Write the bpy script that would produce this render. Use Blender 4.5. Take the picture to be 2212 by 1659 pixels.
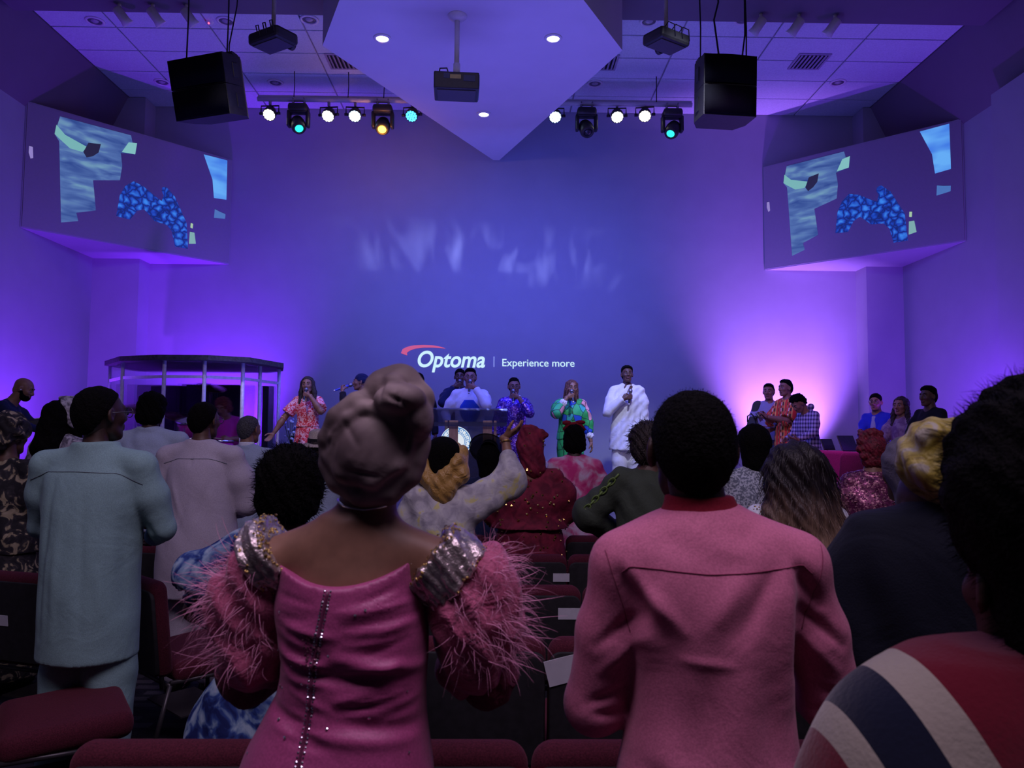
import bpy, bmesh, math, random
import numpy as np
from mathutils import Matrix, Vector, Euler

# ------------------------------------------------------------------ clear
for _o in list(bpy.data.objects):
    bpy.data.objects.remove(_o, do_unlink=True)
SC = bpy.context.scene
COL = SC.collection
RNG = random.Random(7)
NR = np.random.RandomState(11)

# ------------------------------------------------------------------ camera
FPX, W0, H0 = 1650.0, 2212.0, 1659.0
CAMZ = 1.62
cam_data = bpy.data.cameras.new('camera')
cam = bpy.data.objects.new('camera', cam_data)
COL.objects.link(cam)
cam_data.sensor_width = 36.0
cam_data.lens = FPX / W0 * 36.0
cam_data.clip_start = 0.05
cam_data.clip_end = 100
CAMM = (Matrix.Translation((0, 0, CAMZ)) @ Matrix.Rotation(math.radians(-0.9), 4, 'Z')
        @ Matrix.Rotation(math.radians(90 + 3.56), 4, 'X') @ Matrix.Rotation(math.radians(0.42), 4, 'Z'))
cam.matrix_world = CAMM
cam_data.dof.use_dof = True
cam_data.dof.focus_distance = 7.0
cam_data.dof.aperture_fstop = 8.0
SC.camera = cam
CAMR = CAMM.to_3x3()


def ray(px, py):
    return CAMR @ Vector(((px - W0 / 2) / FPX, -(py - H0 / 2) / FPX, -1.0))


def PX(px, py, d):
    """world point on the photo ray through (px,py) at depth Y=d"""
    r = ray(px, py)
    return Vector((0, 0, CAMZ)) + r * (d / r.y)


def XA(px, d, py=932):
    return PX(px, py, d).x


def ZA(py, d, px=1080):
    return PX(px, py, d).z


# ------------------------------------------------------------------ exposure, world
SC.view_settings.view_transform = 'Standard'
SC.view_settings.look = 'None'
SC.view_settings.gamma = 1.0
SC.view_settings.use_curve_mapping = False
SC.view_settings.exposure = 0.0
world = bpy.data.worlds.new('world')
SC.world = world
world.use_nodes = True
world.node_tree.nodes['Background'].inputs[0].default_value = (0.05, 0.04, 0.12, 1)
world.node_tree.nodes['Background'].inputs[1].default_value = 0.05


# ------------------------------------------------------------------ lights
def aim(o, tgt):
    d = Vector(tgt) - o.location
    o.rotation_euler = d.to_track_quat('-Z', 'Y').to_euler()


def spot(name, loc, tgt, col, power, ang=60, blend=0.6, rad=0.08):
    l = bpy.data.lights.new(name, 'SPOT')
    l.color = col
    l.energy = power
    l.spot_size = math.radians(ang)
    l.spot_blend = blend
    l.shadow_soft_size = rad
    o = bpy.data.objects.new(name, l)
    COL.objects.link(o)
    o.location = loc
    aim(o, tgt)
    return o


def area(name, loc, tgt, col, power, sx, sy):
    l = bpy.data.lights.new(name, 'AREA')
    l.shape = 'RECTANGLE'
    l.size = sx
    l.size_y = sy
    l.color = col
    l.energy = power
    o = bpy.data.objects.new(name, l)
    COL.objects.link(o)
    o.location = loc
    aim(o, tgt)
    return o


VIOLET = (0.30, 0.05, 1.0)
# violet uplights grazing the back and side walls
spot('wall_uplight', (-4.2, 11.3, 0.85), (-4.3, 12.1, 2.5), (0.20, 0.02, 1.0), 1400, 84, 1.0)
spot('wall_uplight', (-5.3, 9.3, 0.85), (-6.25, 10.2, 3.0), (0.22, 0.03, 1.0), 560, 120, 1.0)
spot('wall_uplight', (4.55, 11.2, 0.80), (4.5, 12.1, 2.3), (0.42, 0.15, 1.0), 2100, 74, 0.9)
spot('wall_uplight', (5.5, 9.0, 0.95), (6.25, 10.0, 3.0), (0.22, 0.035, 1.0), 520, 120, 1.0)
# blue wash on the back wall, from an added unseen panel in mid-air
area('blue_wash', (0.0, 9.2, 4.6), (0.0, 12.1, 1.5), (0.09, 0.12, 1.0), 165, 5.0, 0.4)
# cool white key on the singers from steep front lamps
spot('stage_key', (-0.8, 6.4, 6.3), (-0.7, 10.4, 1.35), (0.74, 0.76, 1.0), 3200, 58, 0.8, 0.12)
spot('stage_key', (1.9, 6.6, 6.3), (1.9, 10.5, 1.4), (0.72, 0.73, 1.0), 900, 32, 0.8, 0.12)
spot('stage_key', (-2.9, 6.4, 6.2), (-2.7, 10.4, 1.5), (0.85, 0.75, 1.0), 420, 26, 0.8, 0.12)
# added violet fills in mid-air, unseen, that reach the tiles and dropped soffit
area('violet_fill', (0.0, 8.6, 1.9), (0.0, 8.55, 6.8), (0.17, 0.15, 1.0), 85, 7.0, 1.0)
area('soffit_fill', (-0.1, 6.6, 2.1), (-0.1, 6.7, 5.9), (0.18, 0.15, 1.0), 66, 3.0, 2.0)
# added magenta spot, no lamp seen, to brighten the choir chairs
spot('choir_fill', (3.0, 5.6, 6.0), (3.75, 7.9, 1.1), (0.62, 0.05, 1.0), 3600, 22, 0.8)
# added violet spot, source unseen, to brighten the young people at the wall
spot('youth_fill', (1.4, 6.0, 6.2), (4.3, 10.4, 1.8), (0.62, 0.26, 1.0), 420, 30, 0.8)
# dimmed house lights over the seats
area('house_light', (0.2, 0.2, 5.6), (0.2, 1.6, 0.0), (0.92, 0.70, 1.0), 160, 5.0, 1.6)
area('house_fill', (-0.5, 4.2, 5.8), (-0.5, 4.2, 0.0), (0.50, 0.52, 1.0), 30, 8.0, 3.0)


# added masked spot imitates light off the lectern: pale ripples on the wall
_g = spot('ripple_spot', (0.0, 8.7, 1.3), (-0.15, 12.1, 4.42), (0.40, 0.45, 1.0), 800, 76, 0.4, 0.01)
_g.data.use_nodes = True
_gt = _g.data.node_tree
_ge = _gt.nodes['Emission']
_gc = _gt.nodes.new('ShaderNodeTexCoord')
_gs = _gt.nodes.new('ShaderNodeSeparateXYZ')
_gt.links.new(_gc.outputs['Normal'], _gs.inputs[0])


def _gm(op, x, y):
    n = _gt.nodes.new('ShaderNodeMath')
    n.operation = op
    for i_, v in enumerate((x, y)):
        if isinstance(v, bpy.types.NodeSocket):
            _gt.links.new(v, n.inputs[i_])
        else:
            n.inputs[i_].default_value = v
    return n.outputs[0]


_gx = _gm('DIVIDE', _gs.outputs[0], _gs.outputs[2])
_gy = _gm('DIVIDE', _gs.outputs[1], _gs.outputs[2])
_gv = _gt.nodes.new('ShaderNodeCombineXYZ')
_gt.links.new(_gx, _gv.inputs[0])
_gt.links.new(_gm('MULTIPLY', _gy, 0.55), _gv.inputs[1])
_gn = _gt.nodes.new('ShaderNodeTexNoise')
_gn.inputs['Scale'].default_value = 13.0
_gn.inputs['Detail'].default_value = 1.5
_gn.inputs['Distortion'].default_value = 0.6
_gt.links.new(_gv.outputs[0], _gn.inputs['Vector'])
_gk = _gm('MULTIPLY', _gm('MAXIMUM', _gm('SUBTRACT', _gn.outputs[0], 0.50), 0.0), 5.0)
_gw = _gm('MAXIMUM', _gm('SUBTRACT', 1.0, _gm('POWER', _gm('MULTIPLY', _gm('ABSOLUTE', _gy, 0), 11.5), 2.0)), 0.0)
_gh = _gm('MAXIMUM', _gm('SUBTRACT', 1.0, _gm('POWER', _gm('MULTIPLY', _gm('ABSOLUTE', _gx, 0), 1.9), 4.0)), 0.0)
_gt.links.new(_gm('MULTIPLY', _gm('MULTIPLY', _gk, _gw), _gh), _ge.inputs['Strength'])


# ------------------------------------------------------------------ materials
class NT:
    def __init__(s, mat):
        s.t = mat.node_tree
        s.n = s.t.nodes
        s.l = s.t.links
        s.b = s.n['Principled BSDF']

    def new(s, typ, props=None, **ins):
        nd = s.n.new(typ)
        for k, v in (props or {}).items():
            setattr(nd, k, v)
        for k, v in ins.items():
            key = int(k[1:]) if k[0] == 'i' and k[1:].isdigit() else k.replace('_', ' ')
            s.put(nd.inputs[key], v)
        return nd

    def put(s, sock, v):
        if isinstance(v, bpy.types.NodeSocket):
            s.l.new(v, sock)
        elif isinstance(v, bpy.types.Node):
            s.l.new(v.outputs[0], sock)
        else:
            if sock.type == 'RGBA' and len(v) == 3:
                v = (*v, 1)
            sock.default_value = v

    def coord(s, kind='Object', scale=None, rot=None):
        tc = s.n.new('ShaderNodeTexCoord')
        if scale is None and rot is None:
            return tc.outputs[kind]
        mp = s.n.new('ShaderNodeMapping')
        s.l.new(tc.outputs[kind], mp.inputs[0])
        if scale is not None:
            mp.inputs['Scale'].default_value = (scale,) * 3 if isinstance(scale, (int, float)) else scale
        if rot is not None:
            mp.inputs['Rotation'].default_value = rot
        return mp.outputs[0]

    def math(s, op, a, b=0.0):
        nd = s.n.new('ShaderNodeMath')
        nd.operation = op
        s.put(nd.inputs[0], a)
        s.put(nd.inputs[1], b)
        return nd.outputs[0]

    def ramp(s, fac, stops, const=False):
        nd = s.n.new('ShaderNodeValToRGB')
        s.put(nd.inputs[0], fac)
        cr = nd.color_ramp
        cr.interpolation = 'CONSTANT' if const else 'LINEAR'
        while len(cr.elements) < len(stops):
            cr.elements.new(0.5)
        for e, (p, c) in zip(cr.elements, stops):
            e.position = p
            e.color = (*c, 1) if len(c) == 3 else c
        return nd.outputs[0]

    def mix(s, fac, a, b):
        nd = s.n.new('ShaderNodeMix')
        nd.data_type = 'RGBA'
        s.put(nd.inputs[0], fac)
        s.put(nd.inputs[6], a)
        s.put(nd.inputs[7], b)
        return nd.outputs[2]

    def bump(s, h, strength=0.3, dist=0.01):
        nd = s.n.new('ShaderNodeBump')
        nd.inputs['Strength'].default_value = strength
        nd.inputs['Distance'].default_value = dist
        s.put(nd.inputs['Height'], h)
        s.l.new(nd.outputs[0], s.b.inputs['Normal'])

    def col(s, v):
        s.put(s.b.inputs['Base Color'], v)


def lin(r, g, b):
    f = lambda c: (c / 255 / 12.92) if c / 255 <= 0.04045 else ((c / 255 + 0.055) / 1.055) ** 2.4
    return (f(r), f(g), f(b))


_M = {}


def base(name, col=(0.5, 0.5, 0.5), rough=0.7, metal=0.0, spec=0.5):
    m = bpy.data.materials.new(name)
    m.use_nodes = True
    b = m.node_tree.nodes['Principled BSDF']
    b.inputs['Base Color'].default_value = (*col, 1)
    b.inputs['Roughness'].default_value = rough
    b.inputs['Metallic'].default_value = metal
    b.inputs['Specular IOR Level'].default_value = spec
    _M[name] = m
    return m, NT(m)


def plain(name, col, rough=0.7, metal=0.0, spec=0.5, grain=0.06, gscale=30, bump=0.0, bscale=60):
    """plain surface with slight tone grain and optional fine relief"""
    if name in _M:
        return _M[name]
    m, t = base(name, col, rough, metal, spec)
    n = t.new('ShaderNodeTexNoise', Vector=t.coord(scale=gscale), Scale=1.0, Detail=3.0)
    dk = tuple(c * (1 - grain * 2) for c in col)
    lt = tuple(min(1, c * (1 + grain * 2)) for c in col)
    t.col(t.ramp(n.outputs[0], [(0.3, dk), (0.7, lt)]))
    if bump:
        nb = t.new('ShaderNodeTexNoise', Vector=t.coord(scale=bscale), Scale=1.0, Detail=4.0)
        t.bump(nb.outputs[0], bump, 0.01)
    return m


def emit(name, col, strength):
    if name in _M:
        return _M[name]
    m, t = base(name, (0.02, 0.02, 0.02), 0.4)
    t.b.inputs['Emission Color'].default_value = (*col, 1)
    t.b.inputs['Emission Strength'].default_value = strength
    return m


def cloth(name, col, rough=0.85, wr=0.35, wscale=9.0, sheen=0.04, spec=0.2):
    """woven cloth: crease relief plus weave grain"""
    if name in _M:
        return _M[name]
    m, t = base(name, col, rough, 0, spec)
    t.b.inputs['Sheen Weight'].default_value = sheen
    c = t.coord()
    n1 = t.new('ShaderNodeTexNoise', Vector=c, Scale=wscale, Detail=3.0, Distortion=1.2)
    n2 = t.new('ShaderNodeTexNoise', Vector=c, Scale=240.0, Detail=1.0)
    h = t.math('ADD', n1.outputs[0], t.math('MULTIPLY', n2.outputs[0], 0.06))
    t.bump(h, wr, 0.03)
    t.col(t.ramp(n2.outputs[0], [(0.3, tuple(c * 0.86 for c in col)), (0.7, tuple(min(1, c * 1.1) for c in col))]))
    return m


def blotch(name, stops, scale=12.0, detail=3.0, dist=1.0, const=False, rough=0.8, metal=0.0, wr=0.25):
    """printed / dyed cloth, noise patches"""
    if name in _M:
        return _M[name]
    m, t = base(name, stops[0][1], rough, metal, 0.3)
    c = t.coord()
    n = t.new('ShaderNodeTexNoise', Vector=c, Scale=scale, Detail=detail, Distortion=dist)
    t.col(t.ramp(n.outputs[0], stops, const))
    n1 = t.new('ShaderNodeTexNoise', Vector=c, Scale=10.0, Detail=3.0, Distortion=1.2)
    t.bump(n1.outputs[0], wr, 0.03)
    return m


def cells(name, stops, scale=20.0, edge=None, edgew=0.06, rough=0.7, metal=0.0, const=True, wr=0.2, stretch=(1, 1, 1), warp=0.3):
    """voronoi printed cloth: each cell takes a colour, optional dark outlines"""
    if name in _M:
        return _M[name]
    m, t = base(name, stops[0][1], rough, metal, 0.4)
    c = t.coord(scale=stretch)
    nz = t.new('ShaderNodeTexNoise', Vector=c, Scale=scale * 0.5, Detail=2.0)
    cc = t.new('ShaderNodeMix', {'data_type': 'RGBA', 'blend_type': 'ADD'})
    t.put(cc.inputs[0], warp * 4.0 / scale)
    t.put(cc.inputs[6], c)
    t.put(cc.inputs[7], nz.outputs[1])
    v = t.new('ShaderNodeTexVoronoi', Vector=cc.outputs[2], Scale=scale)
    sep = t.new('ShaderNodeSeparateColor')
    t.put(sep.inputs[0], v.outputs['Color'])
    colr = t.ramp(sep.outputs[0], stops, const)
    if edge is not None:
        v2 = t.new('ShaderNodeTexVoronoi', {'feature': 'DISTANCE_TO_EDGE'}, Vector=cc.outputs[2], Scale=scale)
        colr = t.mix(t.ramp(v2.outputs[0], [(0.0, (1, 1, 1)), (edgew, (0, 0, 0))]), colr, edge)
    t.col(colr)
    n1 = t.new('ShaderNodeTexNoise', Vector=c, Scale=10.0, Detail=3.0, Distortion=1.0)
    t.bump(n1.outputs[0], wr, 0.03)
    return m


def sequin(name, stops, scale=130.0, metal=0.8, rough=0.3):
    if name in _M:
        return _M[name]
    m, t = base(name, stops[0][1], rough, metal)
    c = t.coord()
    v = t.new('ShaderNodeTexVoronoi', Vector=c, Scale=scale)
    sep = t.new('ShaderNodeSeparateColor')
    t.put(sep.inputs[0], v.outputs['Color'])
    t.col(t.ramp(sep.outputs[0], stops))
    t.put(t.b.inputs['Roughness'], t.math('ADD', t.math('MULTIPLY', sep.outputs[1], 0.4), 0.2))
    t.bump(sep.outputs[2], 0.9, 0.01)
    return m


# ------------------------------------------------------------------ object helpers
def tag(o, label=None, cat=None, group=None, kind=None):
    if label:
        o['label'] = label
    if cat:
        o['category'] = cat
    if group:
        o['group'] = group
    if kind:
        o['kind'] = kind
    return o


def thing(name, label, cat, loc=(0, 0, 0), rz=0.0, group=None):
    o = bpy.data.objects.new(name, None)
    o.empty_display_size = 0.1
    COL.objects.link(o)
    o.location = loc
    o.rotation_euler = (0, 0, rz)
    return tag(o, label, cat, group)


def copy_tree(o, parent=None):
    c = o.copy()
    COL.objects.link(c)
    if parent is not None:
        c.parent = parent
    for ch in list(o.children):
        copy_tree(ch, c)
    return c


def mesh_np(name, V, F, mats, parent=None, smooth=True, fmat=None):
    """V (n,3), F (m,4) or list of index lists"""
    me = bpy.data.meshes.new(name)
    V = np.asarray(V, dtype=np.float32)
    if isinstance(F, np.ndarray):
        k = F.shape[1]
        flat = F.astype(np.int32).ravel()
        starts = np.arange(0, len(flat), k, dtype=np.int32)
        nf = len(F)
    else:
        lens = np.array([len(f) for f in F], dtype=np.int32)
        flat = np.array([i for f in F for i in f], dtype=np.int32)
        starts = np.concatenate([[0], np.cumsum(lens)[:-1]]).astype(np.int32)
        nf = len(F)
    me.vertices.add(len(V))
    me.vertices.foreach_set('co', V.ravel())
    me.loops.add(len(flat))
    me.loops.foreach_set('vertex_index', flat)
    me.polygons.add(nf)
    me.polygons.foreach_set('loop_start', starts)
    if not isinstance(mats, (list, tuple)):
        mats = [mats]
    for m in mats:
        me.materials.append(m)
    if fmat is not None:
        me.polygons.foreach_set('material_index', np.asarray(fmat, dtype=np.int32))
    me.polygons.foreach_set('use_smooth', np.full(nf, bool(smooth)))
    me.update(calc_edges=True)
    me.validate()
    o = bpy.data.objects.new(name, me)
    COL.objects.link(o)
    if parent is not None:
        o.parent = parent
    return o


class MB:
    """collects simple shapes and builds them as one mesh object"""

    def __init__(s):
        s.v = []
        s.f = []
        s.m = []
        s.cur = 0

    def add(s, vs, fs):
        n = len(s.v)
        s.v.extend([tuple(v) for v in vs])
        s.f.extend([[i + n for i in f] for f in fs])
        s.m.extend([s.cur] * len(fs))
        return s

    def box(s, c, size, rot=None, bev=0.0, seg=1):
        bm = bmesh.new()
        bmesh.ops.create_cube(bm, size=1.0)
        for v in bm.verts:
            v.co = Vector((v.co.x * size[0], v.co.y * size[1], v.co.z * size[2]))
        if bev > 0:
            bmesh.ops.bevel(bm, geom=list(bm.edges), offset=min(bev, 0.49 * min(size)), segments=seg, affect='EDGES', profile=0.5)
        M = Matrix.Translation(c)
        if rot is not None:
            M = M @ (rot.to_4x4() if not isinstance(rot, (tuple, list)) else Euler(rot).to_matrix().to_4x4())
        bm.verts.ensure_lookup_table()
        vs = [M @ v.co for v in bm.verts]
        fs = [[v.index for v in f.verts] for f in bm.faces]
        bm.free()
        return s.add(vs, fs)

    def tube(s, pts, r, n=8, cap=True):
        pts = [Vector(p) for p in pts]
        rs = r if isinstance(r, (list, tuple)) else [r] * len(pts)
        vs, fs = [], []
        up = None
        for i, p in enumerate(pts):
            t = (pts[min(i + 1, len(pts) - 1)] - pts[max(i - 1, 0)])
            if t.length < 1e-9:
                t = Vector((0, 0, 1))
            t.normalize()
            if up is None:
                up = t.orthogonal().normalized()
            else:
                up = (up - t * up.dot(t))
                up = up.normalized() if up.length > 1e-6 else t.orthogonal().normalized()
            sd = t.cross(up)
            for k in range(n):
                a = 2 * math.pi * k / n
                vs.append(p + (up * math.cos(a) + sd * math.sin(a)) * rs[i])
        for i in range(len(pts) - 1):
            for k in range(n):
                a, b = i * n + k, i * n + (k + 1) % n
                fs.append([a, b, b + n, a + n])
        if cap:
            fs.append(list(range(n))[::-1])
            fs.append([(len(pts) - 1) * n + k for k in range(n)])
        return s.add(vs, fs)

    def cyl(s, a, b, r0, r1=None, n=16):
        return s.tube([a, b], [r0, r0 if r1 is None else r1], n)

    def lathe(s, prof, c=(0, 0, 0), rot=None, n=20, cap=True):
        """prof list of (r,z)"""
        M = Matrix.Translation(c)
        if rot is not None:
            M = M @ rot.to_4x4()
        vs, fs = [], []
        for r, z in prof:
            for k in range(n):
                a = 2 * math.pi * k / n
                vs.append(M @ Vector((r * math.cos(a), r * math.sin(a), z)))
        for i in range(len(prof) - 1):
            for k in range(n):
                a, b = i * n + k, i * n + (k + 1) % n
                fs.append([a, b, b + n, a + n])
        if cap:
            fs.append(list(range(n))[::-1])
            fs.append([(len(prof) - 1) * n + k for k in range(n)])
        return s.add(vs, fs)

    def prism(s, poly, z0, z1, M=None):
        """poly: list of (x,y) CCW; extruded along local z"""
        n = len(poly)
        vs = [Vector((x, y, z0)) for x, y in poly] + [Vector((x, y, z1)) for x, y in poly]
        if M is not None:
            vs = [M @ v for v in vs]
        fs = [list(range(n))[::-1], list(range(n, 2 * n))]
        for i in range(n):
            j = (i + 1) % n
            fs.append([i, j, j + n, i + n])
        return s.add(vs, fs)

    def sphere(s, c, r, n=12, m=8, squash=(1, 1, 1)):
        vs, fs = [], []
        for i in range(m + 1):
            th = math.pi * i / m
            for k in range(n):
                a = 2 * math.pi * k / n
                vs.append((c[0] + r * squash[0] * math.sin(th) * math.cos(a), c[1] + r * squash[1] * math.sin(th) * math.sin(a), c[2] - r * squash[2] * math.cos(th)))
        for i in range(m):
            for k in range(n):
                a, b = i * n + k, i * n + (k + 1) % n
                fs.append([a, b, b + n, a + n])
        return s.add(vs, fs)

    def build(s, name, mat, parent=None, smooth=False):
        return mesh_np(name, np.array(s.v), s.f, mat, parent, smooth, s.m if isinstance(mat, (list, tuple)) else None)


def text_mesh(body, size, extrude=0.0, offset=0.0, shear=0.0, spacing=1.0, align='LEFT'):
    """returns (verts, faces) of typeset text in its XY plane"""
    cu = bpy.data.curves.new('txt', 'FONT')
    cu.body = body
    cu.size = size
    cu.extrude = extrude
    cu.offset = offset
    cu.shear = shear
    cu.space_character = spacing
    cu.align_x = align
    cu.resolution_u = 6
    o = bpy.data.objects.new('txt', cu)
    COL.objects.link(o)
    dg = bpy.context.evaluated_depsgraph_get()
    me = bpy.data.meshes.new_from_object(o.evaluated_get(dg))
    vs = [v.co.copy() for v in me.vertices]
    fs = [list(p.vertices) for p in me.polygons]
    bpy.data.objects.remove(o, do_unlink=True)
    bpy.data.meshes.remove(me)
    bpy.data.curves.remove(cu)
    return vs, fs


# ------------------------------------------------------------------ implicit-surface modelling (for bodies, clothes, hair)
def _f32(*a):
    return np.array(a, dtype=np.float32)


def rc(a, b, ra, rb=None, k=0.03, op='u'):
    """tapered limb segment"""
    a = np.asarray(a, dtype=np.float32)
    b = np.asarray(b, dtype=np.float32)
    rb = ra if rb is None else rb
    ba = b - a
    L2 = max(float(ba @ ba), 1e-9)
    R = max(ra, rb)

    def f(P):
        pa = P - a
        t = np.clip((pa @ ba) / L2, 0, 1)
        d = pa - t[..., None] * ba
        return np.sqrt((d * d).sum(-1)) - (ra + (rb - ra) * t)
    return (f, np.minimum(a, b) - R, np.maximum(a, b) + R, k, op)


def ell(c, r, k=0.03, op='u', R=None):
    c = np.asarray(c, dtype=np.float32)
    r = np.asarray(r, dtype=np.float32)
    Rm = None if R is None else np.asarray(R, dtype=np.float32)
    m = float(r.max())

    def f(P):
        p = P - c
        if Rm is not None:
            p = p @ Rm
        k0 = np.sqrt(((p / r) ** 2).sum(-1))
        k1 = np.sqrt(((p / (r * r)) ** 2).sum(-1)) + 1e-9
        return k0 * (k0 - 1) / k1
    ext = r if Rm is None else np.array([m, m, m])
    return (f, c - ext, c + ext, k, op)


def cylp(a, b, r, k=0.01, op='u'):
    """flat capped cylinder"""
    a = np.asarray(a, dtype=np.float32)
    b = np.asarray(b, dtype=np.float32)
    L = float(np.linalg.norm(b - a))
    u = (b - a) / L

    def f(P):
        pa = P - a
        h = pa @ u
        rad = pa - h[..., None] * u
        d1 = np.sqrt((rad * rad).sum(-1)) - r
        d2 = np.maximum(-h, h - L)
        return np.maximum(d1, d2)
    return (f, np.minimum(a, b) - r, np.maximum(a, b) + r, k, op)


def loft(st, k=0.03, op='u', p=2.0, axis_top_round=0.0):
    """vertical loft: st rows (z, cx, cy, rx, ry)"""
    st = np.array(sorted(st), dtype=np.float32)
    zs = np.linspace(st[0, 0], st[-1, 0], 80)
    # smooth cubic (Catmull-Rom style) resample
    cols = []
    for j in range(1, 5):
        y = st[:, j]
        m = np.gradient(y, st[:, 0])
        i = np.clip(np.searchsorted(st[:, 0], zs) - 1, 0, len(st) - 2)
        x0, x1 = st[i, 0], st[i + 1, 0]
        h = x1 - x0
        t = (zs - x0) / h
        v = (2 * t ** 3 - 3 * t ** 2 + 1) * y[i] + (t ** 3 - 2 * t ** 2 + t) * h * m[i] + (-2 * t ** 3 + 3 * t ** 2) * y[i + 1] + (t ** 3 - t ** 2) * h * m[i + 1]
        cols.append(v)
    cx, cy, rx, ry = cols
    rx = np.maximum(rx, 0.004)
    ry = np.maximum(ry, 0.004)
    z0, z1 = float(zs[0]), float(zs[-1])

    def f(P):
        z = P[..., 2]
        a = np.interp(z, zs, cx)
        b = np.interp(z, zs, cy)
        u = np.interp(z, zs, rx)
        w = np.interp(z, zs, ry)
        X = np.abs(P[..., 0] - a) / u
        Y = np.abs(P[..., 1] - b) / w
        n = (X ** p + Y ** p) ** (1.0 / p)
        d = (n - 1) * np.minimum(u, w)
        return np.maximum(d, np.maximum(z0 - z, z - z1)).astype(np.float32)
    lo = np.array([(cx - rx).min(), (cy - ry).min(), z0])
    hi = np.array([(cx + rx).max(), (cy + ry).max(), z1])
    return (f, lo, hi, k, op)


def framed(pr, R, o):
    """move a primitive given in a local frame to person space; R columns = axes"""
    f, lo, hi, k, op = pr
    R = np.asarray(R, dtype=np.float32)
    o = np.asarray(o, dtype=np.float32)
    cs = np.array([[x, y, z] for x in (lo[0], hi[0]) for y in (lo[1], hi[1]) for z in (lo[2], hi[2])])
    w = cs @ R.T + o
    return (lambda P: f((P - o) @ R), w.min(0), w.max(0), k, op)


def cut(fn):
    """trim everything where fn(P) > 0"""
    return (fn, None, None, 0.0, 'i')


def sdf_mesh(prims, h):
    los = np.array([p[1] for p in prims if p[1] is not None and p[4] == 'u'])
    his = np.array([p[2] for p in prims if p[2] is not None and p[4] == 'u'])
    lo = los.min(0) - 3 * h - 0.01
    hi = his.max(0) + 3 * h + 0.01
    n = np.ceil((hi - lo) / h).astype(int) + 1
    D = np.full(n, 1.0, dtype=np.float32)
    ax = [(lo[i] + h * np.arange(n[i])).astype(np.float32) for i in range(3)]
    for f, a, b, k, op in prims:
        if a is None:
            i0 = np.zeros(3, int)
            i1 = n
        else:
            mg = k + 2.5 * h
            i0 = np.maximum(np.floor((a - mg - lo) / h).astype(int), 0)
            i1 = np.minimum(np.ceil((b + mg - lo) / h).astype(int) + 1, n)
        if (i1 <= i0).any():
            continue
        sl = tuple(slice(i0[i], i1[i]) for i in range(3))
        P = np.stack(np.meshgrid(ax[0][sl[0]], ax[1][sl[1]], ax[2][sl[2]], indexing='ij'), -1)
        d = f(P)
        c = D[sl]
        if op == 'u':
            if k > 0:
                q = np.maximum(k - np.abs(c - d), 0) / k
                D[sl] = np.minimum(c, d) - q * q * k * 0.25
            else:
                D[sl] = np.minimum(c, d)
        elif op == 's':
            d = -d
            if k > 0:
                q = np.maximum(k - np.abs(c - d), 0) / k
                D[sl] = np.maximum(c, d) + q * q * k * 0.25
            else:
                D[sl] = np.maximum(c, d)
        else:
            D[sl] = np.maximum(c, d)
    return surface_nets(D, lo, h)


_CE = []
for _a in range(8):
    for _bit in (1, 2, 4):
        if not _a & _bit:
            _CE.append((_a, _a | _bit))


def surface_nets(D, lo, h):
    S = D < 0
    n = np.array(D.shape)
    cnt = np.zeros(n - 1, dtype=np.int8)
    for c in range(8):
        x, y, z = c & 1, (c >> 1) & 1, (c >> 2) & 1
        cnt += S[x:n[0] - 1 + x, y:n[1] - 1 + y, z:n[2] - 1 + z]
    act = (cnt > 0) & (cnt < 8)
    I, J, K = np.nonzero(act)
    ids = np.full(n - 1, -1, dtype=np.int64)
    ids[I, J, K] = np.arange(len(I))
    acc = np.zeros((len(I), 3), dtype=np.float32)
    num = np.zeros(len(I), dtype=np.float32)
    vals = []
    for c in range(8):
        vals.append(D[I + (c & 1), J + ((c >> 1) & 1), K + ((c >> 2) & 1)])
    for a, b in _CE:
        va, vb = vals[a], vals[b]
        cr = (va < 0) != (vb < 0)
        t = np.where(cr, va / np.where(cr, va - vb, 1), 0)
        pa = _f32(a & 1, (a >> 1) & 1, (a >> 2) & 1)
        pb = _f32(b & 1, (b >> 1) & 1, (b >> 2) & 1)
        acc += np.where(cr[:, None], pa + t[:, None] * (pb - pa), 0)
        num += cr
    V = lo + h * (np.stack([I, J, K], 1) + acc / np.maximum(num, 1)[:, None])
    F = []
    for ax in range(3):
        o1, o2 = (ax + 1) % 3, (ax + 2) % 3
        s0 = [slice(None)] * 3
        s1 = [slice(None)] * 3
        s0[ax] = slice(0, -1)
        s1[ax] = slice(1, None)
        A, B = S[tuple(s0)], S[tuple(s1)]
        E = np.stack(np.nonzero(A != B), 1)
        ok = (E[:, o1] > 0) & (E[:, o2] > 0) & (E[:, o1] < n[o1] - 1) & (E[:, o2] < n[o2] - 1)
        E = E[ok]
        inside = A[E[:, 0], E[:, 1], E[:, 2]]
        q = []
        for d1, d2 in ((-1, -1), (0, -1), (0, 0), (-1, 0)):
            C = E.copy()
            C[:, o1] += d1
            C[:, o2] += d2
            q.append(ids[C[:, 0], C[:, 1], C[:, 2]])
        q = np.stack(q, 1)
        q[~inside] = q[~inside][:, ::-1]
        F.append(q)
    return V.astype(np.float32), np.concatenate(F).astype(np.int32)


def vnormals(V, F):
    a, b, c, d = V[F[:, 0]], V[F[:, 1]], V[F[:, 2]], V[F[:, 3]]
    fn = np.cross(c - a, d - b)
    N = np.zeros_like(V)
    for k in range(4):
        np.add.at(N, F[:, k], fn)
    return N / (np.linalg.norm(N, axis=1, keepdims=True) + 1e-9)


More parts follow.
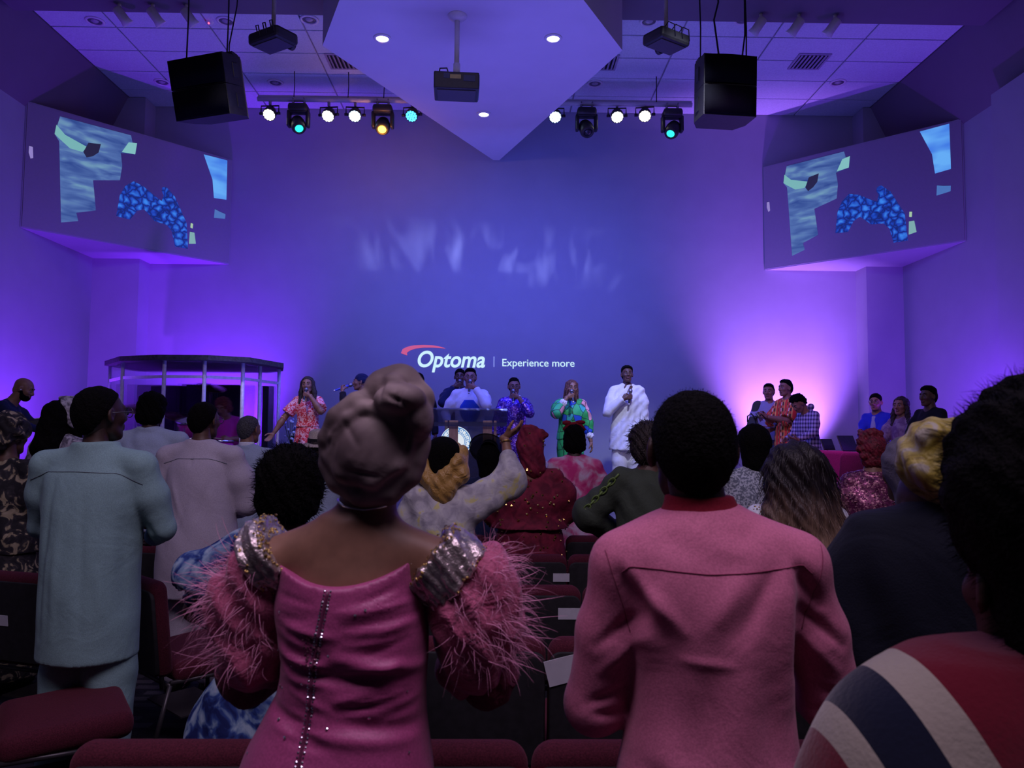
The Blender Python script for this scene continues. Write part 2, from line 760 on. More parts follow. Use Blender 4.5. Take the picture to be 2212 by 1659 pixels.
def relax(V, F, it=2, lam=0.5):
    for _ in range(it):
        S = np.zeros_like(V)
        n = np.zeros(len(V), dtype=np.float32)
        for k in range(4):
            np.add.at(S, F[:, k], V[F[:, (k + 1) % 4]])
            np.add.at(S, F[:, (k + 1) % 4], V[F[:, k]])
            np.add.at(n, F[:, k], 1)
            np.add.at(n, F[:, (k + 1) % 4], 1)
        V = V + lam * (S / np.maximum(n, 1)[:, None] - V)
    return V


def crease(V, N, segs, flat=False):
    """press folds into a cloth surface: segs (p0, p1, width, depth); depth<0 presses in"""
    D = np.zeros(len(V), dtype=np.float32)
    m = np.array([1, 0 if flat else 1, 1], dtype=np.float32)
    gate = np.clip(0.25 - N[:, 1] * 2.0, 0, 1) if flat else 1.0
    for p0, p1, w, dp in segs:
        a = np.asarray(p0, dtype=np.float32) * m
        ba = np.asarray(p1, dtype=np.float32) * m - a
        pa = V * m - a
        t = (pa @ ba) / max(float(ba @ ba), 1e-9)
        tc = np.clip(t, 0, 1)
        d = np.linalg.norm(pa - tc[:, None] * ba, axis=1) / w
        tap = np.sin(np.pi * np.clip(tc * 0.86 + 0.07, 0, 1)) ** 0.6
        D += dp * np.exp(-d * d) * tap * gate
    return V + N * D[:, None]


def ripple(V, N, amp, fr, ph=0.0, seed=0):
    r = np.random.RandomState(seed)
    D = np.zeros(len(V), dtype=np.float32)
    for i in range(5):
        k = r.normal(size=3) * fr * (0.7 + 0.5 * i)
        D += np.sin(V @ k.astype(np.float32) + r.uniform(0, 6.28)) * amp / (1 + 0.6 * i)
    return V + N * D[:, None]


def strands(name, roots, dirs, length, width, mat, parent, droop=0.5, curl=0.3, seg=4, seed=1, kind='stuff'):
    """many fine curved ribbons as one part"""
    r = np.random.RandomState(seed)
    n = len(roots)
    L = length * r.uniform(0.5, 1.2, n)
    cd = r.normal(size=(n, 3)) * curl
    sd = np.cross(dirs, r.normal(size=(n, 3)))
    sd /= np.linalg.norm(sd, axis=1, keepdims=True) + 1e-9
    Vs = []
    p = roots.copy()
    d = dirs.copy()
    for i in range(seg + 1):
        w = width * (1 - 0.85 * i / seg)
        Vs.append(p - sd * w)
        Vs.append(p + sd * w)
        d = d + cd * (0.6 / seg) + np.array([0, 0, -droop / seg])
        d /= np.linalg.norm(d, axis=1, keepdims=True) + 1e-9
        p = p + d * (L / seg)[:, None]
    V = np.stack(Vs, 1).reshape(-1, 3)
    F = []
    m = 2 * (seg + 1)
    for i in range(seg):
        b = np.arange(n) * m + 2 * i
        F.append(np.stack([b, b + 1, b + 3, b + 2], 1))
    o = mesh_np(name, V, np.concatenate(F), mat, parent)
    tag(o, kind=kind)
    return o

# ================================================================== ROOM
STZ = 0.70            # stage height
YB = 12.1             # back wall
YS = 8.2              # stage lip
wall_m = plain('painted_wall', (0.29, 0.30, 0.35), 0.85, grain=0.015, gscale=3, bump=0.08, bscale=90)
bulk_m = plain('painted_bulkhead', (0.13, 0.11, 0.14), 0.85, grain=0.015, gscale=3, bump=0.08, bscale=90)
ceil_m = plain('painted_plasterboard', (0.62, 0.60, 0.64), 0.9, grain=0.01, gscale=3)
tile_m = plain('acoustic_tile', (0.52, 0.60, 0.63), 0.95, grain=0.05, gscale=60, bump=0.25, bscale=160)
black_m = plain('black_painted_metal', (0.012, 0.012, 0.014), 0.45, grain=0.1)
blackp_m = plain('black_plastic', (0.016, 0.016, 0.019), 0.5, grain=0.1, bump=0.1)
white_m = plain('white_enamel', (0.62, 0.62, 0.64), 0.4, grain=0.02)
grey_m = plain('grey_metal', (0.30, 0.30, 0.32), 0.35, 0.8)
chrome_m = plain('chrome', (0.7, 0.7, 0.72), 0.15, 1.0)
rubber_m = plain('rubber', (0.01, 0.01, 0.01), 0.8)


def struct(name, mb, mat, parent=None, smooth=False):
    o = mb.build(name, mat, parent, smooth)
    if parent is None:
        tag(o, kind='structure')
    return o


def b3(x0, x1, y0, y1, z0, z1):
    return MB().box(((x0 + x1) / 2, (y0 + y1) / 2, (z0 + z1) / 2), (x1 - x0, y1 - y0, z1 - z0))


# carpet: dark with paler blocks
carpet, _t = base('carpet', (0.02, 0.02, 0.03), 0.95, 0, 0.1)
_c = _t.coord()
_n = _t.new('ShaderNodeTexBrick', {'offset': 0.5}, Vector=_t.coord(scale=2.4), Color1=(0.012, 0.012, 0.02), Color2=(0.11, 0.10, 0.12), Mortar=(0.02, 0.02, 0.028), Scale=1.0, Mortar_Size=0.05, Bias=-0.15)
_n2 = _t.new('ShaderNodeTexNoise', Vector=_c, Scale=90.0)
_t.col(_t.mix(0.35, _n.outputs[0], _t.ramp(_n2.outputs[0], [(0.3, (0.006, 0.006, 0.01)), (0.7, (0.04, 0.035, 0.05))])))
_t.bump(_n2.outputs[0], 0.5, 0.01)
struct('floor', b3(-9, 9, -2.5, 12.2, -0.12, 0.0), carpet)

# stage boards
board, _t = base('stage_boards', (0.2, 0.18, 0.2), 0.32)
_bn = _t.new('ShaderNodeTexBrick', {'offset': 0.37}, Vector=_t.coord(), Color1=(0.20, 0.16, 0.15), Color2=(0.12, 0.10, 0.10), Mortar=(0.02, 0.02, 0.02), Scale=1.0, Mortar_Size=0.004, Brick_Width=1.2, Row_Height=0.13)
_gn = _t.new('ShaderNodeTexNoise', Vector=_t.coord(scale=(3, 60, 3)), Scale=1.0, Detail=4.0)
_t.col(_t.mix(_t.math('MULTIPLY', _gn.outputs[0], 0.6), _bn.outputs[0], (0.30, 0.26, 0.25)))
stage_o = struct('floor.001', b3(-6.3, 6.3, YS, YB, 0.0, STZ), board)
tag(stage_o, 'raised timber stage floor')
riser_m = plain('stage_riser_carpet', (0.10, 0.11, 0.16), 0.9, grain=0.1)
_fr = struct('stage_riser', b3(-6.3, 6.3, YS - 0.02, YS - 0.001, 0.0, STZ - 0.03), riser_m, stage_o)
_ns = struct('stage_nosing', b3(-6.3, 6.3, YS - 0.035, YS - 0.001, STZ - 0.03, STZ), plain('dark_nosing', (0.03, 0.03, 0.035), 0.4), stage_o)
for i, (y0, y1, z) in enumerate(((7.72, YS - 0.036, 0.47), (7.26, 7.718, 0.235))):
    st = struct('floor', b3(0.3, 2.55, y0, y1, 0.0, z - 0.026), plain('step_carpet', (0.22, 0.24, 0.34), 0.7))
    tag(st, 'carpeted step up to the stage')
    struct('step_tread', b3(0.3, 2.55, y0 - 0.02, y1, z - 0.026, z), board, st)

struct('wall_back', b3(-6.6, 6.6, YB, YB + 0.15, 0, 7.0), wall_m)
struct('wall_left', b3(-6.5, -6.3, -2.5, YB, 0, 5.86), wall_m)
struct('wall_right', b3(6.3, 6.5, 9.2, YB, 0, 5.86), wall_m)
struct('wall_right.001', b3(6.1, 6.5, -2.5, 9.2, 0, 5.86), wall_m)
MXZ = Matrix(((1, 0, 0, 0), (0, 0, 1, 0), (0, 1, 0, 0), (0, 0, 0, 1)))     # prism profile (x,z) run along y
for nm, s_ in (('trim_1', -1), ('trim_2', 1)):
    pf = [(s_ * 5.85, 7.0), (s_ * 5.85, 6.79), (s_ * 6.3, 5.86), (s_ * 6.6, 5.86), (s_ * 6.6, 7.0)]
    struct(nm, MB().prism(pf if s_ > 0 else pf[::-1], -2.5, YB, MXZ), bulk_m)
struct('trim_3', b3(-6.3, -5.58, 11.74, YB, STZ, 6.79), wall_m)
struct('trim_4', b3(5.72, 6.3, 11.74, YB, STZ, 6.79), wall_m)
struct('baseboard_back', b3(-5.6, 5.75, YB - 0.02, YB - 0.001, STZ, STZ + 0.11), plain('dark_baseboard', (0.012, 0.012, 0.018), 0.5))

# ceiling: lay-in tiles over the stage, lower plasterboard nearer
ZC = 6.8
YT0 = 8.93
ceil = struct('ceiling', b3(-5.85, 5.85, YT0, YB, ZC + 0.02, ZC + 0.1), plain('ceiling_grid_tee', (0.30, 0.29, 0.33), 0.6))
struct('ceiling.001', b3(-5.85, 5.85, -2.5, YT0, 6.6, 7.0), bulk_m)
TW, TD = 1.22, 0.61
tb = MB().box((0, 0, 0), (TW - 0.022, TD - 0.022, 0.02), bev=0.004)
tile0 = None
vent_cells = []
nrow = int(math.ceil((YB - YT0) / TD))
for r in range(nrow):
    y1 = YB - r * TD
    y0 = max(y1 - TD, YT0)
    off = -0.07
    x = -5.85 - 0.3 + off
    while x < 5.85:
        x0, x1 = max(x, -5.85), min(x + TW, 5.85)
        if x1 - x0 > 0.05 and y1 - y0 > 0.05:
            if x1 - x0 > TW - 0.01 and y1 - y0 > TD - 0.01:
                if tile0 is None:
                    tile0 = tb.build('ceiling_tile', tile_m, ceil)
                    o = tile0
                else:
                    o = tile0.copy()
                    COL.objects.link(o)
                o.location = ((x0 + x1) / 2, (y0 + y1) / 2, ZC + 0.01)
            else:
                o = MB().box((0, 0, 0), (x1 - x0 - 0.022, y1 - y0 - 0.022, 0.02), bev=0.004).build('ceiling_tile', tile_m, ceil)
                o.location = ((x0 + x1) / 2, (y0 + y1) / 2, ZC + 0.01)
            o.parent = ceil
        x += TW

# dropped kite-shaped soffit
ZK = 5.96
KITE = [(-0.09, 12.02), (-2.04, 8.42), (-0.55, 4.6), (1.36, 8.42)]
tri_pts = [(-0.04, 12.0), (-0.14, 12.0), (-2.04, 8.42), (-0.58, 4.9), (1.36, 8.42)]
sof = struct('ceiling.002', MB().prism(tri_pts, ZK, 6.6), ceil_m)
tag(sof, 'kite-shaped dropped soffit pointing at the back wall')


def PZ(px, py, z):
    """photo ray met with the level plane z"""
    r = ray(px, py)
    return Vector((0, 0, CAMZ)) + r * ((z - CAMZ) / r.z)


lamp_lens = emit('lamp_lens', (1.0, 0.98, 0.95), 14.0)
dull_lens = plain('unlit_lamp', (0.35, 0.34, 0.38), 0.4)
ring_m = plain('lamp_ring', (0.10, 0.09, 0.13), 0.4)
LIT = [(826, 82, 'far from the projector pole, on the side of the paired hanging speaker with visible handles'), (1195, 82, 'beside the projector pole, on the side of the plain-sided hanging speaker'), (1045, 246, 'nearest the tip of the soffit')]
for px, py, w in LIT:
    p = PZ(px, py, ZK)
    t = thing('downlight', 'lit white recessed downlight in the kite-shaped soffit, ' + w.split(',')[0], 'ceiling light', (p.x, p.y, ZK), 0, 'lit downlights in the soffit')
    MB().lathe([(0.066, 0.0), (0.1, 0.0), (0.096, -0.012), (0.07, -0.016), (0.066, 0.0)], n=24, cap=False).build('trim_ring', white_m, t, True)
    MB().lathe([(0.0, -0.006), (0.067, -0.003), (0.067, 0.0)], n=24, cap=False).build('lens', lamp_lens, t, True)
OFFL = [(205, 45, 'nearest the three-tile corner by the bulkhead, above the handled speaker'), (488, 45, 'behind the cables of the handled hanging speaker'), (668, 42, 'beside the soffit corner near the tilted projector pole'), (350, 177, 'between the bulkhead and the handled hanging speaker'), (595, 178, 'above the first par lights of the longer row'), (1402, 46, 'above the tilted projector next to the plain speaker'), (1605, 42, 'behind the cables of the plain hanging speaker'), (1920, 38, 'alone near the far end of the bulkhead'), (1285, 180, 'tucked beside the soffit edge over the blue par light'), (1810, 178, 'below the slatted vent, near the screen')]
for px, py, w in OFFL:
    p = PZ(px, py, ZC)
    t = thing('recessed_light', 'unlit ringed ceiling light ' + w, 'ceiling light', (p.x, p.y, ZC), 0, 'unlit lights in the tiled ceiling')
    MB().lathe([(0.085, 0.0), (0.12, 0.0), (0.115, -0.014), (0.09, -0.016), (0.085, 0.0)], n=24, cap=False).build('trim_ring', white_m, t, True)
    MB().lathe([(0.05, 0.0), (0.084, 0.0), (0.084, -0.008), (0.05, -0.008)], n=24, cap=False).build('reflector', ring_m, t, True)
    MB().lathe([(0.0, -0.022), (0.03, -0.018), (0.05, -0.002)], n=16, cap=False).build('bulb', dull_lens, t, True)
slat_m = plain('vent_slat', (0.30, 0.28, 0.36), 0.5)
for px, py, w in ((742, 132, 'partly hidden by the soffit edge over the amber light'), (1299, 134, 'at the soffit edge over the unlit moving head'), (1748, 132, 'in open tiles beyond the plain hanging speaker')):
    p = PZ(px, py, ZC)
    t = thing('ceiling_vent', 'square slatted air vent ' + w, 'vent', (p.x, p.y, ZC), 0, 'air vents in the tiled ceiling')
    MB().box((0, 0, -0.002), (0.40, 0.40, 0.004)).build('backing', plain('vent_dark', (0.006, 0.006, 0.012), 0.9), t)
    fm = MB()
    for s in (-1, 1):
        fm.box((s * 0.21, 0, -0.008), (0.03, 0.45, 0.016))
        fm.box((0, s * 0.21, -0.008), (0.39, 0.03, 0.016))
    fm.build('frame', slat_m, t)
    for k in range(7):
        MB().box((-0.165 + 0.055 * k, 0, -0.016), (0.022, 0.38, 0.014), (0, 0.6, 0)).build('slat', slat_m, t)
for px, py, w in ((453, 48, 'over the handled speaker'), (1645, 41, 'over the plain speaker')):
    p = PZ(px, py, ZC)
    t = thing('smoke_detector', 'small white ceiling sensor with red glowing dot ' + w, 'sensor', (p.x, p.y, ZC))
    MB().lathe([(0.0, -0.03), (0.035, -0.028), (0.05, 0.0)], n=16, cap=False).build('case', white_m, t, True)
    MB().sphere((0, -0.03, -0.03), 0.011, 8, 6).build('indicator', emit('red_led', (1, 0.05, 0.1), 6), t, True)

# white track spotlights at the edge of the lower ceiling
for px, py, w in ((258, 10, 'farthest from the handled speaker'), (330, 10, 'in the middle of the three over the handled speaker'), (403, 12, 'by the cable of the handled speaker'), (1643, 5, 'nearest the plain hanging speaker'), (1725, 8, 'in the middle of the three past the plain speaker'), (1803, 5, 'farthest from the plain hanging speaker')):
    p = PX(px, py, 8.75)
    t = thing('track_spotlight', 'unlit white cylinder spotlight ' + w, 'spotlight', (p.x, p.y, 6.6), 0, 'track spotlights at the ceiling edge')
    sg = 1 if px < 1000 else -1
    MB().cyl((0, 0, 0), (0, 0, -0.06), 0.02).build('stem', white_m, t, True)
    R = Euler((0.5, -0.6 * sg, 0)).to_matrix()
    MB().lathe([(0.03, 0.06), (0.055, 0.045), (0.055, -0.10), (0.07, -0.15), (0.06, -0.15), (0.045, -0.1)], (0, 0, -0.10), R, 18).build('can', white_m, t, True)

# ------------------------------------------------------------------ corner projection screens
scr_m = plain('screen_fabric', (0.24, 0.24, 0.28), 0.8, grain=0.01)
cas_m = wall_m
SPOLY = {
    'shirt': [(129, 252), (282, 293), (280, 310), (295, 310), (291, 334), (260, 331), (263, 359), (258, 390), (200, 390), (203, 420), (206, 455), (164, 460), (168, 478), (131, 481), (127, 306), (117, 290)],
    'sleeve': [(121, 270), (140, 292), (187, 318), (177, 329), (150, 321), (127, 300), (117, 290)],
    'hand': [(179, 329), (190, 309), (217, 312), (212, 330), (200, 338), (186, 341)],
    'cuff': [(277, 308), (295, 310), (291, 334), (262, 329)],
    'print': [(258, 422), (270, 402), (288, 392), (310, 404), (336, 426), (351, 437), (360, 440), (348, 412), (350, 405), (359, 405), (377, 426), (392, 460), (402, 482), (405, 538), (377, 533), (370, 500), (359, 486), (333, 478), (310, 452), (295, 456), (280, 475), (250, 467)],
    'sky': [(439, 334), (490, 347), (488, 432), (461, 428), (458, 389), (450, 356)],
    'figure': [(463, 452), (474, 458), (486, 463), (485, 473), (461, 471)],
    'cloth': [(409, 501), (419, 503), (422, 527), (407, 527)],
    'fleck': [(411, 482), (416, 484), (415, 494), (410, 492)],
    'glint': [(62, 316), (70, 318), (71, 342), (65, 343), (61, 330)],
}
# grid of video print colours
img = {}
m_, t_ = base('video_shirt', (0, 0, 0), 0.6)
n_ = t_.new('ShaderNodeTexNoise', Vector=t_.coord(scale=(2, 2, 7), rot=(0, 0, 0.785)), Scale=1.4, Detail=2.0, Distortion=0.6)
t_.put(t_.b.inputs['Emission Color'], t_.ramp(n_.outputs[0], [(0.3, lin(50, 78, 150)), (0.55, lin(84, 116, 180)), (0.8, lin(120, 165, 195))]))
t_.b.inputs['Emission Strength'].default_value = 0.85
img['shirt'] = m_
m_, t_ = base('video_print', (0, 0, 0), 0.6)
w_ = t_.new('ShaderNodeTexNoise', Vector=t_.coord(), Scale=7.0, Detail=2.0)
x_ = t_.new('ShaderNodeMix', {'data_type': 'RGBA', 'blend_type': 'ADD'})
t_.put(x_.inputs[0], 0.14)
t_.put(x_.inputs[6], t_.coord())
t_.put(x_.inputs[7], w_.outputs[1])
v_ = t_.new('ShaderNodeTexVoronoi', {'feature': 'DISTANCE_TO_EDGE'}, Vector=x_.outputs[2], Scale=10.0)
t_.put(t_.b.inputs['Emission Color'], t_.ramp(v_.outputs[0], [(0.0, (0.006, 0.016, 0.15)), (0.14, (0.01, 0.06, 0.55)), (0.45, (0.05, 0.28, 1.0))]))
t_.b.inputs['Emission Strength'].default_value = 0.8
img['print'] = m_
m_, t_ = base('video_sky', (0, 0, 0), 0.6)
n_ = t_.new('ShaderNodeTexNoise', Vector=t_.coord(scale=(1, 1, 3)), Scale=1.6)
t_.put(t_.b.inputs['Emission Color'], t_.ramp(n_.outputs[0], [(0.35, (0.06, 0.22, 0.85)), (0.6, (0.14, 0.45, 1.0))]))
t_.b.inputs['Emission Strength'].default_value = 0.9
img['sky'] = m_
for k, c, s in (('sleeve', (0.25, 0.62, 0.62), 0.7), ('cuff', (0.28, 0.66, 0.66), 0.75), ('hand', (0.02, 0.02, 0.06), 0.7), ('figure', (0.10, 0.26, 0.75), 0.6), ('cloth', (0.35, 0.7, 0.7), 0.55), ('fleck', (0.6, 0.9, 0.6), 0.6), ('glint', (0.45, 0.35, 0.9), 0.6)):
    img[k] = emit('video_' + k, c, s)


def plane_hit(px, py, p0, nrm):
    r = ray(px, py)
    o = Vector((0, 0, CAMZ))
    return o + r * ((p0 - o).dot(nrm) / r.dot(nrm))


SL = (Vector((-6.295, 9.95, 0)), Vector((-4.33, YB - 0.004, 0)))
SR = (Vector((4.24, YB - 0.004, 0)), Vector((6.295, 10.1, 0)))
SZ0, SZ1 = 4.24, 5.94
uL = (SL[1] - SL[0]).normalized()
nL = Vector((uL.y, -uL.x, 0))
lenL = (SL[1] - SL[0]).length
uv = {k: [((plane_hit(px, py, SL[0], nL) - SL[0]).dot(uL) / lenL, (plane_hit(px, py, SL[0], nL).z - SZ0) / (SZ1 - SZ0)) for px, py in v] for k, v in SPOLY.items()}
for side, (A, B), lab in ((-1, SL, 'angled corner projection screen on the wall above the drum booth'), (1, SR, 'angled corner projection screen on the wall above the seated choir chairs')):
    u = (B - A).normalized()
    L = (B - A).length
    rz = math.atan2(u.y, u.x)
    t = thing('projection_screen', lab, 'screen', (A.x, A.y, SZ0), rz, 'corner projection screens')
    # local: x along the screen, -y toward the room, z up
    ang = rz
    inv = Matrix.Rotation(-ang, 3, 'Z')
    corner = Vector((-6.295 if side < 0 else 6.295, YB - 0.004, 0))
    c = inv @ (corner - A)
    poly = [(0, 0), (L, 0), (c.x, c.y)]
    MB().prism(poly, 0.0, SZ1 - SZ0).build('casing', cas_m, t)
    MB().box((L / 2, -0.008, (SZ1 - SZ0) / 2), (L - 0.03, 0.014, SZ1 - SZ0 - 0.03)).build('screen_surface', scr_m, t)
    H = SZ1 - SZ0
    z = -0.0165
    for k in ('shirt', 'print', 'sky', 'figure', 'cloth', 'fleck', 'glint', 'sleeve', 'cuff', 'hand'):
        pts = []
        for a, b in uv[k]:
            if side > 0:
                a = a * 0.97 + 0.005
            pts.append((min(max(a, 0.012), 0.988) * L, min(max(b, 0.012), 0.988) * H))
        yy = z - (0.001 if k in ('sleeve', 'cuff', 'fleck') else 0) - (0.002 if k == 'hand' else 0)
        bm = bmesh.new()
        vs = [bm.verts.new((a, yy, b)) for a, b in pts]
        bm.faces.new(vs)
        bmesh.ops.triangulate(bm, faces=bm.faces[:])
        bm.normal_update()
        me = bpy.data.meshes.new('projected_picture')
        bm.to_mesh(me)
        bm.free()
        me.materials.append(img[k])
        o = bpy.data.objects.new('projected_picture', me)
        COL.objects.link(o)
        o.parent = t

# ------------------------------------------------------------------ projected wordmark on the back wall
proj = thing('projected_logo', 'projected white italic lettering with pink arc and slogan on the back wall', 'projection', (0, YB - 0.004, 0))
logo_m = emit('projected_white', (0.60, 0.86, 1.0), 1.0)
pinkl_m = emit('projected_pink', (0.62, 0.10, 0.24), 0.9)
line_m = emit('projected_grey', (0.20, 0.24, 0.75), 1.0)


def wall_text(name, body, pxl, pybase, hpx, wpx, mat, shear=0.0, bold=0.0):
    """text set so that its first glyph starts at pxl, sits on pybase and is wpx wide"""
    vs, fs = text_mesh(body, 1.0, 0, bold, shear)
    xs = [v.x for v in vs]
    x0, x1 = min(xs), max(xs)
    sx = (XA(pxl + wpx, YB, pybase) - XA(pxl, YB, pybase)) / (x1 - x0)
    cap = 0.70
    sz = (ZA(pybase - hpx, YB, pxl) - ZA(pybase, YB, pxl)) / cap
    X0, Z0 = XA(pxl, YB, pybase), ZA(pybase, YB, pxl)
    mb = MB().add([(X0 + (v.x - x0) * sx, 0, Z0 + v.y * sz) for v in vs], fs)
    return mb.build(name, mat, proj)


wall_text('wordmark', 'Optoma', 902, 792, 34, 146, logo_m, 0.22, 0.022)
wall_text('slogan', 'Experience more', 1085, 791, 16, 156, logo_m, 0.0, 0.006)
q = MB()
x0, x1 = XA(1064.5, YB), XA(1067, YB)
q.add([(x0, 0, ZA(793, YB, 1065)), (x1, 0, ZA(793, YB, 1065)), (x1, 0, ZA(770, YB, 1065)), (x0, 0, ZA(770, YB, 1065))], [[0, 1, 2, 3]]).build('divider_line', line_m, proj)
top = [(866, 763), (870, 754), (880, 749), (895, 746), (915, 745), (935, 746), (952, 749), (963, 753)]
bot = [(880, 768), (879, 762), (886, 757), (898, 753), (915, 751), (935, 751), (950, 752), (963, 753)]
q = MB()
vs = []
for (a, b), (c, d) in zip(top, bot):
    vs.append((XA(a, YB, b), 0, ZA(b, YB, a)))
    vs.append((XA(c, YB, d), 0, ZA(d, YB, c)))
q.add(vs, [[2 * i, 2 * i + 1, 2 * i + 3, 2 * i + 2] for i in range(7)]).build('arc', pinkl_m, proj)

# ------------------------------------------------------------------ lighting bar and lamps
YL = 10.8
ZP = ZA(221, YL)
bar_m = plain('bar_paint', (0.50, 0.48, 0.54), 0.45, grain=0.02)
for p0, p1, cab, lab in ((536, 905, (635, 752, 829), 'longer white stage lamp pipe, on the side of the amber moving head'), (1178, 1500, (1215, 1418), 'shorter white stage lamp pipe, on the side of the plain hanging speaker')):
    bx0, bx1 = XA(p0, YL), XA(p1, YL)
    bar = thing('lighting_bar', lab, 'lighting bar', ((bx0 + bx1) / 2, YL, ZP))
    h_ = (bx1 - bx0) / 2
    MB().cyl((-h_, 0, 0), (h_, 0, 0), 0.034, n=18).build('pipe', bar_m, bar, True)
    MB().box((0, 0.03, 0.045), (2 * h_, 0.05, 0.035)).build('cable_tray', bar_m, bar)
    for px in cab:
        x = XA(px, YL, 200) - bar.location.x
        MB().tube([(x, 0, 0.03), (x + 0.004, 0.01, (ZC - ZP) * 0.5), (x, 0, ZC - ZP - 0.002)], 0.007, 6).build('suspension_cable', black_m, bar, True)

PARS = [(583, 245, (1, 0.93, 0.80), 22, 'warm white'), (710, 248, (1, 0.98, 1), 22, 'white'), (767, 248, (0.5, 0.75, 1), 20, 'pale blue'), (890, 248, (0.05, 0.45, 1), 7, 'bright blue'), (1199, 250, (0.45, 0.65, 1), 18, 'pale blue'), (1333, 250, (1, 0.98, 1), 22, 'white'), (1393, 248, (1, 0.97, 0.82), 22, 'warm white')]
PWORD = ['at the end of the bar beside the handled speaker', 'next to the green moving head beside the handled speaker', 'just before the amber moving head', 'tucked against the soffit edge beyond the amber head', 'first beyond the soffit, before the dark moving head', 'right after the dark moving head', 'just before the last moving head near the plain speaker']
RP = Matrix.Rotation(math.radians(-42), 3, 'X')
for (px, py, c, st, cn), w in zip(PARS, PWORD):
    p = PX(px, py, YL)
    top = ZP - p.z
    t = thing('par_light', cn + ' round stage lamp ' + w, 'stage light', p, RNG.uniform(-0.2, 0.2), 'par lamps on the lighting bar')
    MB().tube([(-0.13, 0, -0.01), (-0.13, 0, 0.11), (0.13, 0, 0.11), (0.13, 0, -0.01)], 0.011, 6).build('yoke', black_m, t)
    MB().box((0, 0, (top + 0.11) / 2), (0.035, 0.035, max(0.02, top - 0.11 - 0.03)), bev=0.005).build('clamp', grey_m, t)
    MB().lathe([(0.035, 0.13), (0.068, 0.10), (0.09, 0.03), (0.094, -0.045), (0.088, -0.05), (0.082, -0.03)], (0, 0, 0), RP, 24).build('housing', black_m, t, True)
    for s in (-1, 1):
        MB().cyl((s * 0.10, 0, 0), (s * 0.15, 0, 0), 0.02, n=12).build('knob', black_m, t, True)
    le = MB()
    for ring, n in ((0, 1), (0.035, 6), (0.066, 12)):
        for k in range(n):
            a = 2 * math.pi * k / n
            v = RP @ Vector((ring * math.cos(a), ring * math.sin(a), -0.048))
            le.sphere(v, 0.0165, 8, 6)
    le.build('led_array', emit('led_' + cn.replace(' ', '_'), c, st * 0.5), t, True)

HEADS = [(645, 252, 'green', 0.5, 'beside the handled hanging speaker'), (827, 256, 'amber', 0.0, 'glowing beside the soffit'), (1267, 258, None, 0.3, 'unlit and dark'), (1452, 256, 'green', -0.7, 'beside the plain hanging speaker')]
for px, py, c, yaw, w in HEADS:
    p = PX(px, py, YL)
    t = thing('moving_head_light', 'black moving head stage lamp ' + w + (' with %s lens' % c if c else ''), 'stage light', p, 0, 'moving head lamps on the lighting bar')
    hb = ZP - p.z
    MB().box((0, 0, hb - 0.14), (0.28, 0.22, 0.12), bev=0.04, seg=2).build('base', blackp_m, t, True)
    cl = MB()
    for s in (-0.08, 0.08):
        cl.box((s, 0, hb - 0.045), (0.03, 0.05, 0.08), bev=0.006)
        cl.cyl((s, -0.05, hb), (s, 0.05, hb), 0.012, n=8)
    cl.build('clamp', grey_m, t)
    yk = MB()
    for s in (-1, 1):
        yk.box((s * 0.135, 0, hb - 0.29), (0.05, 0.12, 0.24), bev=0.02, seg=2)
    yk.box((0, 0, hb - 0.195), (0.27, 0.12, 0.03), bev=0.008)
    yk.build('yoke', blackp_m, t, True)
    hz = hb - 0.38
    R = (Matrix.Rotation(yaw, 3, 'Z') @ Matrix.Rotation(math.radians(-38), 3, 'X'))
    MB().lathe([(0.04, 0.15), (0.085, 0.12), (0.105, 0.04), (0.105, -0.06), (0.085, -0.10), (0.07, -0.10), (0.062, -0.085)], (0, 0, hz), R, 22).build('head', blackp_m, t, True)
    lm = {'green': emit('lens_green', (0.02, 0.75, 0.5), 2.2), 'amber': emit('lens_amber', (1.0, 0.36, 0.02), 16), None: plain('lens_dark', (0.02, 0.02, 0.03), 0.1)}[c]
    q = MB()
    v = R @ Vector((0, 0, -0.088)) + Vector((0, 0, hz))
    q.lathe([(0.0, -0.012), (0.035, -0.008), (0.058, 0.0), (0.058, 0.01)], v, R, 18)
    q.build('lens', lm, t, True)
    if c == 'amber':
        l = bpy.data.lights.new('amber_lamp', 'POINT')
        l.color = (1, 0.36, 0.03)
        l.energy = 10
        l.shadow_soft_size = 0.05
        o = bpy.data.objects.new('amber_lamp', l)
        COL.objects.link(o)
        o.location = p + R @ Vector((0, 0, -0.30)) + Vector((0, 0, hz))

# ------------------------------------------------------------------ hanging speakers
spk_m = plain('speaker_cabinet', (0.010, 0.010, 0.013), 0.6, grain=0.2, bump=0.2, bscale=120)
gr_m = plain('speaker_grille', (0.004, 0.004, 0.006), 0.95, 0, 0.05, grain=0.3, gscale=300)


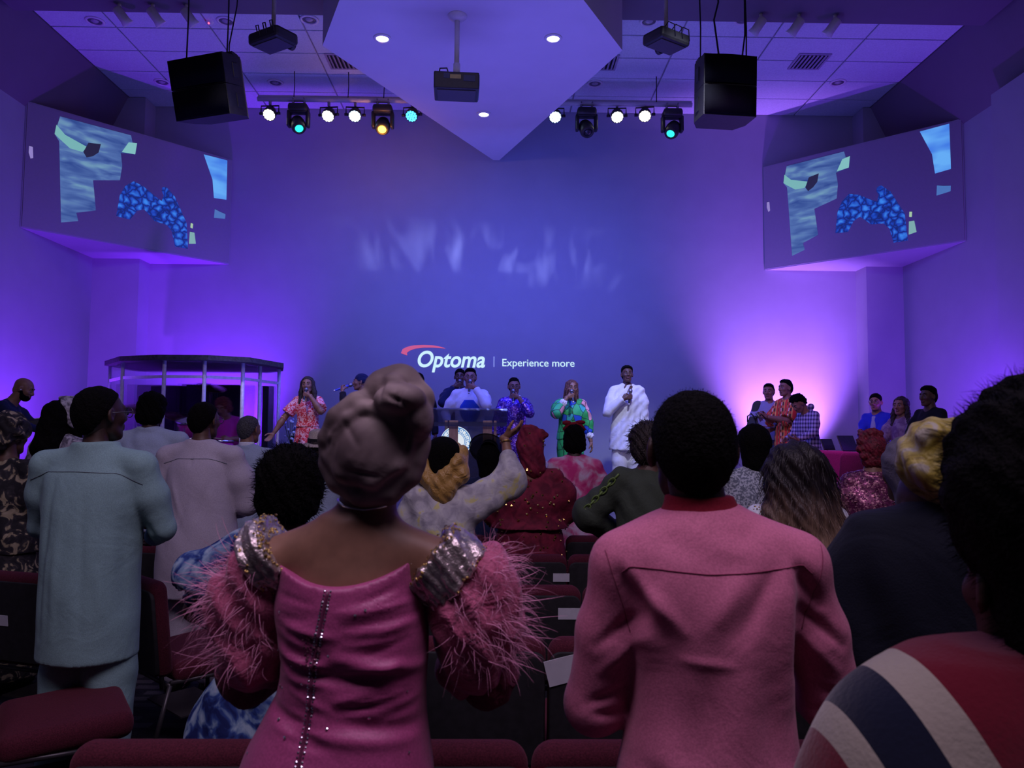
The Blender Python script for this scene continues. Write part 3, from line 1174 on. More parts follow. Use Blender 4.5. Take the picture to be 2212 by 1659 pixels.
def cabinet(parent, w, h, d, M, handles):
    prof = [(-w / 2, -d / 2), (w / 2, -d / 2), (w / 2, d * 0.15), (w * 0.36, d / 2), (-w * 0.36, d / 2), (-w / 2, d * 0.15)]
    mb = MB()
    mb.prism(prof, -h / 2, h / 2, M)
    o = mb.build('cabinet', spk_m, parent)
    g = MB()
    n = 8
    vs, fs = [], []
    for i in range(n + 1):
        x = -w / 2 + 0.01 + (w - 0.02) * i / n
        yb = -d / 2 - 0.012 - 0.03 * (1 - (2 * i / n - 1) ** 2)
        for z in (-h / 2 + 0.012, h / 2 - 0.012):
            vs.append(M @ Vector((x, yb, z)))
            vs.append(M @ Vector((x, -d / 2 - 0.001, z)))
    for i in range(n):
        a = 4 * i
        fs += [[a, a + 4, a + 6, a + 2], [a + 1, a + 3, a + 7, a + 5], [a, a + 1, a + 5, a + 4], [a + 2, a + 6, a + 7, a + 3]]
    fs += [[0, 2, 3, 1], [4 * n, 4 * n + 1, 4 * n + 3, 4 * n + 2]]
    g.add(vs, fs).build('grille', gr_m, o, True)
    for s in handles:
        q = MB()
        q.box(M @ Vector((s * w / 2, -d * 0.08, 0)), (0.015, 0.09, h * 0.5), M.to_3x3(), bev=0.006)
        q.build('handle', plain('handle_recess', (0.002, 0.002, 0.003), 0.4), o)
    return o


def speaker(label, px0, px1, pyt, pyb, d, yaw, pitches, w, cab):
    xc = XA((px0 + px1) / 2, d, pyt)
    zt = ZA(pyt, d, px0)
    zb = ZA(pyb, d, px0)
    t = thing('hanging_speaker', label, 'speaker', (xc, d, zt), yaw, 'hanging speakers')
    h = (zt - zb) / len(pitches) * 0.98
    z = -0.01
    y = 0.0
    for pch in pitches:
        M = Matrix.Translation((0, y, z)) @ Matrix.Rotation(math.radians(pch), 4, 'X') @ Matrix.Translation((0, 0, -h / 2))
        cabinet(t, w, h - 0.003, 0.44, M, (-1, 1))
        nx = M @ Vector((0, 0, -h / 2))
        y, z = nx.y, nx.z
    MB().box((0, 0, 0.0), (w * 0.98, 0.10, 0.03)).build('rigging_plate', black_m, t)
    return t, xc, zt


def hang(t, pts, name='hanging_cable', r=0.008):
    inv = t.matrix_basis.inverted()
    MB().tube([inv @ Vector(p) for p in pts], r, 6).build(name, black_m, t, True)


spl, xc, zt = speaker('black two-cabinet hanging speaker with handles showing, beside the warm lamp', 380, 520, 127, 250, 8.0, -0.34, (15, 16), 0.70, 2)
bpy.context.view_layer.update()
for px in (403, 490):
    a = PX(px, 126, 8.0)
    hang(spl, [a, (a.x + 0.005, 8.0, 6.0), (a.x, 8.0, 6.6)])
a = PX(495, 124, 8.0)
hang(spl, [a, (a.x - 0.01, 8.02, 5.75), (a.x + 0.05, 8.05, 6.2), (a.x + 0.06, 8.05, 6.6)], r=0.007)
spr, xc, zt = speaker('black two-cabinet hanging speaker with plain sides, beside the tilted projector', 1500, 1622, 134, 262, 8.0, 0.10, (3, 3.5), 0.58, 2)
bpy.context.view_layer.update()
for px in (1513, 1612):
    a = PX(px, 131, 8.0)
    hang(spr, [a, (a.x + 0.005, 8.0, 6.0), (a.x - 0.01, 8.0, 6.6)])
a = PX(1549, 131, 8.0)
hang(spr, [a, (a.x + 0.02, 8.0, 5.7), (a.x - 0.03, 8.0, 6.1), (a.x + 0.02, 8.0, 6.3), (a.x - 0.01, 8, 6.6)], r=0.01)
a = PX(1590, 132, 8.0)
hang(spr, [a, (a.x + 0.07, 8.0, a.z + 0.07), (a.x + 0.10, 8.0, a.z + 0.3), (a.x + 0.10, 8, 6.6)], r=0.009)


# ------------------------------------------------------------------ ceiling projectors
def projector(label, px, py, d, yaw, ztop, w=0.46, dep=0.36, h=0.14, pitch=0.0, central=False):
    p = PX(px, py, d)
    t = thing('projector', label, 'projector', p, yaw)
    R = Matrix.Rotation(pitch, 3, 'X')
    MB().box((0, 0, 0), (w, dep, h), R, bev=0.03 if not central else 0.012, seg=2).build('body', blackp_m, t)
    bp = MB().box(R @ Vector((0, 0, -h / 2 - 0.004)), (w - 0.07, dep - 0.07, 0.01), R)
    bp.build('bottom_panel', plain('projector_panel', (0.045, 0.042, 0.05), 0.6, grain=0.15, gscale=200), t)
    MB().lathe([(0.05, 0), (0.05, 0.045), (0.04, 0.05), (0.035, 0.03)], R @ Vector((w * 0.18, dep / 2, -0.01)), R @ Matrix.Rotation(math.radians(-90), 3, 'X'), 18).build('lens', black_m, t, True)
    MB().box((0, 0, h / 2 + 0.02), (0.18, 0.16, 0.03), bev=0.008).build('mount_plate', black_m, t)
    top = ztop - p.z
    if central:
        MB().cyl((0, 0, h / 2 + 0.03), (0, 0, top), 0.027, n=16).build('pole', white_m, t, True)
        MB().cyl((0, 0, h / 2 + 0.03), (0, 0, h / 2 + 0.16), 0.036, n=16).build('coupling', white_m, t, True)
        MB().lathe([(0.03, -0.06), (0.06, -0.05), (0.10, -0.012), (0.10, 0.0)], (0, 0, top), None, 20).build('ceiling_flange', white_m, t, True)
        bk = MB()
        bk.box((-0.10, -dep / 2 - 0.003, 0.02), (0.06, 0.006, 0.05))
        bk.box((0.13, -dep / 2 - 0.003, 0.0), (0.12, 0.006, 0.06))
        bk.build('rear_sockets', plain('sockets', (0.04, 0.05, 0.09), 0.4), t)
        MB().box((-0.01, -dep / 2 - 0.004, 0.012), (0.11, 0.006, 0.042)).build('rear_sticker', plain('yellow_sticker', (0.42, 0.36, 0.10), 0.6), t)
        MB().box((w / 2 + 0.002, 0, 0), (0.006, dep * 0.8, h * 0.7)).build('side_vent', plain('side_vent', (0.05, 0.20, 0.24), 0.5), t)
        MB().tube([(-0.18, -0.1, h / 2), (-0.17, -0.12, h / 2 + 0.05), (-0.10, -0.13, h / 2 + 0.05), (-0.08, -0.1, h / 2)], 0.008, 6).build('cable', black_m, t, True)
    else:
        MB().cyl((0, 0, h / 2 + 0.03), (0, 0, top), 0.022, n=14).build('pole', plain('grey_pole', (0.34, 0.33, 0.36), 0.5), t, True)
        for k in range(3):
            x = -0.12 + 0.1 * k
            MB().tube([(x, -0.1, h / 2), (x + 0.02, -0.14, h / 2 + 0.05), (x + 0.08, -0.16, h / 2 + 0.03), (x + 0.10, -0.15, -0.02)], 0.006, 6).build('cable', black_m, t, True)


projector('black ceiling projector on white pole under the kite-shaped soffit', 986, 188, 7.75, 0.06, ZK, 0.46, 0.42, 0.17, math.radians(6), True)
projector('tilted black ceiling projector on grey pole by the handled speaker', 590, 86, 7.6, -0.55, 6.6, 0.42, 0.30, 0.12, math.radians(4))
projector('tilted black ceiling projector on grey pole by the plain speaker', 1439, 88, 7.6, 0.55, 6.6, 0.40, 0.30, 0.12, math.radians(4))

# ------------------------------------------------------------------ drum booth
acr, _t = base('clear_acrylic', (0.80, 0.80, 0.92), 0.05)
_t.b.inputs['Transmission Weight'].default_value = 1.0
_t.b.inputs['IOR'].default_value = 1.08
_t.b.inputs['Alpha'].default_value = 0.42
hinge_m = plain('clear_hinge', (0.62, 0.60, 0.75), 0.35)
foam_m = plain('booth_foam', (0.035, 0.033, 0.042), 0.9, grain=0.2, bump=0.4, bscale=50)
dark_m = plain('booth_absorber', (0.010, 0.010, 0.016), 0.95, grain=0.2)
bth = thing('drum_booth', 'clear panelled drum booth with dark padded lid on stage', 'drum booth', (-4.0, 10.2, STZ))


def bl(v):
    return Vector(v) - bth.location


fl = [(XA(px, dd, 800), dd) for px, dd in ((238, 10.3), (265, 9.7), (355, 9.4), (442, 9.4), (525, 9.65), (562, 10.1), (603, 10.6))]
zt = ZA(778, 9.4, 420)
for i in range(len(fl) - 1):
    a, b = Vector((*fl[i], 0)), Vector((*fl[i + 1], 0))
    c = (a + b) / 2
    L = (b - a).length
    r = math.atan2(b.y - a.y, b.x - a.x)
    zr = ZA(815, 9.5, 420)
    for z0, z1 in ((STZ + 0.01, zr - 0.01), (zr + 0.01, zt - 0.02)):
        MB().box(bl((c.x, c.y, (z0 + z1) / 2)), (L - 0.04, 0.008, z1 - z0), (0, 0, r)).build('clear_panel', acr, bth)
    MB().box(bl((c.x, c.y, zr)), (L - 0.05, 0.022, 0.035), (0, 0, r)).build('cross_rail', hinge_m, bth)
for i, (x, y) in enumerate(fl):
    MB().cyl(bl((x, y, STZ)), bl((x, y, zt - 0.01)), 0.024, n=10).build('post', hinge_m, bth, True)
lid = [(XA(px, dd, 780), dd) for px, dd in ((226, 10.2), (258, 9.5), (340, 9.25), (450, 9.25), (540, 9.5), (613, 10.3), (612, 10.9), (580, 11.3), (300, 11.3))]
MB().prism([tuple((Vector((x, y, 0)) - bth.location).to_2d()) for x, y in lid], zt - STZ - 0.01, zt - STZ + 0.05).build('lid', foam_m, bth)
for p0, p1, dd, pt in ((298, 392, 11.1, 832), (394, 470, 11.15, 830), (472, 523, 11.1, 831)):
    x0, x1, z1 = XA(p0, dd, 850), XA(p1, dd, 850), ZA(pt, dd, p0)
    MB().box(bl(((x0 + x1) / 2, dd, (STZ + z1) / 2)), (x1 - x0, 0.08, z1 - STZ), bev=0.01).build('absorber_panel', dark_m, bth)
x0, x1, z1 = XA(559, 10.7, 850), XA(590, 10.7, 850), ZA(834, 10.7, 575)
MB().box(bl(((x0 + x1) / 2, 10.7, (STZ + z1) / 2)), (x1 - x0, 0.10, z1 - STZ), bev=0.01).build('absorber_panel', dark_m, bth)

# drum kit
shell_m = plain('magenta_drum_shell', (0.55, 0.03, 0.32), 0.25)
skin_d = plain('drum_skin', (0.6, 0.58, 0.6), 0.5)
brass = plain('cymbal_bronze', (0.30, 0.22, 0.10), 0.3, 0.9)


def drum(name, lab, c, r, h, tilt=(0, 0, 0)):
    t = thing(name, lab, 'drum', c)
    R = Euler(tilt).to_matrix()
    MB().lathe([(r, -h / 2), (r, h / 2)], (0, 0, 0), R, 24).build('shell', shell_m, t, True)
    for s in (-1, 1):
        MB().lathe([(r + 0.004, s * h / 2 - 0.012), (r + 0.012, s * h / 2 - 0.012), (r + 0.012, s * h / 2 + 0.014), (r + 0.004, s * h / 2 + 0.014), (r + 0.004, s * h / 2 - 0.012)], (0, 0, 0), R, 24, cap=False).build('hoop', chrome_m, t, True)
    MB().lathe([(0.0, h / 2 + 0.004), (r + 0.003, h / 2 + 0.004)], (0, 0, 0), R, 24, cap=False).build('head', skin_d, t)
    lg = MB()
    for k in range(8):
        a = k * math.pi / 4
        lg.box(R @ Vector((r * math.cos(a) * 1.02, r * math.sin(a) * 1.02, 0)), (0.02, 0.02, h * 0.5), R)
    lg.build('lugs', chrome_m, t)
    if name != 'bass_drum':
        st = MB()
        for k in range(3):
            a = k * 2.094
            st.tube([(0, 0, -h / 2 - 0.02), (0.05 * math.cos(a), 0.05 * math.sin(a), -h / 2 - 0.1), (0.22 * math.cos(a), 0.22 * math.sin(a), STZ - c[2] + 0.008)], 0.009, 6)
        st.build('stand', chrome_m, t, True)
    return t


drum('bass_drum', 'magenta bass drum on its side inside the booth', (XA(430, 9.95), 9.95, STZ + 0.29), 0.28, 0.36, (math.radians(90), 0, 0))
drum('tom_drum', 'magenta tom drum beside the lavender-shirted man, in the booth', (XA(408, 9.85), 9.85, STZ + 0.93), 0.13, 0.2, (0.3, 0, 0))
drum('floor_tom', 'magenta floor tom nearest the crouching drummer', (XA(478, 9.95), 9.95, STZ + 0.60), 0.15, 0.34)
drum('snare_drum', 'magenta snare drum in front of the drummer', (XA(380, 10.1), 10.1, STZ + 0.55), 0.17, 0.14)
for x, y, z, w in ((XA(385, 10.6), 10.6, ZA(905, 10.6), 'over the tom drum'), (XA(296, 10.05), 10.05, ZA(888, 10.05), 'nearest the wall-side panel'), (XA(452, 10.75), 10.75, ZA(842, 10.75), 'high beside the drummer')):
    t = thing('cymbal', 'tilted bronze cymbal on chrome stand ' + w, 'cymbal', (x, y, z), RNG.uniform(0, 1), 'cymbals in the drum booth')
    R = Euler((0.35, 0.15, 0)).to_matrix()
    MB().lathe([(0.0, 0.035), (0.03, 0.03), (0.05, 0.012), (0.12, 0.006), (0.2, -0.006), (0.2, -0.008), (0.05, 0.008), (0.0, 0.028)], (0, 0, 0), R, 28, cap=False).build('plate', brass, t, True)
    st = MB().tube([(0, 0, 0.05), (0, 0, STZ - z + 0.3)], 0.01, 8)
    for k in range(3):
        a = k * 2.094 + 0.4
        st.tube([(0, 0, STZ - z + 0.35), (0.26 * math.cos(a), 0.26 * math.sin(a), STZ - z + 0.01)], 0.009, 6)
    st.build('stand', chrome_m, t, True)

# ------------------------------------------------------------------ lectern
YLc = 9.55
lx0, lx1 = XA(938, YLc, 890), XA(1096, YLc, 890)
lz = ZA(884, YLc, 1020)
lec = thing('lectern', 'smoked clear lectern with wooden posts and round white emblem', 'lectern', ((lx0 + lx1) / 2, YLc, STZ))
lw = lx1 - lx0
hl = lz - STZ
smoke, _t = base('smoked_acrylic', (0.10, 0.11, 0.20), 0.08)
_t.b.inputs['Alpha'].default_value = 0.62
wood_m, _t = base('lectern_wood', (0.5, 0.3, 0.2), 0.4)
_n = _t.new('ShaderNodeTexNoise', Vector=_t.coord(scale=(30, 30, 3)), Scale=1.0, Detail=4.0, Distortion=0.8)
_t.col(_t.ramp(_n.outputs[0], [(0.3, (0.55, 0.34, 0.24)), (0.7, (0.80, 0.56, 0.44))]))
R = Euler((math.radians(-26), 0, 0)).to_matrix()
MB().box((0, 0.05, hl - 0.09), (lw, 0.42, 0.02), R, bev=0.004).build('reading_top', smoke, lec)
MB().box((0, 0.05 + 0.19, hl + 0.004), (lw, 0.016, 0.026), bev=0.003).build('top_edge', plain('acrylic_edge_highlight', (0.85, 0.88, 0.95), 0.3), lec)  # pale strip: light caught by the edge is put into its colour
MB().box((0, -0.13, hl - 0.19), (lw - 0.02, 0.012, 0.05)).build('front_lip', smoke, lec)
xp = XA(1053, YLc, 950) - lec.location.x
for s in (-1, 1):
    MB().box((s * xp, 0, (hl - 0.14) / 2), (0.115, 0.12, hl - 0.14), bev=0.006).build('wood_post', wood_m, lec)
    MB().box((s * (xp + 0.095), 0.03, (hl - 0.14) / 2), (0.035, 0.06, hl - 0.14), bev=0.004).build('wood_strip', wood_m, lec)
MB().box((0, -0.03, (hl - 0.15) / 2 + 0.04), (2 * xp - 0.115, 0.01, hl - 0.24)).build('front_panel', smoke, lec)
MB().box((0, 0.02, 0.025), (2 * xp + 0.4, 0.44, 0.05), bev=0.01).build('base', black_m, lec)
MB().box((0, 0.0, 0.42), (2 * xp - 0.115, 0.05, 0.40)).build('inner_shelf', plain('lectern_blue', (0.05, 0.07, 0.25), 0.5), lec)
# emblem: glow added to its colours to make it brighter
ez = ZA(954, YLc, 985) - STZ
ex = XA(985, YLc, 955) - lec.location.x
er = 0.19
emb_b = emit('emblem_glow_blue', (0.10, 0.32, 0.75), 0.75)
emb_w = emit('emblem_glow_white', (0.85, 0.92, 1.0), 0.85)
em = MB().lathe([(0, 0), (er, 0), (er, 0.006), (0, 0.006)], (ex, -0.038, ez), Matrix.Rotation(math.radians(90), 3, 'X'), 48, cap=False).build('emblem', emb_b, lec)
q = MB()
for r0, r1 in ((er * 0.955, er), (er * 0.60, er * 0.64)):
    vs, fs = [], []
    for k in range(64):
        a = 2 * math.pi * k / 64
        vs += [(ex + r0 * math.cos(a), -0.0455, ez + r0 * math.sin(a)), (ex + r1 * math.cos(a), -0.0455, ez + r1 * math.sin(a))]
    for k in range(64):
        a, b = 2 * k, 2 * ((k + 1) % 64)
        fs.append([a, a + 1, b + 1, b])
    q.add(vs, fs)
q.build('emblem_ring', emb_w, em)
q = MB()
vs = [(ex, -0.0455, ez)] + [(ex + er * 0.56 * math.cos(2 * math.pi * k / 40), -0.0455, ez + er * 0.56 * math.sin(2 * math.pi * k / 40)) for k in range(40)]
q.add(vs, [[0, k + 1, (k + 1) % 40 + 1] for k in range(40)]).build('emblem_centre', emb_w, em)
q = MB()


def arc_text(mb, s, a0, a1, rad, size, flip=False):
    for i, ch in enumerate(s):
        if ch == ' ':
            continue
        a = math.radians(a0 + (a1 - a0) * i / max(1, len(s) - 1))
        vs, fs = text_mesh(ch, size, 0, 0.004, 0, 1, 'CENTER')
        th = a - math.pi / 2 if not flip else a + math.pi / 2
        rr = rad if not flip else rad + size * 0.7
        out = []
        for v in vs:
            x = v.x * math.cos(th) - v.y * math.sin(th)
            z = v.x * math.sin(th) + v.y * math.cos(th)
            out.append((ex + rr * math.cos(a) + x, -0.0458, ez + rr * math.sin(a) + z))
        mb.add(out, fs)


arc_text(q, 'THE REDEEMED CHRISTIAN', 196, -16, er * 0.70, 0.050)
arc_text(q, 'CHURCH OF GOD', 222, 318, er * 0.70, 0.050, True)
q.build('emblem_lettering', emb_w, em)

# ------------------------------------------------------------------ keyboard player's keyboard, music stands, mic stand
kb = thing('keyboard', 'dark stage keyboard sloping on a stand beside the bald musician', 'keyboard', (-4.85, 8.75, 0.7), 0.5)
kz = 1.03
R = Euler((0.0, -0.16, 0)).to_matrix()
MB().box((0, 0, kz), (1.15, 0.30, 0.09), R, bev=0.015).build('case', blackp_m, kb)
q = MB()
for k in range(28):
    q.box(R @ Vector((-0.52 + 0.0385 * k, 0.07, 0.05)) + Vector((0, 0, kz)), (0.036, 0.13, 0.012), R)
tag(q.build('white_keys', white_m, kb), kind='stuff')
q = MB()
for s in (-1, 1):
    q.tube([(s * 0.35, -0.2, 0.01), (-s * 0.35, 0.0, kz - 0.07)], 0.018, 8)
    q.tube([(s * 0.35, -0.22, 0.012), (s * 0.35, 0.22, 0.012)], 0.018, 8)
q.build('stand', black_m, kb, True)

for px, py, d, w, hgt, lab in ((1788, 960, 8.9, 0.17, 0.14, 'small slanted tablet on a stand behind the magenta chairs, nearer the plaid shirt'), (1831, 958, 8.8, 0.24, 0.20, 'larger slanted dark tablet on a stand behind the magenta chairs')):
    p = PX(px, py, d)
    t = thing('tablet_stand', lab, 'music stand', (p.x, p.y, STZ), 0.35)
    z = p.z - STZ
    R = Euler((math.radians(65), 0, 0)).to_matrix()
    MB().box((0, 0, z), (w, hgt, 0.014), R, bev=0.004).build('tablet', blackp_m, t)
    MB().box(R @ Vector((0, 0, 0.0085)) + Vector((0, 0, z)), (w - 0.02, hgt - 0.02, 0.002), R).build('tablet_screen', plain('tablet_glass', (0.03, 0.03, 0.07), 0.15), t)
    st = MB().tube([(0, 0.01, z - 0.06), (0, 0.02, 0.1)], 0.01, 8)
    for k in range(3):
        a = k * 2.094
        st.tube([(0, 0.02, 0.14), (0.2 * math.cos(a), 0.02 + 0.2 * math.sin(a), 0.008)], 0.008, 6)
    st.build('stand', black_m, t, True)
p = PX(1632, 903, 8.6)
t = thing('microphone_stand', 'black boom microphone stand rising behind the tweed jacket', 'microphone stand', (p.x, p.y, STZ))
z = p.z - STZ
st = MB().tube([(0, 0, z), (0, 0, 0.1)], 0.011, 8)
for k in range(3):
    a = k * 2.094 + 0.5
    st.tube([(0, 0, 0.14), (0.26 * math.cos(a), 0.26 * math.sin(a), 0.008)], 0.009, 6)
st.build('pole', black_m, t, True)
MB().tube([(-0.09, 0, z - 0.05), (-0.09, 0, z + 0.02), (-0.05, 0, z + 0.05), (0.0, 0, z), (0.07, 0, z + 0.04), (0.12, 0, z - 0.01)], 0.008, 6).build('boom', black_m, t, True)
MB().sphere((0, 0, z), 0.025, 10, 8).build('clamp', black_m, t, True)
MB().tube([(0.01, 0, z + 0.06), (0.07, 0, z - 0.03)], [0.016, 0.02], 10).build('microphone_head', grey_m, t, True)

# flowers by the red print dress
p = PX(630, 925, 10.9)
t = thing('flower_arrangement', 'pale blue flower arrangement on a dark plant stand behind the red print dress', 'flowers', (p.x, p.y, STZ))
z = p.z - STZ
MB().lathe([(0.10, 0.0), (0.09, 0.02), (0.02, 0.04), (0.02, z - 0.42), (0.07, z - 0.40), (0.09, z - 0.22), (0.08, z - 0.22)], n=16).build('stand', black_m, t, True)
q = MB()
lf = MB()
for k in range(46):
    a = RNG.uniform(0, 6.28)
    rr = 0.10 * math.sqrt(RNG.random())
    c = (rr * math.cos(a), rr * math.sin(a), z + RNG.uniform(-0.24, 0.14))
    q.sphere(c, RNG.uniform(0.014, 0.026), 6, 4)
    lf.tube([(0, 0, z - 0.24), (c[0] * 0.6, c[1] * 0.6, z - 0.1), c], 0.003, 4)
tag(q.build('blossoms', plain('pale_blue_petal', (0.35, 0.45, 0.65), 0.7), t, True), kind='stuff')
tag(lf.build('stems', plain('stem_green', (0.03, 0.08, 0.04), 0.7), t, True), kind='stuff')

# ------------------------------------------------------------------ church chairs
chair_m, _t = base('maroon_upholstery', (0.10, 0.012, 0.03), 0.9, 0, 0.2)
_t.b.inputs['Sheen Weight'].default_value = 0.2
_t.b.inputs['Sheen Tint'].default_value = (0.6, 0.2, 0.25, 1)
_n = _t.new('ShaderNodeTexNoise', Vector=_t.coord(), Scale=220.0, Detail=2.0)
_t.col(_t.ramp(_n.outputs[0], [(0.3, (0.042, 0.005, 0.012)), (0.7, (0.090, 0.012, 0.025))]))
_t.bump(_n.outputs[0], 0.3, 0.005)
backp_m = plain('chair_back_shade', (0.010, 0.009, 0.012), 0.8, grain=0.2)  # near-black sheet: shade on the unlit chair backs put into colour
frame_m = plain('chair_frame', (0.05, 0.045, 0.05), 0.4, 0.5)
card_m = plain('white_card', (0.55, 0.55, 0.60), 0.7, grain=0.02)


def slab(w, h, t, r, bev):
    """upright cushion with rounded upper corners, centred in x, standing on z=0, thickness along y"""
    bm = bmesh.new()
    pts = [(-w / 2 + 0.02, 0), (w / 2 - 0.02, 0), (w / 2, 0.02)]
    for k in range(7):
        a = math.pi / 2 * k / 6
        pts.append((w / 2 - r + r * math.cos(a), h - r + r * math.sin(a)))
    for k in range(7):
        a = math.pi / 2 + math.pi / 2 * k / 6
        pts.append((-w / 2 + r + r * math.cos(a), h - r + r * math.sin(a)))
    pts.append((-w / 2, 0.02))
    f = bm.faces.new([bm.verts.new((x, -t / 2, z)) for x, z in pts])
    ret = bmesh.ops.extrude_face_region(bm, geom=[f])
    for v in [g for g in ret['geom'] if isinstance(g, bmesh.types.BMVert)]:
        v.co.y = t / 2
    bmesh.ops.recalc_face_normals(bm, faces=bm.faces[:])
    ed = [e for e in bm.edges if abs(e.verts[0].co.y - e.verts[1].co.y) < 1e-6]
    bmesh.ops.bevel(bm, geom=ed, offset=bev, segments=4, affect='EDGES', profile=0.5)
    bm.verts.ensure_lookup_table()
    vs = [v.co.copy() for v in bm.verts]
    fs = [[v.index for v in f.verts] for f in bm.faces]
    bm.free()
    return vs, fs


def build_chair(name):
    t = thing(name, 'chair', 'chair')
    vs, fs = slab(0.545, 0.47, 0.085, 0.055, 0.038)
    M = Matrix.Translation((0, 0, 0.40)) @ Matrix.Rotation(math.radians(6), 4, 'X')
    MB().add([M @ v for v in vs], fs).build('backrest', chair_m, t, True)
    vs, fs = slab(0.538, 0.42, 0.02, 0.045, 0.006)
    M2 = Matrix.Translation((0, -0.040, 0.408)) @ Matrix.Rotation(math.radians(6), 4, 'X')
    MB().add([M2 @ v for v in vs], fs).build('back_shade', backp_m, t, True)
    MB().box((0, 0.285, 0.41), (0.53, 0.47, 0.11), (math.radians(3), 0, 0), bev=0.045, seg=4).build('seat', chair_m, t, True)
    fr = MB()
    for s in (-1, 1):
        fr.tube([(s * 0.245, 0.03, 0.36), (s * 0.245, 0.47, 0.345)], 0.012, 8)
        fr.tube([(s * 0.245, -0.01, 0.34), (s * 0.245, -0.03, 0.60)], 0.012, 8)
    fr.tube([(-0.245, 0.03, 0.345), (0.245, 0.03, 0.345)], 0.012, 8)
    fr.tube([(-0.245, 0.45, 0.34), (0.245, 0.45, 0.34)], 0.012, 8)
    fr.build('frame', frame_m, t, True)
    for s in (-1, 1):
        MB().tube([(s * 0.245, 0.03, 0.35), (s * 0.25, -0.06, 0.012)], 0.012, 8).build('leg', frame_m, t, True)
        MB().tube([(s * 0.245, 0.46, 0.34), (s * 0.25, 0.48, 0.012)], 0.012, 8).build('leg', frame_m, t, True)
    MB().box((0, 0.24, 0.16), (0.40, 0.26, 0.008)).build('book_rack', frame_m, t)
    return t


chair0 = build_chair('church_chair')
first_chair = [True]
ORD = ['first', 'second', 'third', 'fourth', 'fifth', 'sixth', 'seventh', 'eighth', 'ninth', 'tenth', 'eleventh', 'twelfth']


def chair(x, y, rz, label, group, z=0.0):
    if first_chair[0]:
        o = chair0
        first_chair[0] = False
    else:
        o = copy_tree(chair0)
    o.location = (x, y, z)
    o.rotation_euler = (0, 0, rz)
    o['label'] = label
    o['group'] = group
    return o


ROWS = [(1.91, -0.75, 6, 'nearest'), (2.86, -0.65, 6, 'second-nearest'), (3.81, -0.42, 6, 'middle'), (4.76, -0.96, 8, 'second-farthest'), (5.62, -0.90, 8, 'farthest')]
chairs = {}
for ri, (y, x0, n, rw) in enumerate(ROWS):
    for k in range(n):
        nm = 'maroon padded church chair, %s from the aisle in the %s row of the centre block' % (ORD[k], rw)
        chairs[(ri, k)] = chair(x0 + 0.553 * k, y + 0.045, 0, nm, 'church chairs in the centre block')


def card(o, x, z, w, h, rz=0.0, name='seat_card'):
    MB().box((x, -0.062 - (z - 0.5) * 0.1, z), (w, 0.003, h), (math.radians(6), rz, 0)).build(name, card_m, o)


LEFT = [(-28, 1325, 3.15, -1.0, 'nearest, seat turned to the centre aisle'), (40, 1222, 4.15, -0.30, 'behind the woman in black and gold print'), (318, 1232, 4.05, -0.75, 'beside the teal kaftan hem'), (322, 1165, 5.1, -0.3, 'half hidden between the two kaftans')]
lchairs = []
for px, py, d, rz, w in LEFT:
    p = PX(px, py, d)
    lchairs.append(chair(p.x, p.y, rz, 'maroon padded church chair across the aisle, ' + w, 'church chairs across the aisle'))
card(lchairs[1], -0.02, 0.62, 0.10, 0.055)
CH = [(1772, 8.0, 'nearest the plaid shirt'), (1818, 7.48, 'in the middle, gold bag on its seat'), (1866, 6.96, 'beside the red curls')]
for i, (px, dd, w) in enumerate(CH):
    o = chair(XA(px, dd, 980), dd, math.radians(118), 'magenta-lit padded chair turned to the stage, ' + w, 'choir chairs by the stage', z=0.58)
# low riser under the choir chairs
struct('floor', b3(2.7, 5.9, 6.55, YS - 0.04, 0.0, 0.58), riser_m)

# paper and cards
c = chairs[(1, 2)]
for key, px, py, w, h, rz in (((1, 2), 1222, 1450, 0.14, 0.095, -0.25), ((2, 3), 1233, 1328, 0.12, 0.055, 0.0), ((3, 4), 1213, 1249, 0.10, 0.05, 0.0)):
    best = None
    y = ROWS[key[0]][0]
    x = XA(px, y - 0.06, py)
    z = ZA(py, y - 0.06, px)
    for k in range(ROWS[key[0]][2]):
        c = chairs[(key[0], k)]
        if best is None or abs(c.location.x - x) < abs(best.location.x - x):
            best = c
    card(best, x - best.location.x, z, w, h, rz, 'envelope' if key[0] == 1 else 'seat_card')

# ================================================================== PEOPLE
SKIN = {}
for nm, c in (('deep', (0.045, 0.022, 0.016)), ('dark', (0.095, 0.046, 0.03)), ('brown', (0.24, 0.12, 0.075))):
    m, t = base('skin_' + nm, c, 0.5, 0, 0.4)
    n = t.new('ShaderNodeTexNoise', Vector=t.coord(), Scale=35.0, Detail=3.0)
    t.col(t.ramp(n.outputs[0], [(0.3, tuple(x * 0.88 for x in c)), (0.7, tuple(x * 1.1 for x in c))]))
    t.b.inputs['Subsurface Weight'].default_value = 0.06
    t.b.inputs['Subsurface Radius'].default_value = (0.02, 0.008, 0.004)
    SKIN[nm] = m
hair_m = plain('black_hair', (0.0028, 0.0024, 0.0026), 0.85, spec=0.08, grain=0.3, gscale=90, bump=0.9, bscale=140)
hairb_m = plain('brown_black_hair', (0.020, 0.012, 0.010), 0.6, grain=0.35, gscale=60, bump=0.8, bscale=120)
greyhair_m = plain('greying_hair', (0.055, 0.055, 0.06), 0.7, grain=0.4, gscale=120, bump=0.8, bscale=150)
eye_m = plain('eye_white', (0.22, 0.20, 0.19), 0.35, grain=0.01)
iris_m = plain('eye_dark', (0.010, 0.006, 0.004), 0.15)
lip_m = plain('lip', (0.12, 0.035, 0.035), 0.45)
gold_m = plain('gold', (0.75, 0.50, 0.15), 0.25, 1.0)
silver_m = plain('silver', (0.75, 0.75, 0.8), 0.2, 1.0)
shoe_m = plain('black_shoe', (0.014, 0.012, 0.012), 0.35)
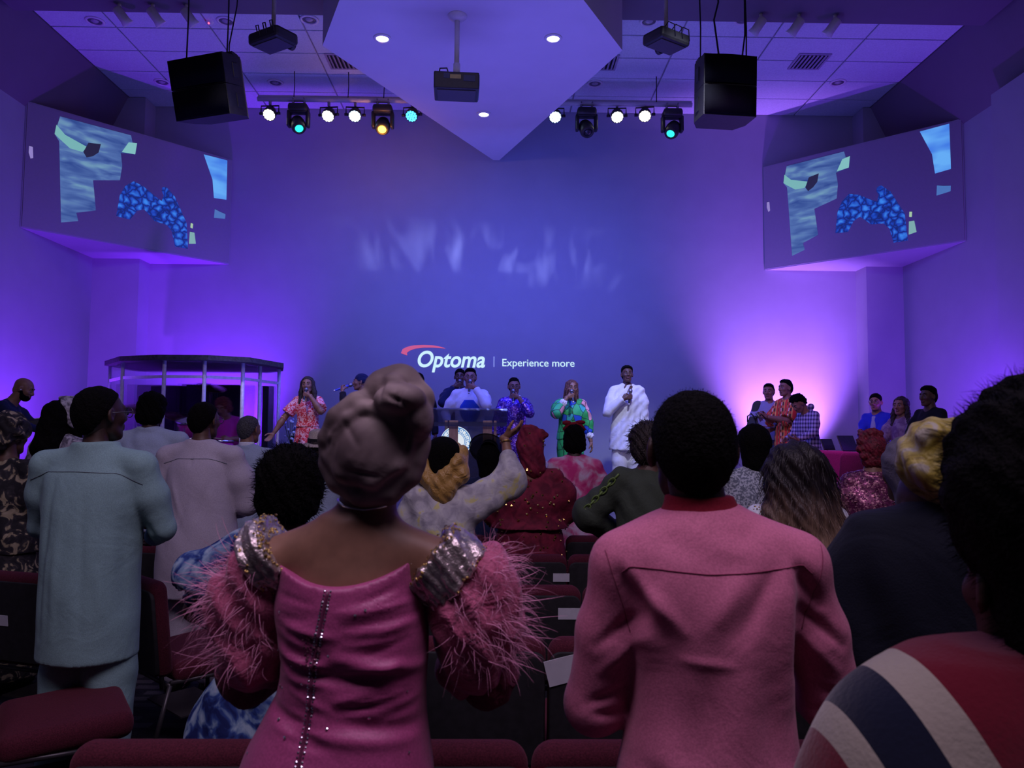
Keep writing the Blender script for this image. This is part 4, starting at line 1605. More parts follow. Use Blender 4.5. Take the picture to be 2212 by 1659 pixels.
glass_m = plain('spectacle_frame', (0.10, 0.09, 0.11), 0.4, 0.5)


def rotm(yaw=0, pitch=0, roll=0):
    """yaw +: turn to own left; pitch +: look up; roll +: tilt"""
    return np.array((Matrix.Rotation(math.radians(yaw), 3, 'Z') @ Matrix.Rotation(math.radians(pitch), 3, 'X') @ Matrix.Rotation(math.radians(roll), 3, 'Y')), dtype=np.float32)


def ik(S, W, a, b, pole):
    S, W, pole = np.array(S, float), np.array(W, float), np.array(pole, float)
    d = W - S
    L = np.linalg.norm(d)
    mx = (a + b) * 0.995
    if L > mx:
        W = S + d / L * mx
        d = W - S
        L = mx
    u = d / L
    x = (a * a - b * b + L * L) / (2 * L)
    h = math.sqrt(max(a * a - x * x, 0))
    p = pole - u * (pole @ u)
    p /= np.linalg.norm(p) + 1e-9
    return S + u * x + p * h, W


def unit(v):
    v = np.array(v, float)
    return v / (np.linalg.norm(v) + 1e-9)


def hand_prims(W, fd, pn, side, curl=0.25, s=1.0, spread=0.08):
    """hand with palm, four unequal bent fingers and a side thumb. W wrist, fd finger direction, pn palm normal,
    side: +1 thumb on the fd x pn side"""
    fd = unit(fd)
    pn = unit(np.array(pn, float) - fd * (np.array(pn, float) @ fd))
    sd = np.cross(fd, pn) * side          # towards thumb
    W = np.array(W, float)
    pr = [rc(W - fd * 0.02 * s, W + fd * 0.02 * s, 0.023 * s, 0.024 * s, k=0.012)]
    for j, (o, L) in enumerate(((0.027, 0.075), (0.009, 0.083), (-0.010, 0.077), (-0.027, 0.062))):
        kn = W + fd * (0.088 - 0.004 * abs(j - 1)) * s + sd * o * s
        pr.append(rc(W + fd * 0.018 * s + sd * o * 0.6 * s, kn, 0.0145 * s, 0.0115 * s, k=0.012))
        ang = 0.0
        p = kn
        d0 = unit(fd + sd * o * spread * 12)
        for m, (fr, cu) in enumerate(((0.45, 1.0), (0.31, 1.25), (0.24, 0.8))):
            ang += curl * cu
            d = d0 * math.cos(ang) + pn * math.sin(ang)
            q = p + d * L * fr * s
            pr.append(rc(p, q, (0.0098 - 0.0010 * m) * s, (0.0092 - 0.0012 * m) * s, k=0.004))
            p = q
    b = W + fd * 0.022 * s + sd * 0.020 * s + pn * 0.006 * s
    t1 = b + unit(fd * 0.62 + sd * 0.72 + pn * (0.25 + curl * 0.4)) * 0.042 * s
    t2 = t1 + unit(fd * (0.9 - curl * 0.4) + sd * (0.35 - curl * 0.5) + pn * (0.25 + curl * 0.7)) * 0.034 * s
    t3 = t2 + unit(fd * (0.9 - curl * 0.3) + sd * (0.05 - curl * 0.5) + pn * (0.3 + curl * 0.6)) * 0.026 * s
    pr += [rc(b, t1, 0.0155 * s, 0.012 * s, k=0.012), rc(t1, t2, 0.012 * s, 0.0105 * s, k=0.005), rc(t2, t3, 0.0105 * s, 0.008 * s, k=0.004)]
    grip = W + fd * 0.075 * s + pn * 0.03 * s
    return pr, grip, sd


def head_prims(s=1.0):
    """head in its own frame: origin mid-head, +y face, +z crown"""
    P = [ell((0, -0.012, 0.036), (0.074, 0.094, 0.077), k=0.03),
         ell((0, 0.030, -0.020), (0.062, 0.062, 0.080), k=0.03),
         ell((0, 0.040, -0.082), (0.040, 0.044, 0.034), k=0.03),
         rc((-0.040, 0.02, -0.068), (-0.022, 0.062, -0.096), 0.018, 0.014, k=0.02),
         rc((0.040, 0.02, -0.068), (0.022, 0.062, -0.096), 0.018, 0.014, k=0.02),
         ell((0, -0.05, -0.03), (0.055, 0.05, 0.06), k=0.03),
         rc((-0.034, 0.078, 0.022), (0.034, 0.078, 0.022), 0.013, k=0.015),
         ell((-0.040, 0.062, -0.020), (0.022, 0.022, 0.020), k=0.02),
         ell((0.040, 0.062, -0.020), (0.022, 0.022, 0.020), k=0.02),
         ell((-0.031, 0.099, 0.004), (0.017, 0.015, 0.012), k=0.012, op='s'),
         ell((0.031, 0.099, 0.004), (0.017, 0.015, 0.012), k=0.012, op='s'),
         rc((0, 0.090, 0.012), (0, 0.108, -0.024), 0.008, 0.0125, k=0.012),
         rc((-0.011, 0.098, -0.029), (0.011, 0.098, -0.029), 0.0105, k=0.01),
         rc((-0.015, 0.090, -0.053), (0.015, 0.090, -0.053), 0.008, k=0.008),
         rc((-0.013, 0.088, -0.066), (0.013, 0.088, -0.066), 0.009, k=0.008),
         ell((0, 0.077, -0.098), (0.018, 0.014, 0.013), k=0.015)]
    for sx in (-1, 1):
        R = np.array(Euler((0, 0, sx * 0.45)).to_matrix())
        P.append(ell((sx * 0.078, -0.004, -0.006), (0.010, 0.021, 0.032), k=0.008, R=R))
        P.append(ell((sx * 0.083, 0.004, -0.004), (0.006, 0.010, 0.018), k=0.005, op='s', R=R))
    if s != 1.0:
        P = [framed_scale(p, s) for p in P]
    return P


def framed_scale(pr, s):
    f, lo, hi, k, op = pr
    return (lambda P: f(P / s) * s, lo * s, hi * s, k * s, op)


class Person:
    def __init__(s, label, at, face=0.0, H=1.72, W=1.0, sw=1.0, skin='dark', armR=None, armL=None, head=(0, 0, 0), lean=0.0,
                 hh=1.0, hres=0.007, bres=0.014, stance=0.055, name='person', legs=True, neckfwd=0.0, hx=0.0):
        s.H, s.W = H, W
        s.root = thing(name, label, 'person', at, math.radians(face))
        s.face = math.radians(face)
        s.at = Vector(at)
        s.skin = SKIN[skin]
        h = H
        s.sh = {}
        s.el = {}
        s.wr = {}
        lx, ly = math.sin(lean), 0
        s.lean = lean
        s.J = lambda x, y, z: np.array([x, y, z], float)
        s.hip = {1: s.J(stance * h, 0, 0.50 * h), -1: s.J(-stance * h, 0, 0.50 * h)}
        sj = 0.098 * h * sw
        T = [(0.46, 0, 0, .088 * W, .066 * W), (0.52, 0, -.004, .098 * W, .072 * W), (0.60, 0, 0, .080 * W, .058 * W), (0.69, 0, .004, .088 * W, .062 * W), (0.76, 0, .002, .092 * W, .058), (0.81, 0, -.002, .066, .045), (0.845, 0, -.002, .036, .034)]
        s.T = T
        pr = [loft([(z * h, cx * h, cy * h, rx * h, ry * h) for z, cx, cy, rx, ry in T], k=0.03)]
        s.neck = s.J(0, (-0.002 + neckfwd * 0.3) * h, 0.835 * h)
        s.hc = s.J(hx, (0.012 + neckfwd) * h, 0.865 * h)
        s.hR = rotm(*head)
        s.hs = hh * (0.985 if H > 1.45 else 0.93)
        # head centre turned about the top of the neck
        s.ho = s.hc + s.hR @ np.array([0, 0.010, 0.105 * s.hs])
        pr.append(rc(s.neck - [0, 0, 0.03], s.hc + s.hR @ np.array([0, -0.012, 0.05]), 0.060 * W ** 0.5, 0.052, k=0.03))
        for sd in (1, -1):
            S = s.J(sd * sj, -0.004 * h, 0.803 * h)
            A = armR if sd == 1 else armL
            A = A or {}
            W_ = A.get('to', (sd * (sj + 0.055 * h), 0.05 * h, 0.485 * h))
            E, Wp = ik(S, W_, 0.176 * h, 0.150 * h, A.get('pole', (sd * 0.5, -1, -0.3)))
            s.sh[sd], s.el[sd], s.wr[sd] = S, E, Wp
            pr.append(rc(s.J(sd * 0.022 * h, -0.004 * h, 0.822 * h), S + [0, 0, -0.008 * h], 0.027 * h, 0.026 * h, k=0.03))
            pr.append(rc(S + [0, 0, -0.014 * h], E, 0.030 * h * (0.5 + 0.5 * W), 0.0255 * h, k=0.02))
            pr.append(rc(E, E + (Wp - E) * 0.35, 0.0255 * h, 0.0265 * h, k=0.015))
            pr.append(rc(E + (Wp - E) * 0.35, Wp, 0.0265 * h, 0.0165 * h, k=0.015))
            if legs:
                hp = s.hip[sd]
                kn = s.J(sd * stance * 1.05 * h, 0.012 * h, 0.285 * h)
                an = s.J(sd * stance * 1.1 * h, -0.012 * h, 0.05 * h)
                pr += [rc(hp, kn, 0.052 * h * W, 0.034 * h, k=0.03), rc(kn, kn + (an - kn) * 0.35 + [0, -0.006 * h, 0], 0.034 * h, 0.036 * h, k=0.02), rc(kn + (an - kn) * 0.35, an, 0.035 * h, 0.020 * h, k=0.02), rc(an - [0, 0.018 * h, 0.018 * h], an + np.array([0, 0.095 * h, -0.033 * h]), 0.022 * h, 0.016 * h, k=0.02)]
        V1, F1 = sdf_mesh(pr, bres)
        V1 = relax(V1, F1, 1)
        V2, F2 = sdf_mesh([framed(p, s.hR, s.ho) for p in head_prims(s.hs)], hres)
        Vs, Fs = [V1, V2], [F1, F2 + len(V1)]
        n = len(V1) + len(V2)
        s.grip = {}
        s.gax = {}
        for sd in (1, -1):
            A = (armR if sd == 1 else armL) or {}
            fa = unit(s.wr[sd] - s.el[sd])
            fd = A.get('fd', fa)
            pn = A.get('pn', (-sd * 1.0, 0.0, 0.0))
            hp, g, ax = hand_prims(s.wr[sd] + fa * 0.012, fd, pn, A.get('th', sd if True else 1), A.get('curl', 0.3), h / 1.78)
            s.grip[sd], s.gax[sd] = g, ax
            V3, F3 = sdf_mesh(hp, A.get('hres', 0.0045))
            Vs.append(V3)
            Fs.append(F3 + n)
            n += len(V3)
        s.body = mesh_np('body', np.concatenate(Vs), np.concatenate(Fs), s.skin, s.root)

    # ---- parts
    def part(s, name, prims, h, mat, creases=None, rip=None, rl=1, parent=None, label=None, flat=False):
        V, F = sdf_mesh(prims, h)
        if rl:
            V = relax(V, F, rl)
        N = vnormals(V, F)
        if rip:
            V = ripple(V, N, *rip)
        if creases:
            V = crease(V, N, creases, flat)
        o = mesh_np(name, V, F, mat, parent or s.root)
        if label:
            o['label'] = label
        return o

    def hp(s, prims):
        return [framed(p, s.hR, s.ho) for p in prims]

    def hpt(s, p):
        return s.ho + s.hR @ np.array(p, float)

    def w(s, p):
        """person space -> world"""
        return s.at + Matrix.Rotation(s.face, 3, 'Z') @ Vector(p)

    def eyes(s, closed=False):
        for sx in (-1, 1):
            q = MB()
            c = s.hpt((sx * 0.031 * s.hs, 0.0805 * s.hs, 0.003 * s.hs))
            q.sphere(c, 0.0125, 10, 8, (1, 1, 0.7))
            f = s.hR @ np.array([0, 1, 0])
            q.cur = 1
            q.sphere(c + f * 0.0065, 0.0072, 8, 6)
            q.build('eye', [eye_m, iris_m], s.root, True)
            q = MB()
            q.tube([s.hpt((sx * a * s.hs, b * s.hs, z * s.hs)) for a, b, z in ((0.012, 0.0925, 0.026), (0.030, 0.090, 0.033), (0.048, 0.076, 0.027))], 0.0045, 6)
            q.build('eyebrow', hair_m, s.root, True)
        q = MB()
        for z, dz in ((-0.0535, 0.002), (-0.0645, -0.002)):
            q.tube([s.hpt((a * s.hs, b * s.hs, (z + c) * s.hs)) for a, b, c in ((-0.024, 0.086, 0), (-0.012, 0.0955, dz), (0.012, 0.0955, dz), (0.024, 0.086, 0))], [0.003, 0.006, 0.006, 0.003], 6)
        q.build('lips', lip_m, s.root, True)
        return s

    def glasses(s):
        q = MB()
        for sx in (-1, 1):
            q.tube([s.hpt(((sx * 0.034 + 0.025 * math.cos(a)) * s.hs, 0.108 * s.hs, (0.002 + 0.021 * math.sin(a)) * s.hs)) for a in np.linspace(0, 2 * math.pi, 17)], 0.0022, 5)
            q.tube([s.hpt((sx * 0.059 * s.hs, 0.107 * s.hs, 0.006 * s.hs)), s.hpt((sx * 0.079 * s.hs, 0.06 * s.hs, 0.006 * s.hs)), s.hpt((sx * 0.080 * s.hs, -0.01, 0.006 * s.hs))], 0.0022, 5)
        q.tube([s.hpt((-0.010 * s.hs, 0.110 * s.hs, 0.006 * s.hs)), s.hpt((0.010 * s.hs, 0.110 * s.hs, 0.006 * s.hs))], 0.0022, 5)
        q.build('glasses', glass_m, s.root, True)
        return s

    def hair(s, style='crop', mat=None, t=0.006, h=0.006, rip=(0.0012, 90)):
        mat = mat or hair_m
        k = s.hs
        cap = [ell((0, -0.012, 0.036), (0.074 + t, 0.094 + t, 0.077 + t), k=0.02), ell((0, -0.050, -0.028), (0.057 + t, 0.051 + t, 0.064), k=0.03), ell((0, -0.026, 0.002), (0.0715 + t, 0.078 + t, 0.068), k=0.03)]

        def hl(P):      # hairline: keep behind / above the face and off the nape
            x, y, z = P[..., 0], P[..., 1], P[..., 2]
            face = y * 0.9 - (z - 0.048) * 0.75 - 0.043 + 0.35 * np.abs(x)
            nape = -0.082 - z
            ear = np.where(z < 0.012, y + 0.018, -1)
            return np.maximum(np.maximum(face, nape), ear * 0.8)
        if style == 'crop':
            pr = cap + [cut(hl)]
        elif style == 'flat':
            pr = cap + [ell((0, 0.0, 0.085), (0.070, 0.085, 0.045), k=0.02), cut(hl)]
        elif style == 'fade':
            pr = [ell((0, -0.006, 0.045), (0.075 + t * 0.6, 0.093 + t, 0.078 + t), k=0.02), cut(lambda P: np.maximum(P[..., 1] * 0.9 - (P[..., 2] - 0.05) * 0.75 - 0.052, 0.012 - P[..., 2]))]
        elif style == 'bob':
            pr = [ell((0, -0.02, 0.03), (0.098, 0.108, 0.098), k=0.03), rc((0, -0.045, 0.0), (0, -0.048, -0.10), 0.090, 0.080, k=0.03), cut(lambda P: np.maximum(P[..., 1] - 0.062 - np.maximum(P[..., 2] - 0.05, 0), -0.155 - P[..., 2]))]
        elif style == 'afro':
            pr = [ell((0, -0.018, 0.035), (0.115 + t, 0.122 + t, 0.118 + t), k=0.03), ell((0, -0.05, -0.05), (0.095, 0.075, 0.07), k=0.05), cut(lambda P: P[..., 1] - 0.068 - 0.5 * np.maximum(P[..., 2] - 0.06, 0))]
        elif style == 'long':
            pr = [ell((0, -0.014, 0.036), (0.086, 0.104, 0.088), k=0.02)]
            for sx in (-1, 1):
                pr += [rc((sx * 0.070, 0.0, 0.03), (sx * 0.088, 0.005, -0.10), 0.028, 0.032, k=0.03), rc((sx * 0.088, 0.005, -0.10), (sx * 0.105, 0.03, -0.24), 0.032, 0.020, k=0.03)]
            pr += [rc((0, -0.06, 0.0), (0, -0.085, -0.20), 0.070, 0.075, k=0.03), cut(lambda P: np.where(np.abs(P[..., 0]) < 0.060, P[..., 1] - 0.066 - (P[..., 2] - 0.075) * 0.9, P[..., 1] - 0.085))]
        elif style == 'braids':
            pr = cap + [cut(hl)]
            for j in range(9):
                x = -0.056 + 0.014 * j
                c = math.sqrt(max(0.0, 1 - (x / 0.082) ** 2))
                pts = [(x, 0.082 * c * math.sin(a) - 0.012, 0.036 + 0.088 * c * math.cos(a)) for a in np.linspace(1.0, -1.9, 8)]
                pr[2:2] = [rc(pts[i], pts[i + 1], 0.0075, k=0.003) for i in range(7)]
            pr = [p for p in pr if p[4] == 'u'] + [p for p in pr if p[4] != 'u']
            pr += [rc((0, -0.10, 0.03), (0, -0.125, 0.0), 0.030, 0.03, k=0.02)]
        elif style == 'locs':
            pr = [ell((0, -0.014, 0.036), (0.082, 0.101, 0.085), k=0.02), cut(hl)]
            for j in range(16):
                a = -2.6 + 5.2 * j / 15 + math.pi / 2 + math.pi
                x, y = 0.080 * math.cos(a), 0.085 * math.sin(a) - 0.01
                jx = 0.012 * math.sin(j * 2.3)
                pr += [rc((x * 0.9, y * 0.9, 0.07), (x * 1.1, y * 1.1, -0.03), 0.013, k=0.006), rc((x * 1.1, y * 1.1, -0.03), (x * 1.2 + jx, y * 1.1 + jx, -0.16 - 0.02 * math.sin(j)), 0.012, 0.008, k=0.006)]
        elif style == 'tall':
            pr = cap + [ell((0, -0.005, 0.075), (0.082, 0.095, 0.060), k=0.02), cut(hl)]
        else:
            raise ValueError(style)
        pr = [framed_scale(p, k) if p[1] is not None else (lambda f: ((lambda P: f(P / k) * k), None, None, 0.0, 'i'))(p[0]) for p in pr]
        pr = [framed(p, s.hR, s.ho) if p[1] is not None else (lambda f: ((lambda P: f((P - s.ho.astype(np.float32)) @ s.hR)), None, None, 0.0, 'i'))(p[0]) for p in pr]
        return s.part('hair', pr, h, mat, rip=rip, rl=0)

    def top(s, mat, hem=0.47, name='shirt', g=1.10, sleeve=1.0, sr=(1.32, 1.45, 1.5), neck=0.842, res=0.012, girth=None, shape=None, creases=None, rip=(0.0025, 16), scoop=None, nr=1.12, extra=None, label=None, flat=False, rl=1):
        """upper garment: lofted trunk to the hem plus sleeves; sleeve = fraction of the arm covered (0..1)"""
        H, W = s.H, s.W
        if shape is None:
            b = girth or W
            shape = [(hem, 0, 0, .108 * b * g, .082 * b * g), (max(hem + 0.06, 0.54), 0, -.002, .104 * b * g, .078 * b * g), (0.62, 0, 0, .094 * b * g, .068 * b * g), (0.70, 0, .003, .095 * b * g, .068 * b * g), (0.765, 0, 0, .094 * b * g, .062 * g), (0.808, 0, -.003, .074 * g, .050 * g), (0.832, 0, -.003, .046, .043), (neck, 0, -.002, .037 * nr, .036 * nr)]
            if hem > 0.50:
                shape = [shape[0]] + shape[2:]
        shape = [q for q in shape[:-1] if q[0] < shape[-1][0] - 0.005] + [shape[-1]]
        pr = [loft([(z * H, cx * H, cy * H, rx * H, ry * H) for z, cx, cy, rx, ry in shape], k=0.025)]
        ends = []
        for sd in (1, -1):
            S, E, Wp = s.sh[sd], s.el[sd], s.wr[sd]
            pr.append(rc((sd * 0.024 * H, -0.004 * H, 0.822 * H), S + [0, 0, -0.002 * H], 0.032 * H, 0.035 * H, k=0.03))
            S = S + np.array([sd * 0.002 * H, 0, -0.010 * H])
            M_ = S + (E - S) * 0.45
            a = 0.033 * H * (0.5 + 0.5 * W)
            sl = sleeve if not isinstance(sleeve, dict) else sleeve[sd]
            if sl <= 0:
                continue
            if sl <= 0.55:
                q = S + (E - S) * (sl / 0.55)
                pr.append(rc(S, q, 0.036 * H, a * sr[1], k=0.03))
                ends.append((q, unit(E - S), sd))
            else:
                q = E + (Wp - E) * ((sl - 0.55) / 0.45)
                r2 = 0.0255 * H * sr[1]
                r3 = 0.018 * H * sr[2]
                pr += [rc(S, M_, 0.036 * H, a * sr[0], k=0.03), rc(M_, E, a * sr[0], r2, k=0.03), rc(E, q, r2, r3, k=0.02)]
                ends.append((q, unit(Wp - E), sd))
        for q, d, sd in ends:   # clean cuff: trim the rounded end flat
            q32, d32 = q.astype(np.float32), d.astype(np.float32)

            def cf(P, q=q32, d=d32, R=0.085 if sl > 0.55 else 0.12):
                r = P - q
                ax = r @ d
                rad = np.sqrt(np.maximum((r * r).sum(-1) - ax * ax, 0))
                return np.where((rad < R) & (ax < 0.07), np.minimum(ax + 0.004, R + 0.01 - rad), -1.0).astype(np.float32)
            pr.append(cut(cf))
        if extra:
            pr = [p for p in pr if p[4] == 'u'] + extra + [p for p in pr if p[4] != 'u']
        if scoop:
            pr.append(ell((0, scoop[0] * H, 0.845 * H), (scoop[1] * H, scoop[2] * H, scoop[3] * H), k=0.006, op='s'))
        s.garment = s.part(name, pr, res, mat, creases, rip, rl, label=label, flat=flat)
        return s.garment

    def trousers(s, mat, waist=0.60, hem=0.045, wd=1.25, res=0.014, name='trousers'):
        H, W = s.H, s.W
        pr = [loft([(z * H, 0, cy * H, rx * H, ry * H) for z, cy, rx, ry in ((0.47, -.004, .096 * W, .074 * W), (0.53, -.004, .103 * W, .078 * W), (waist, 0, .088 * W, .066 * W))], k=0.03)]
        for sd in (1, -1):
            x = s.hip[sd][0]
            pr += [rc((x, 0, 0.48 * H), (x * 1.05, 0.010 * H, 0.28 * H), 0.054 * H * W, 0.040 * H * wd, k=0.02), rc((x * 1.05, 0.010 * H, 0.28 * H), (x * 1.1, -0.010 * H, hem * H), 0.040 * H * wd, 0.032 * H * wd, k=0.02)]
        pr.append(cut(lambda P: (hem * H - P[..., 2])))
        return s.part(name, pr, res, mat, None, (0.003, 14))

    def skirt(s, mat, waist=0.62, hem=0.05, rh=0.13, wd=1.0, res=0.014, name='skirt', hipr=0.112):
        H, W = s.H, s.W
        pr = [loft([(z * H, 0, -.002 * H, rx * H, ry * H) for z, rx, ry in ((hem, rh * wd, rh * wd * .9), (0.28, (rh * .55 + hipr * .45) * W, (rh * .5 + .09 * .5) * W), (0.52, hipr * W, .086 * W), (0.58, .102 * W, .076 * W), (waist, .088 * W, .065 * W))], k=0.0)]
        return s.part(name, pr, res, mat, None, (0.004, 10))

    def shoes(s, mat=None):
        H = s.H
        for sd in (1, -1):
            x = s.hip[sd][0] * 1.1
            z = 0.03 * H
            pr = [rc((x, -0.032 * H, z), (x * 1.1, 0.085 * H, 0.022 * H), 0.027 * H, 0.022 * H, k=0.02), rc((x, -0.012 * H, 0.05 * H), (x, -0.012 * H, 0.06 * H), 0.026 * H, k=0.02), cut(lambda P: 0.006 - P[..., 2])]
            s.part('shoe', pr, 0.009, mat or shoe_m)


def microphone(label, P, sd, tipdir, col=None, grip=None, L=0.20):
    """hand microphone held in hand sd of person P, ball end along tipdir (person space)"""
    g = P.grip[sd] if grip is None else np.array(grip)
    R = Matrix.Rotation(P.face, 3, 'Z')
    d = (R @ Vector(tipdir)).normalized()
    o = thing('microphone', label, 'microphone', P.w(g))
    q = d.to_track_quat('Z', 'Y').to_matrix()
    MB().lathe([(0.012, -L * 0.55), (0.014, -L * 0.5), (0.018, L * 0.25), (0.021, L * 0.32)], (0, 0, 0), q, 14).build('handle', plain('mic_' + (col or 'black'), {'blue': (0.02, 0.05, 0.5), None: (0.012, 0.012, 0.014)}.get(col, (0.012, 0.012, 0.014)), 0.35), o, True)
    MB().lathe([(0.022, L * 0.30), (0.027, L * 0.36), (0.027, L * 0.46), (0.018, L * 0.54), (0.004, L * 0.56)], (0, 0, 0), q, 14).build('grille', plain('mic_grille', (0.25, 0.25, 0.27), 0.35, 0.8, grain=0.3, gscale=400), o, True)
    MB().lathe([(0.0125, -L * 0.60), (0.0135, -L * 0.5)], (0, 0, 0), q, 12).build('end_cap', white_m, o, True)
    return o


def surf_pts(o, n, pred, seed=3):
    me = o.data
    V = np.zeros(len(me.vertices) * 3, dtype=np.float32)
    me.vertices.foreach_get('co', V)
    V = V.reshape(-1, 3)
    N = np.zeros(len(me.vertices) * 3, dtype=np.float32)
    me.vertices.foreach_get('normal', N)
    N = N.reshape(-1, 3)
    i = np.nonzero(pred(V, N))[0]
    r = np.random.RandomState(seed)
    i = r.choice(i, n, replace=len(i) < n)
    return V[i] + r.normal(size=(n, 3)) * 0.002, N[i]


def dots(name, pts, nrm, r, mat, parent, seg=5):
    """small flat studs lying on a surface, one joined part"""
    q = MB()
    for p, n in zip(pts, nrm):
        p = Vector(p)
        n = Vector(n).normalized()
        u = n.orthogonal().normalized()
        v = n.cross(u)
        rr = r * RNG.uniform(0.7, 1.25)
        ring = [p + (u * math.cos(6.283 * k / seg) + v * math.sin(6.283 * k / seg)) * rr + n * 0.001 for k in range(seg)]
        q.add(ring + [p + n * rr * 0.9], [[k, (k + 1) % seg, seg] for k in range(seg)])
    o = q.build(name, mat, parent)
    tag(o, kind='stuff')
    return o


def surf_line(o, xz, r, mat, name, parent, frm=-1.0, lift=0.001, n=6):
    """thin welt laid on a garment: xz points are cast along y onto the mesh from behind (frm=-1) or front"""
    from mathutils.bvhtree import BVHTree
    me = o.data
    bv = BVHTree.FromPolygons([v.co for v in me.vertices], [p.vertices for p in me.polygons])
    pts = []
    for x, z in xz:
        hit = bv.ray_cast(Vector((x, frm * 2.0, z)), Vector((0, -frm, 0)))
        if hit[0] is not None:
            pts.append(hit[0] + hit[1] * lift)
    if len(pts) > 1:
        return MB().tube(pts, r, n).build(name, mat, parent, True)


def lerp_pts(pts, n=24):
    pts = np.array(pts, float)
    t = np.linspace(0, len(pts) - 1, n)
    return [(float(np.interp(a, range(len(pts)), pts[:, 0])), float(np.interp(a, range(len(pts)), pts[:, 1]))) for a in t]

# ------------------------------------------------------------------ cloth for the people
c_pinkshirt = cloth('rose_cotton', (0.53, 0.15, 0.25), 0.7, 0.22, 6.0, 0.1)
c_seam = cloth('grey_seam', (0.12, 0.15, 0.17), 0.9, 0.1, 6.0)
c_rseam = cloth('rose_seam', (0.22, 0.045, 0.09), 0.9, 0.1, 6.0)
c_maroon = cloth('maroon_knit', (0.20, 0.008, 0.022), 0.9, 0.1, 30)
c_pinkdress = cloth('pink_satin', (0.38, 0.058, 0.185), 0.5, 0.16, 6.0, 0.1, 0.5)
c_pinkpuff = cloth('pink_puff', (0.46, 0.10, 0.19), 0.6, 0.7, 14.0, 0.2)
c_feather = cloth('pink_feather', (0.72, 0.30, 0.46), 0.8, 0.0, 5.0, 0.3)
c_gele = blotch('taupe_shaded_cloth', [(0.34, (0.115, 0.082, 0.085)), (0.50, (0.20, 0.15, 0.15)), (0.64, (0.29, 0.225, 0.215))], 7.5, 2.0, 0.9, rough=0.6, wr=0.12)  # lit panel and dark folds of the wrap put into blotchy tones
c_teal = cloth('teal_grey_cotton', (0.22, 0.36, 0.36), 0.8, 0.25, 5.0)
c_lav = cloth('pale_lilac_cotton', (0.44, 0.40, 0.47), 0.75, 0.18, 5.0)
c_ltblue = cloth('light_blue_suiting', (0.36, 0.44, 0.56), 0.8, 0.25, 6.0)
c_white = cloth('white_cotton', (0.72, 0.74, 0.80), 0.75, 0.35, 7.0)
c_navy = cloth('navy_cloth', (0.012, 0.018, 0.06), 0.85, 0.3, 7.0)
c_coat = cloth('dark_navy_coat', (0.0015, 0.003, 0.010), 0.85, 0.4, 5.0)
c_black = cloth('black_cloth', (0.010, 0.009, 0.012), 0.85, 0.3, 7.0)
c_slate = cloth('slate_blue_cloth', (0.07, 0.10, 0.15), 0.85, 0.4, 7.0)
c_denim = cloth('denim', (0.06, 0.08, 0.15), 0.85, 0.3, 9.0)
c_royal = cloth('royal_blue_cloth', (0.015, 0.03, 0.42), 0.7, 0.3, 9.0)
c_sweat = cloth('grey_blue_jersey', (0.30, 0.32, 0.44), 0.85, 0.3, 8.0)
c_olive = cloth('olive_jacket', (0.05, 0.065, 0.045), 0.8, 0.3, 8.0)
c_redfl = blotch('red_floral_print', [(0.42, (0.62, 0.04, 0.06)), (0.50, (0.80, 0.10, 0.12)), (0.53, (0.85, 0.50, 0.55))], 26, 2.0, 1.5)
c_pinkt = blotch('pink_tie_dye', [(0.36, (0.55, 0.03, 0.18)), (0.47, (0.62, 0.12, 0.28)), (0.60, (0.62, 0.45, 0.58))], 9, 4.0, 0.6)
c_blue = blotch('blue_tie_dye', [(0.40, (0.005, 0.012, 0.085)), (0.47, (0.02, 0.05, 0.20)), (0.53, (0.14, 0.22, 0.34)), (0.62, (0.27, 0.36, 0.45))], 15, 3.0, 0.7)
c_green = cells('green_wax_print', [(0.0, (0.03, 0.42, 0.10)), (0.45, (0.05, 0.55, 0.20)), (0.62, (0.02, 0.10, 0.60)), (0.76, (0.75, 0.35, 0.42)), (0.92, (0.04, 0.45, 0.45))], 11, (0.008, 0.01, 0.012), 0.07, stretch=(1, 1, 0.8))
c_purple = sequin('purple_sequins', [(0.0, (0.06, 0.015, 0.28)), (0.6, (0.16, 0.05, 0.55)), (0.85, (0.45, 0.30, 0.9))], 75)
c_silverp = sequin('lilac_sequins', [(0.0, (0.35, 0.25, 0.75)), (0.5, (0.75, 0.7, 0.95))], 75)
c_plumseq = sequin('plum_sequins', [(0.0, (0.10, 0.015, 0.06)), (0.7, (0.20, 0.03, 0.11)), (0.9, (0.55, 0.25, 0.3))], 90, 0.5, 0.35)
c_camo = blotch('black_gold_print', [(0.45, (0.010, 0.009, 0.012)), (0.56, (0.03, 0.025, 0.03)), (0.60, (0.24, 0.20, 0.12)), (0.70, (0.34, 0.29, 0.20))], 14, 3.0, 1.2)
c_lace = blotch('silver_grey_lace', [(0.40, (0.10, 0.09, 0.12)), (0.52, (0.30, 0.28, 0.34)), (0.62, (0.42, 0.40, 0.46))], 34, 3.0, 0.4)
c_whitelace = blotch('white_yellow_lace', [(0.36, (0.34, 0.33, 0.36)), (0.50, (0.48, 0.47, 0.48)), (0.60, (0.54, 0.54, 0.52)), (0.68, (0.62, 0.58, 0.24))], 15, 2.5, 0.4)
c_gold = cloth('old_gold_gele', (0.40, 0.23, 0.05), 0.45, 0.7, 12.0, 0.2, 0.5)
c_maroonv = blotch('maroon_velvet', [(0.35, (0.10, 0.006, 0.02)), (0.65, (0.22, 0.015, 0.04))], 16, 3.0, 0.8)
c_redwrap = cloth('crimson_wrap', (0.28, 0.012, 0.05), 0.7, 0.6, 16.0)
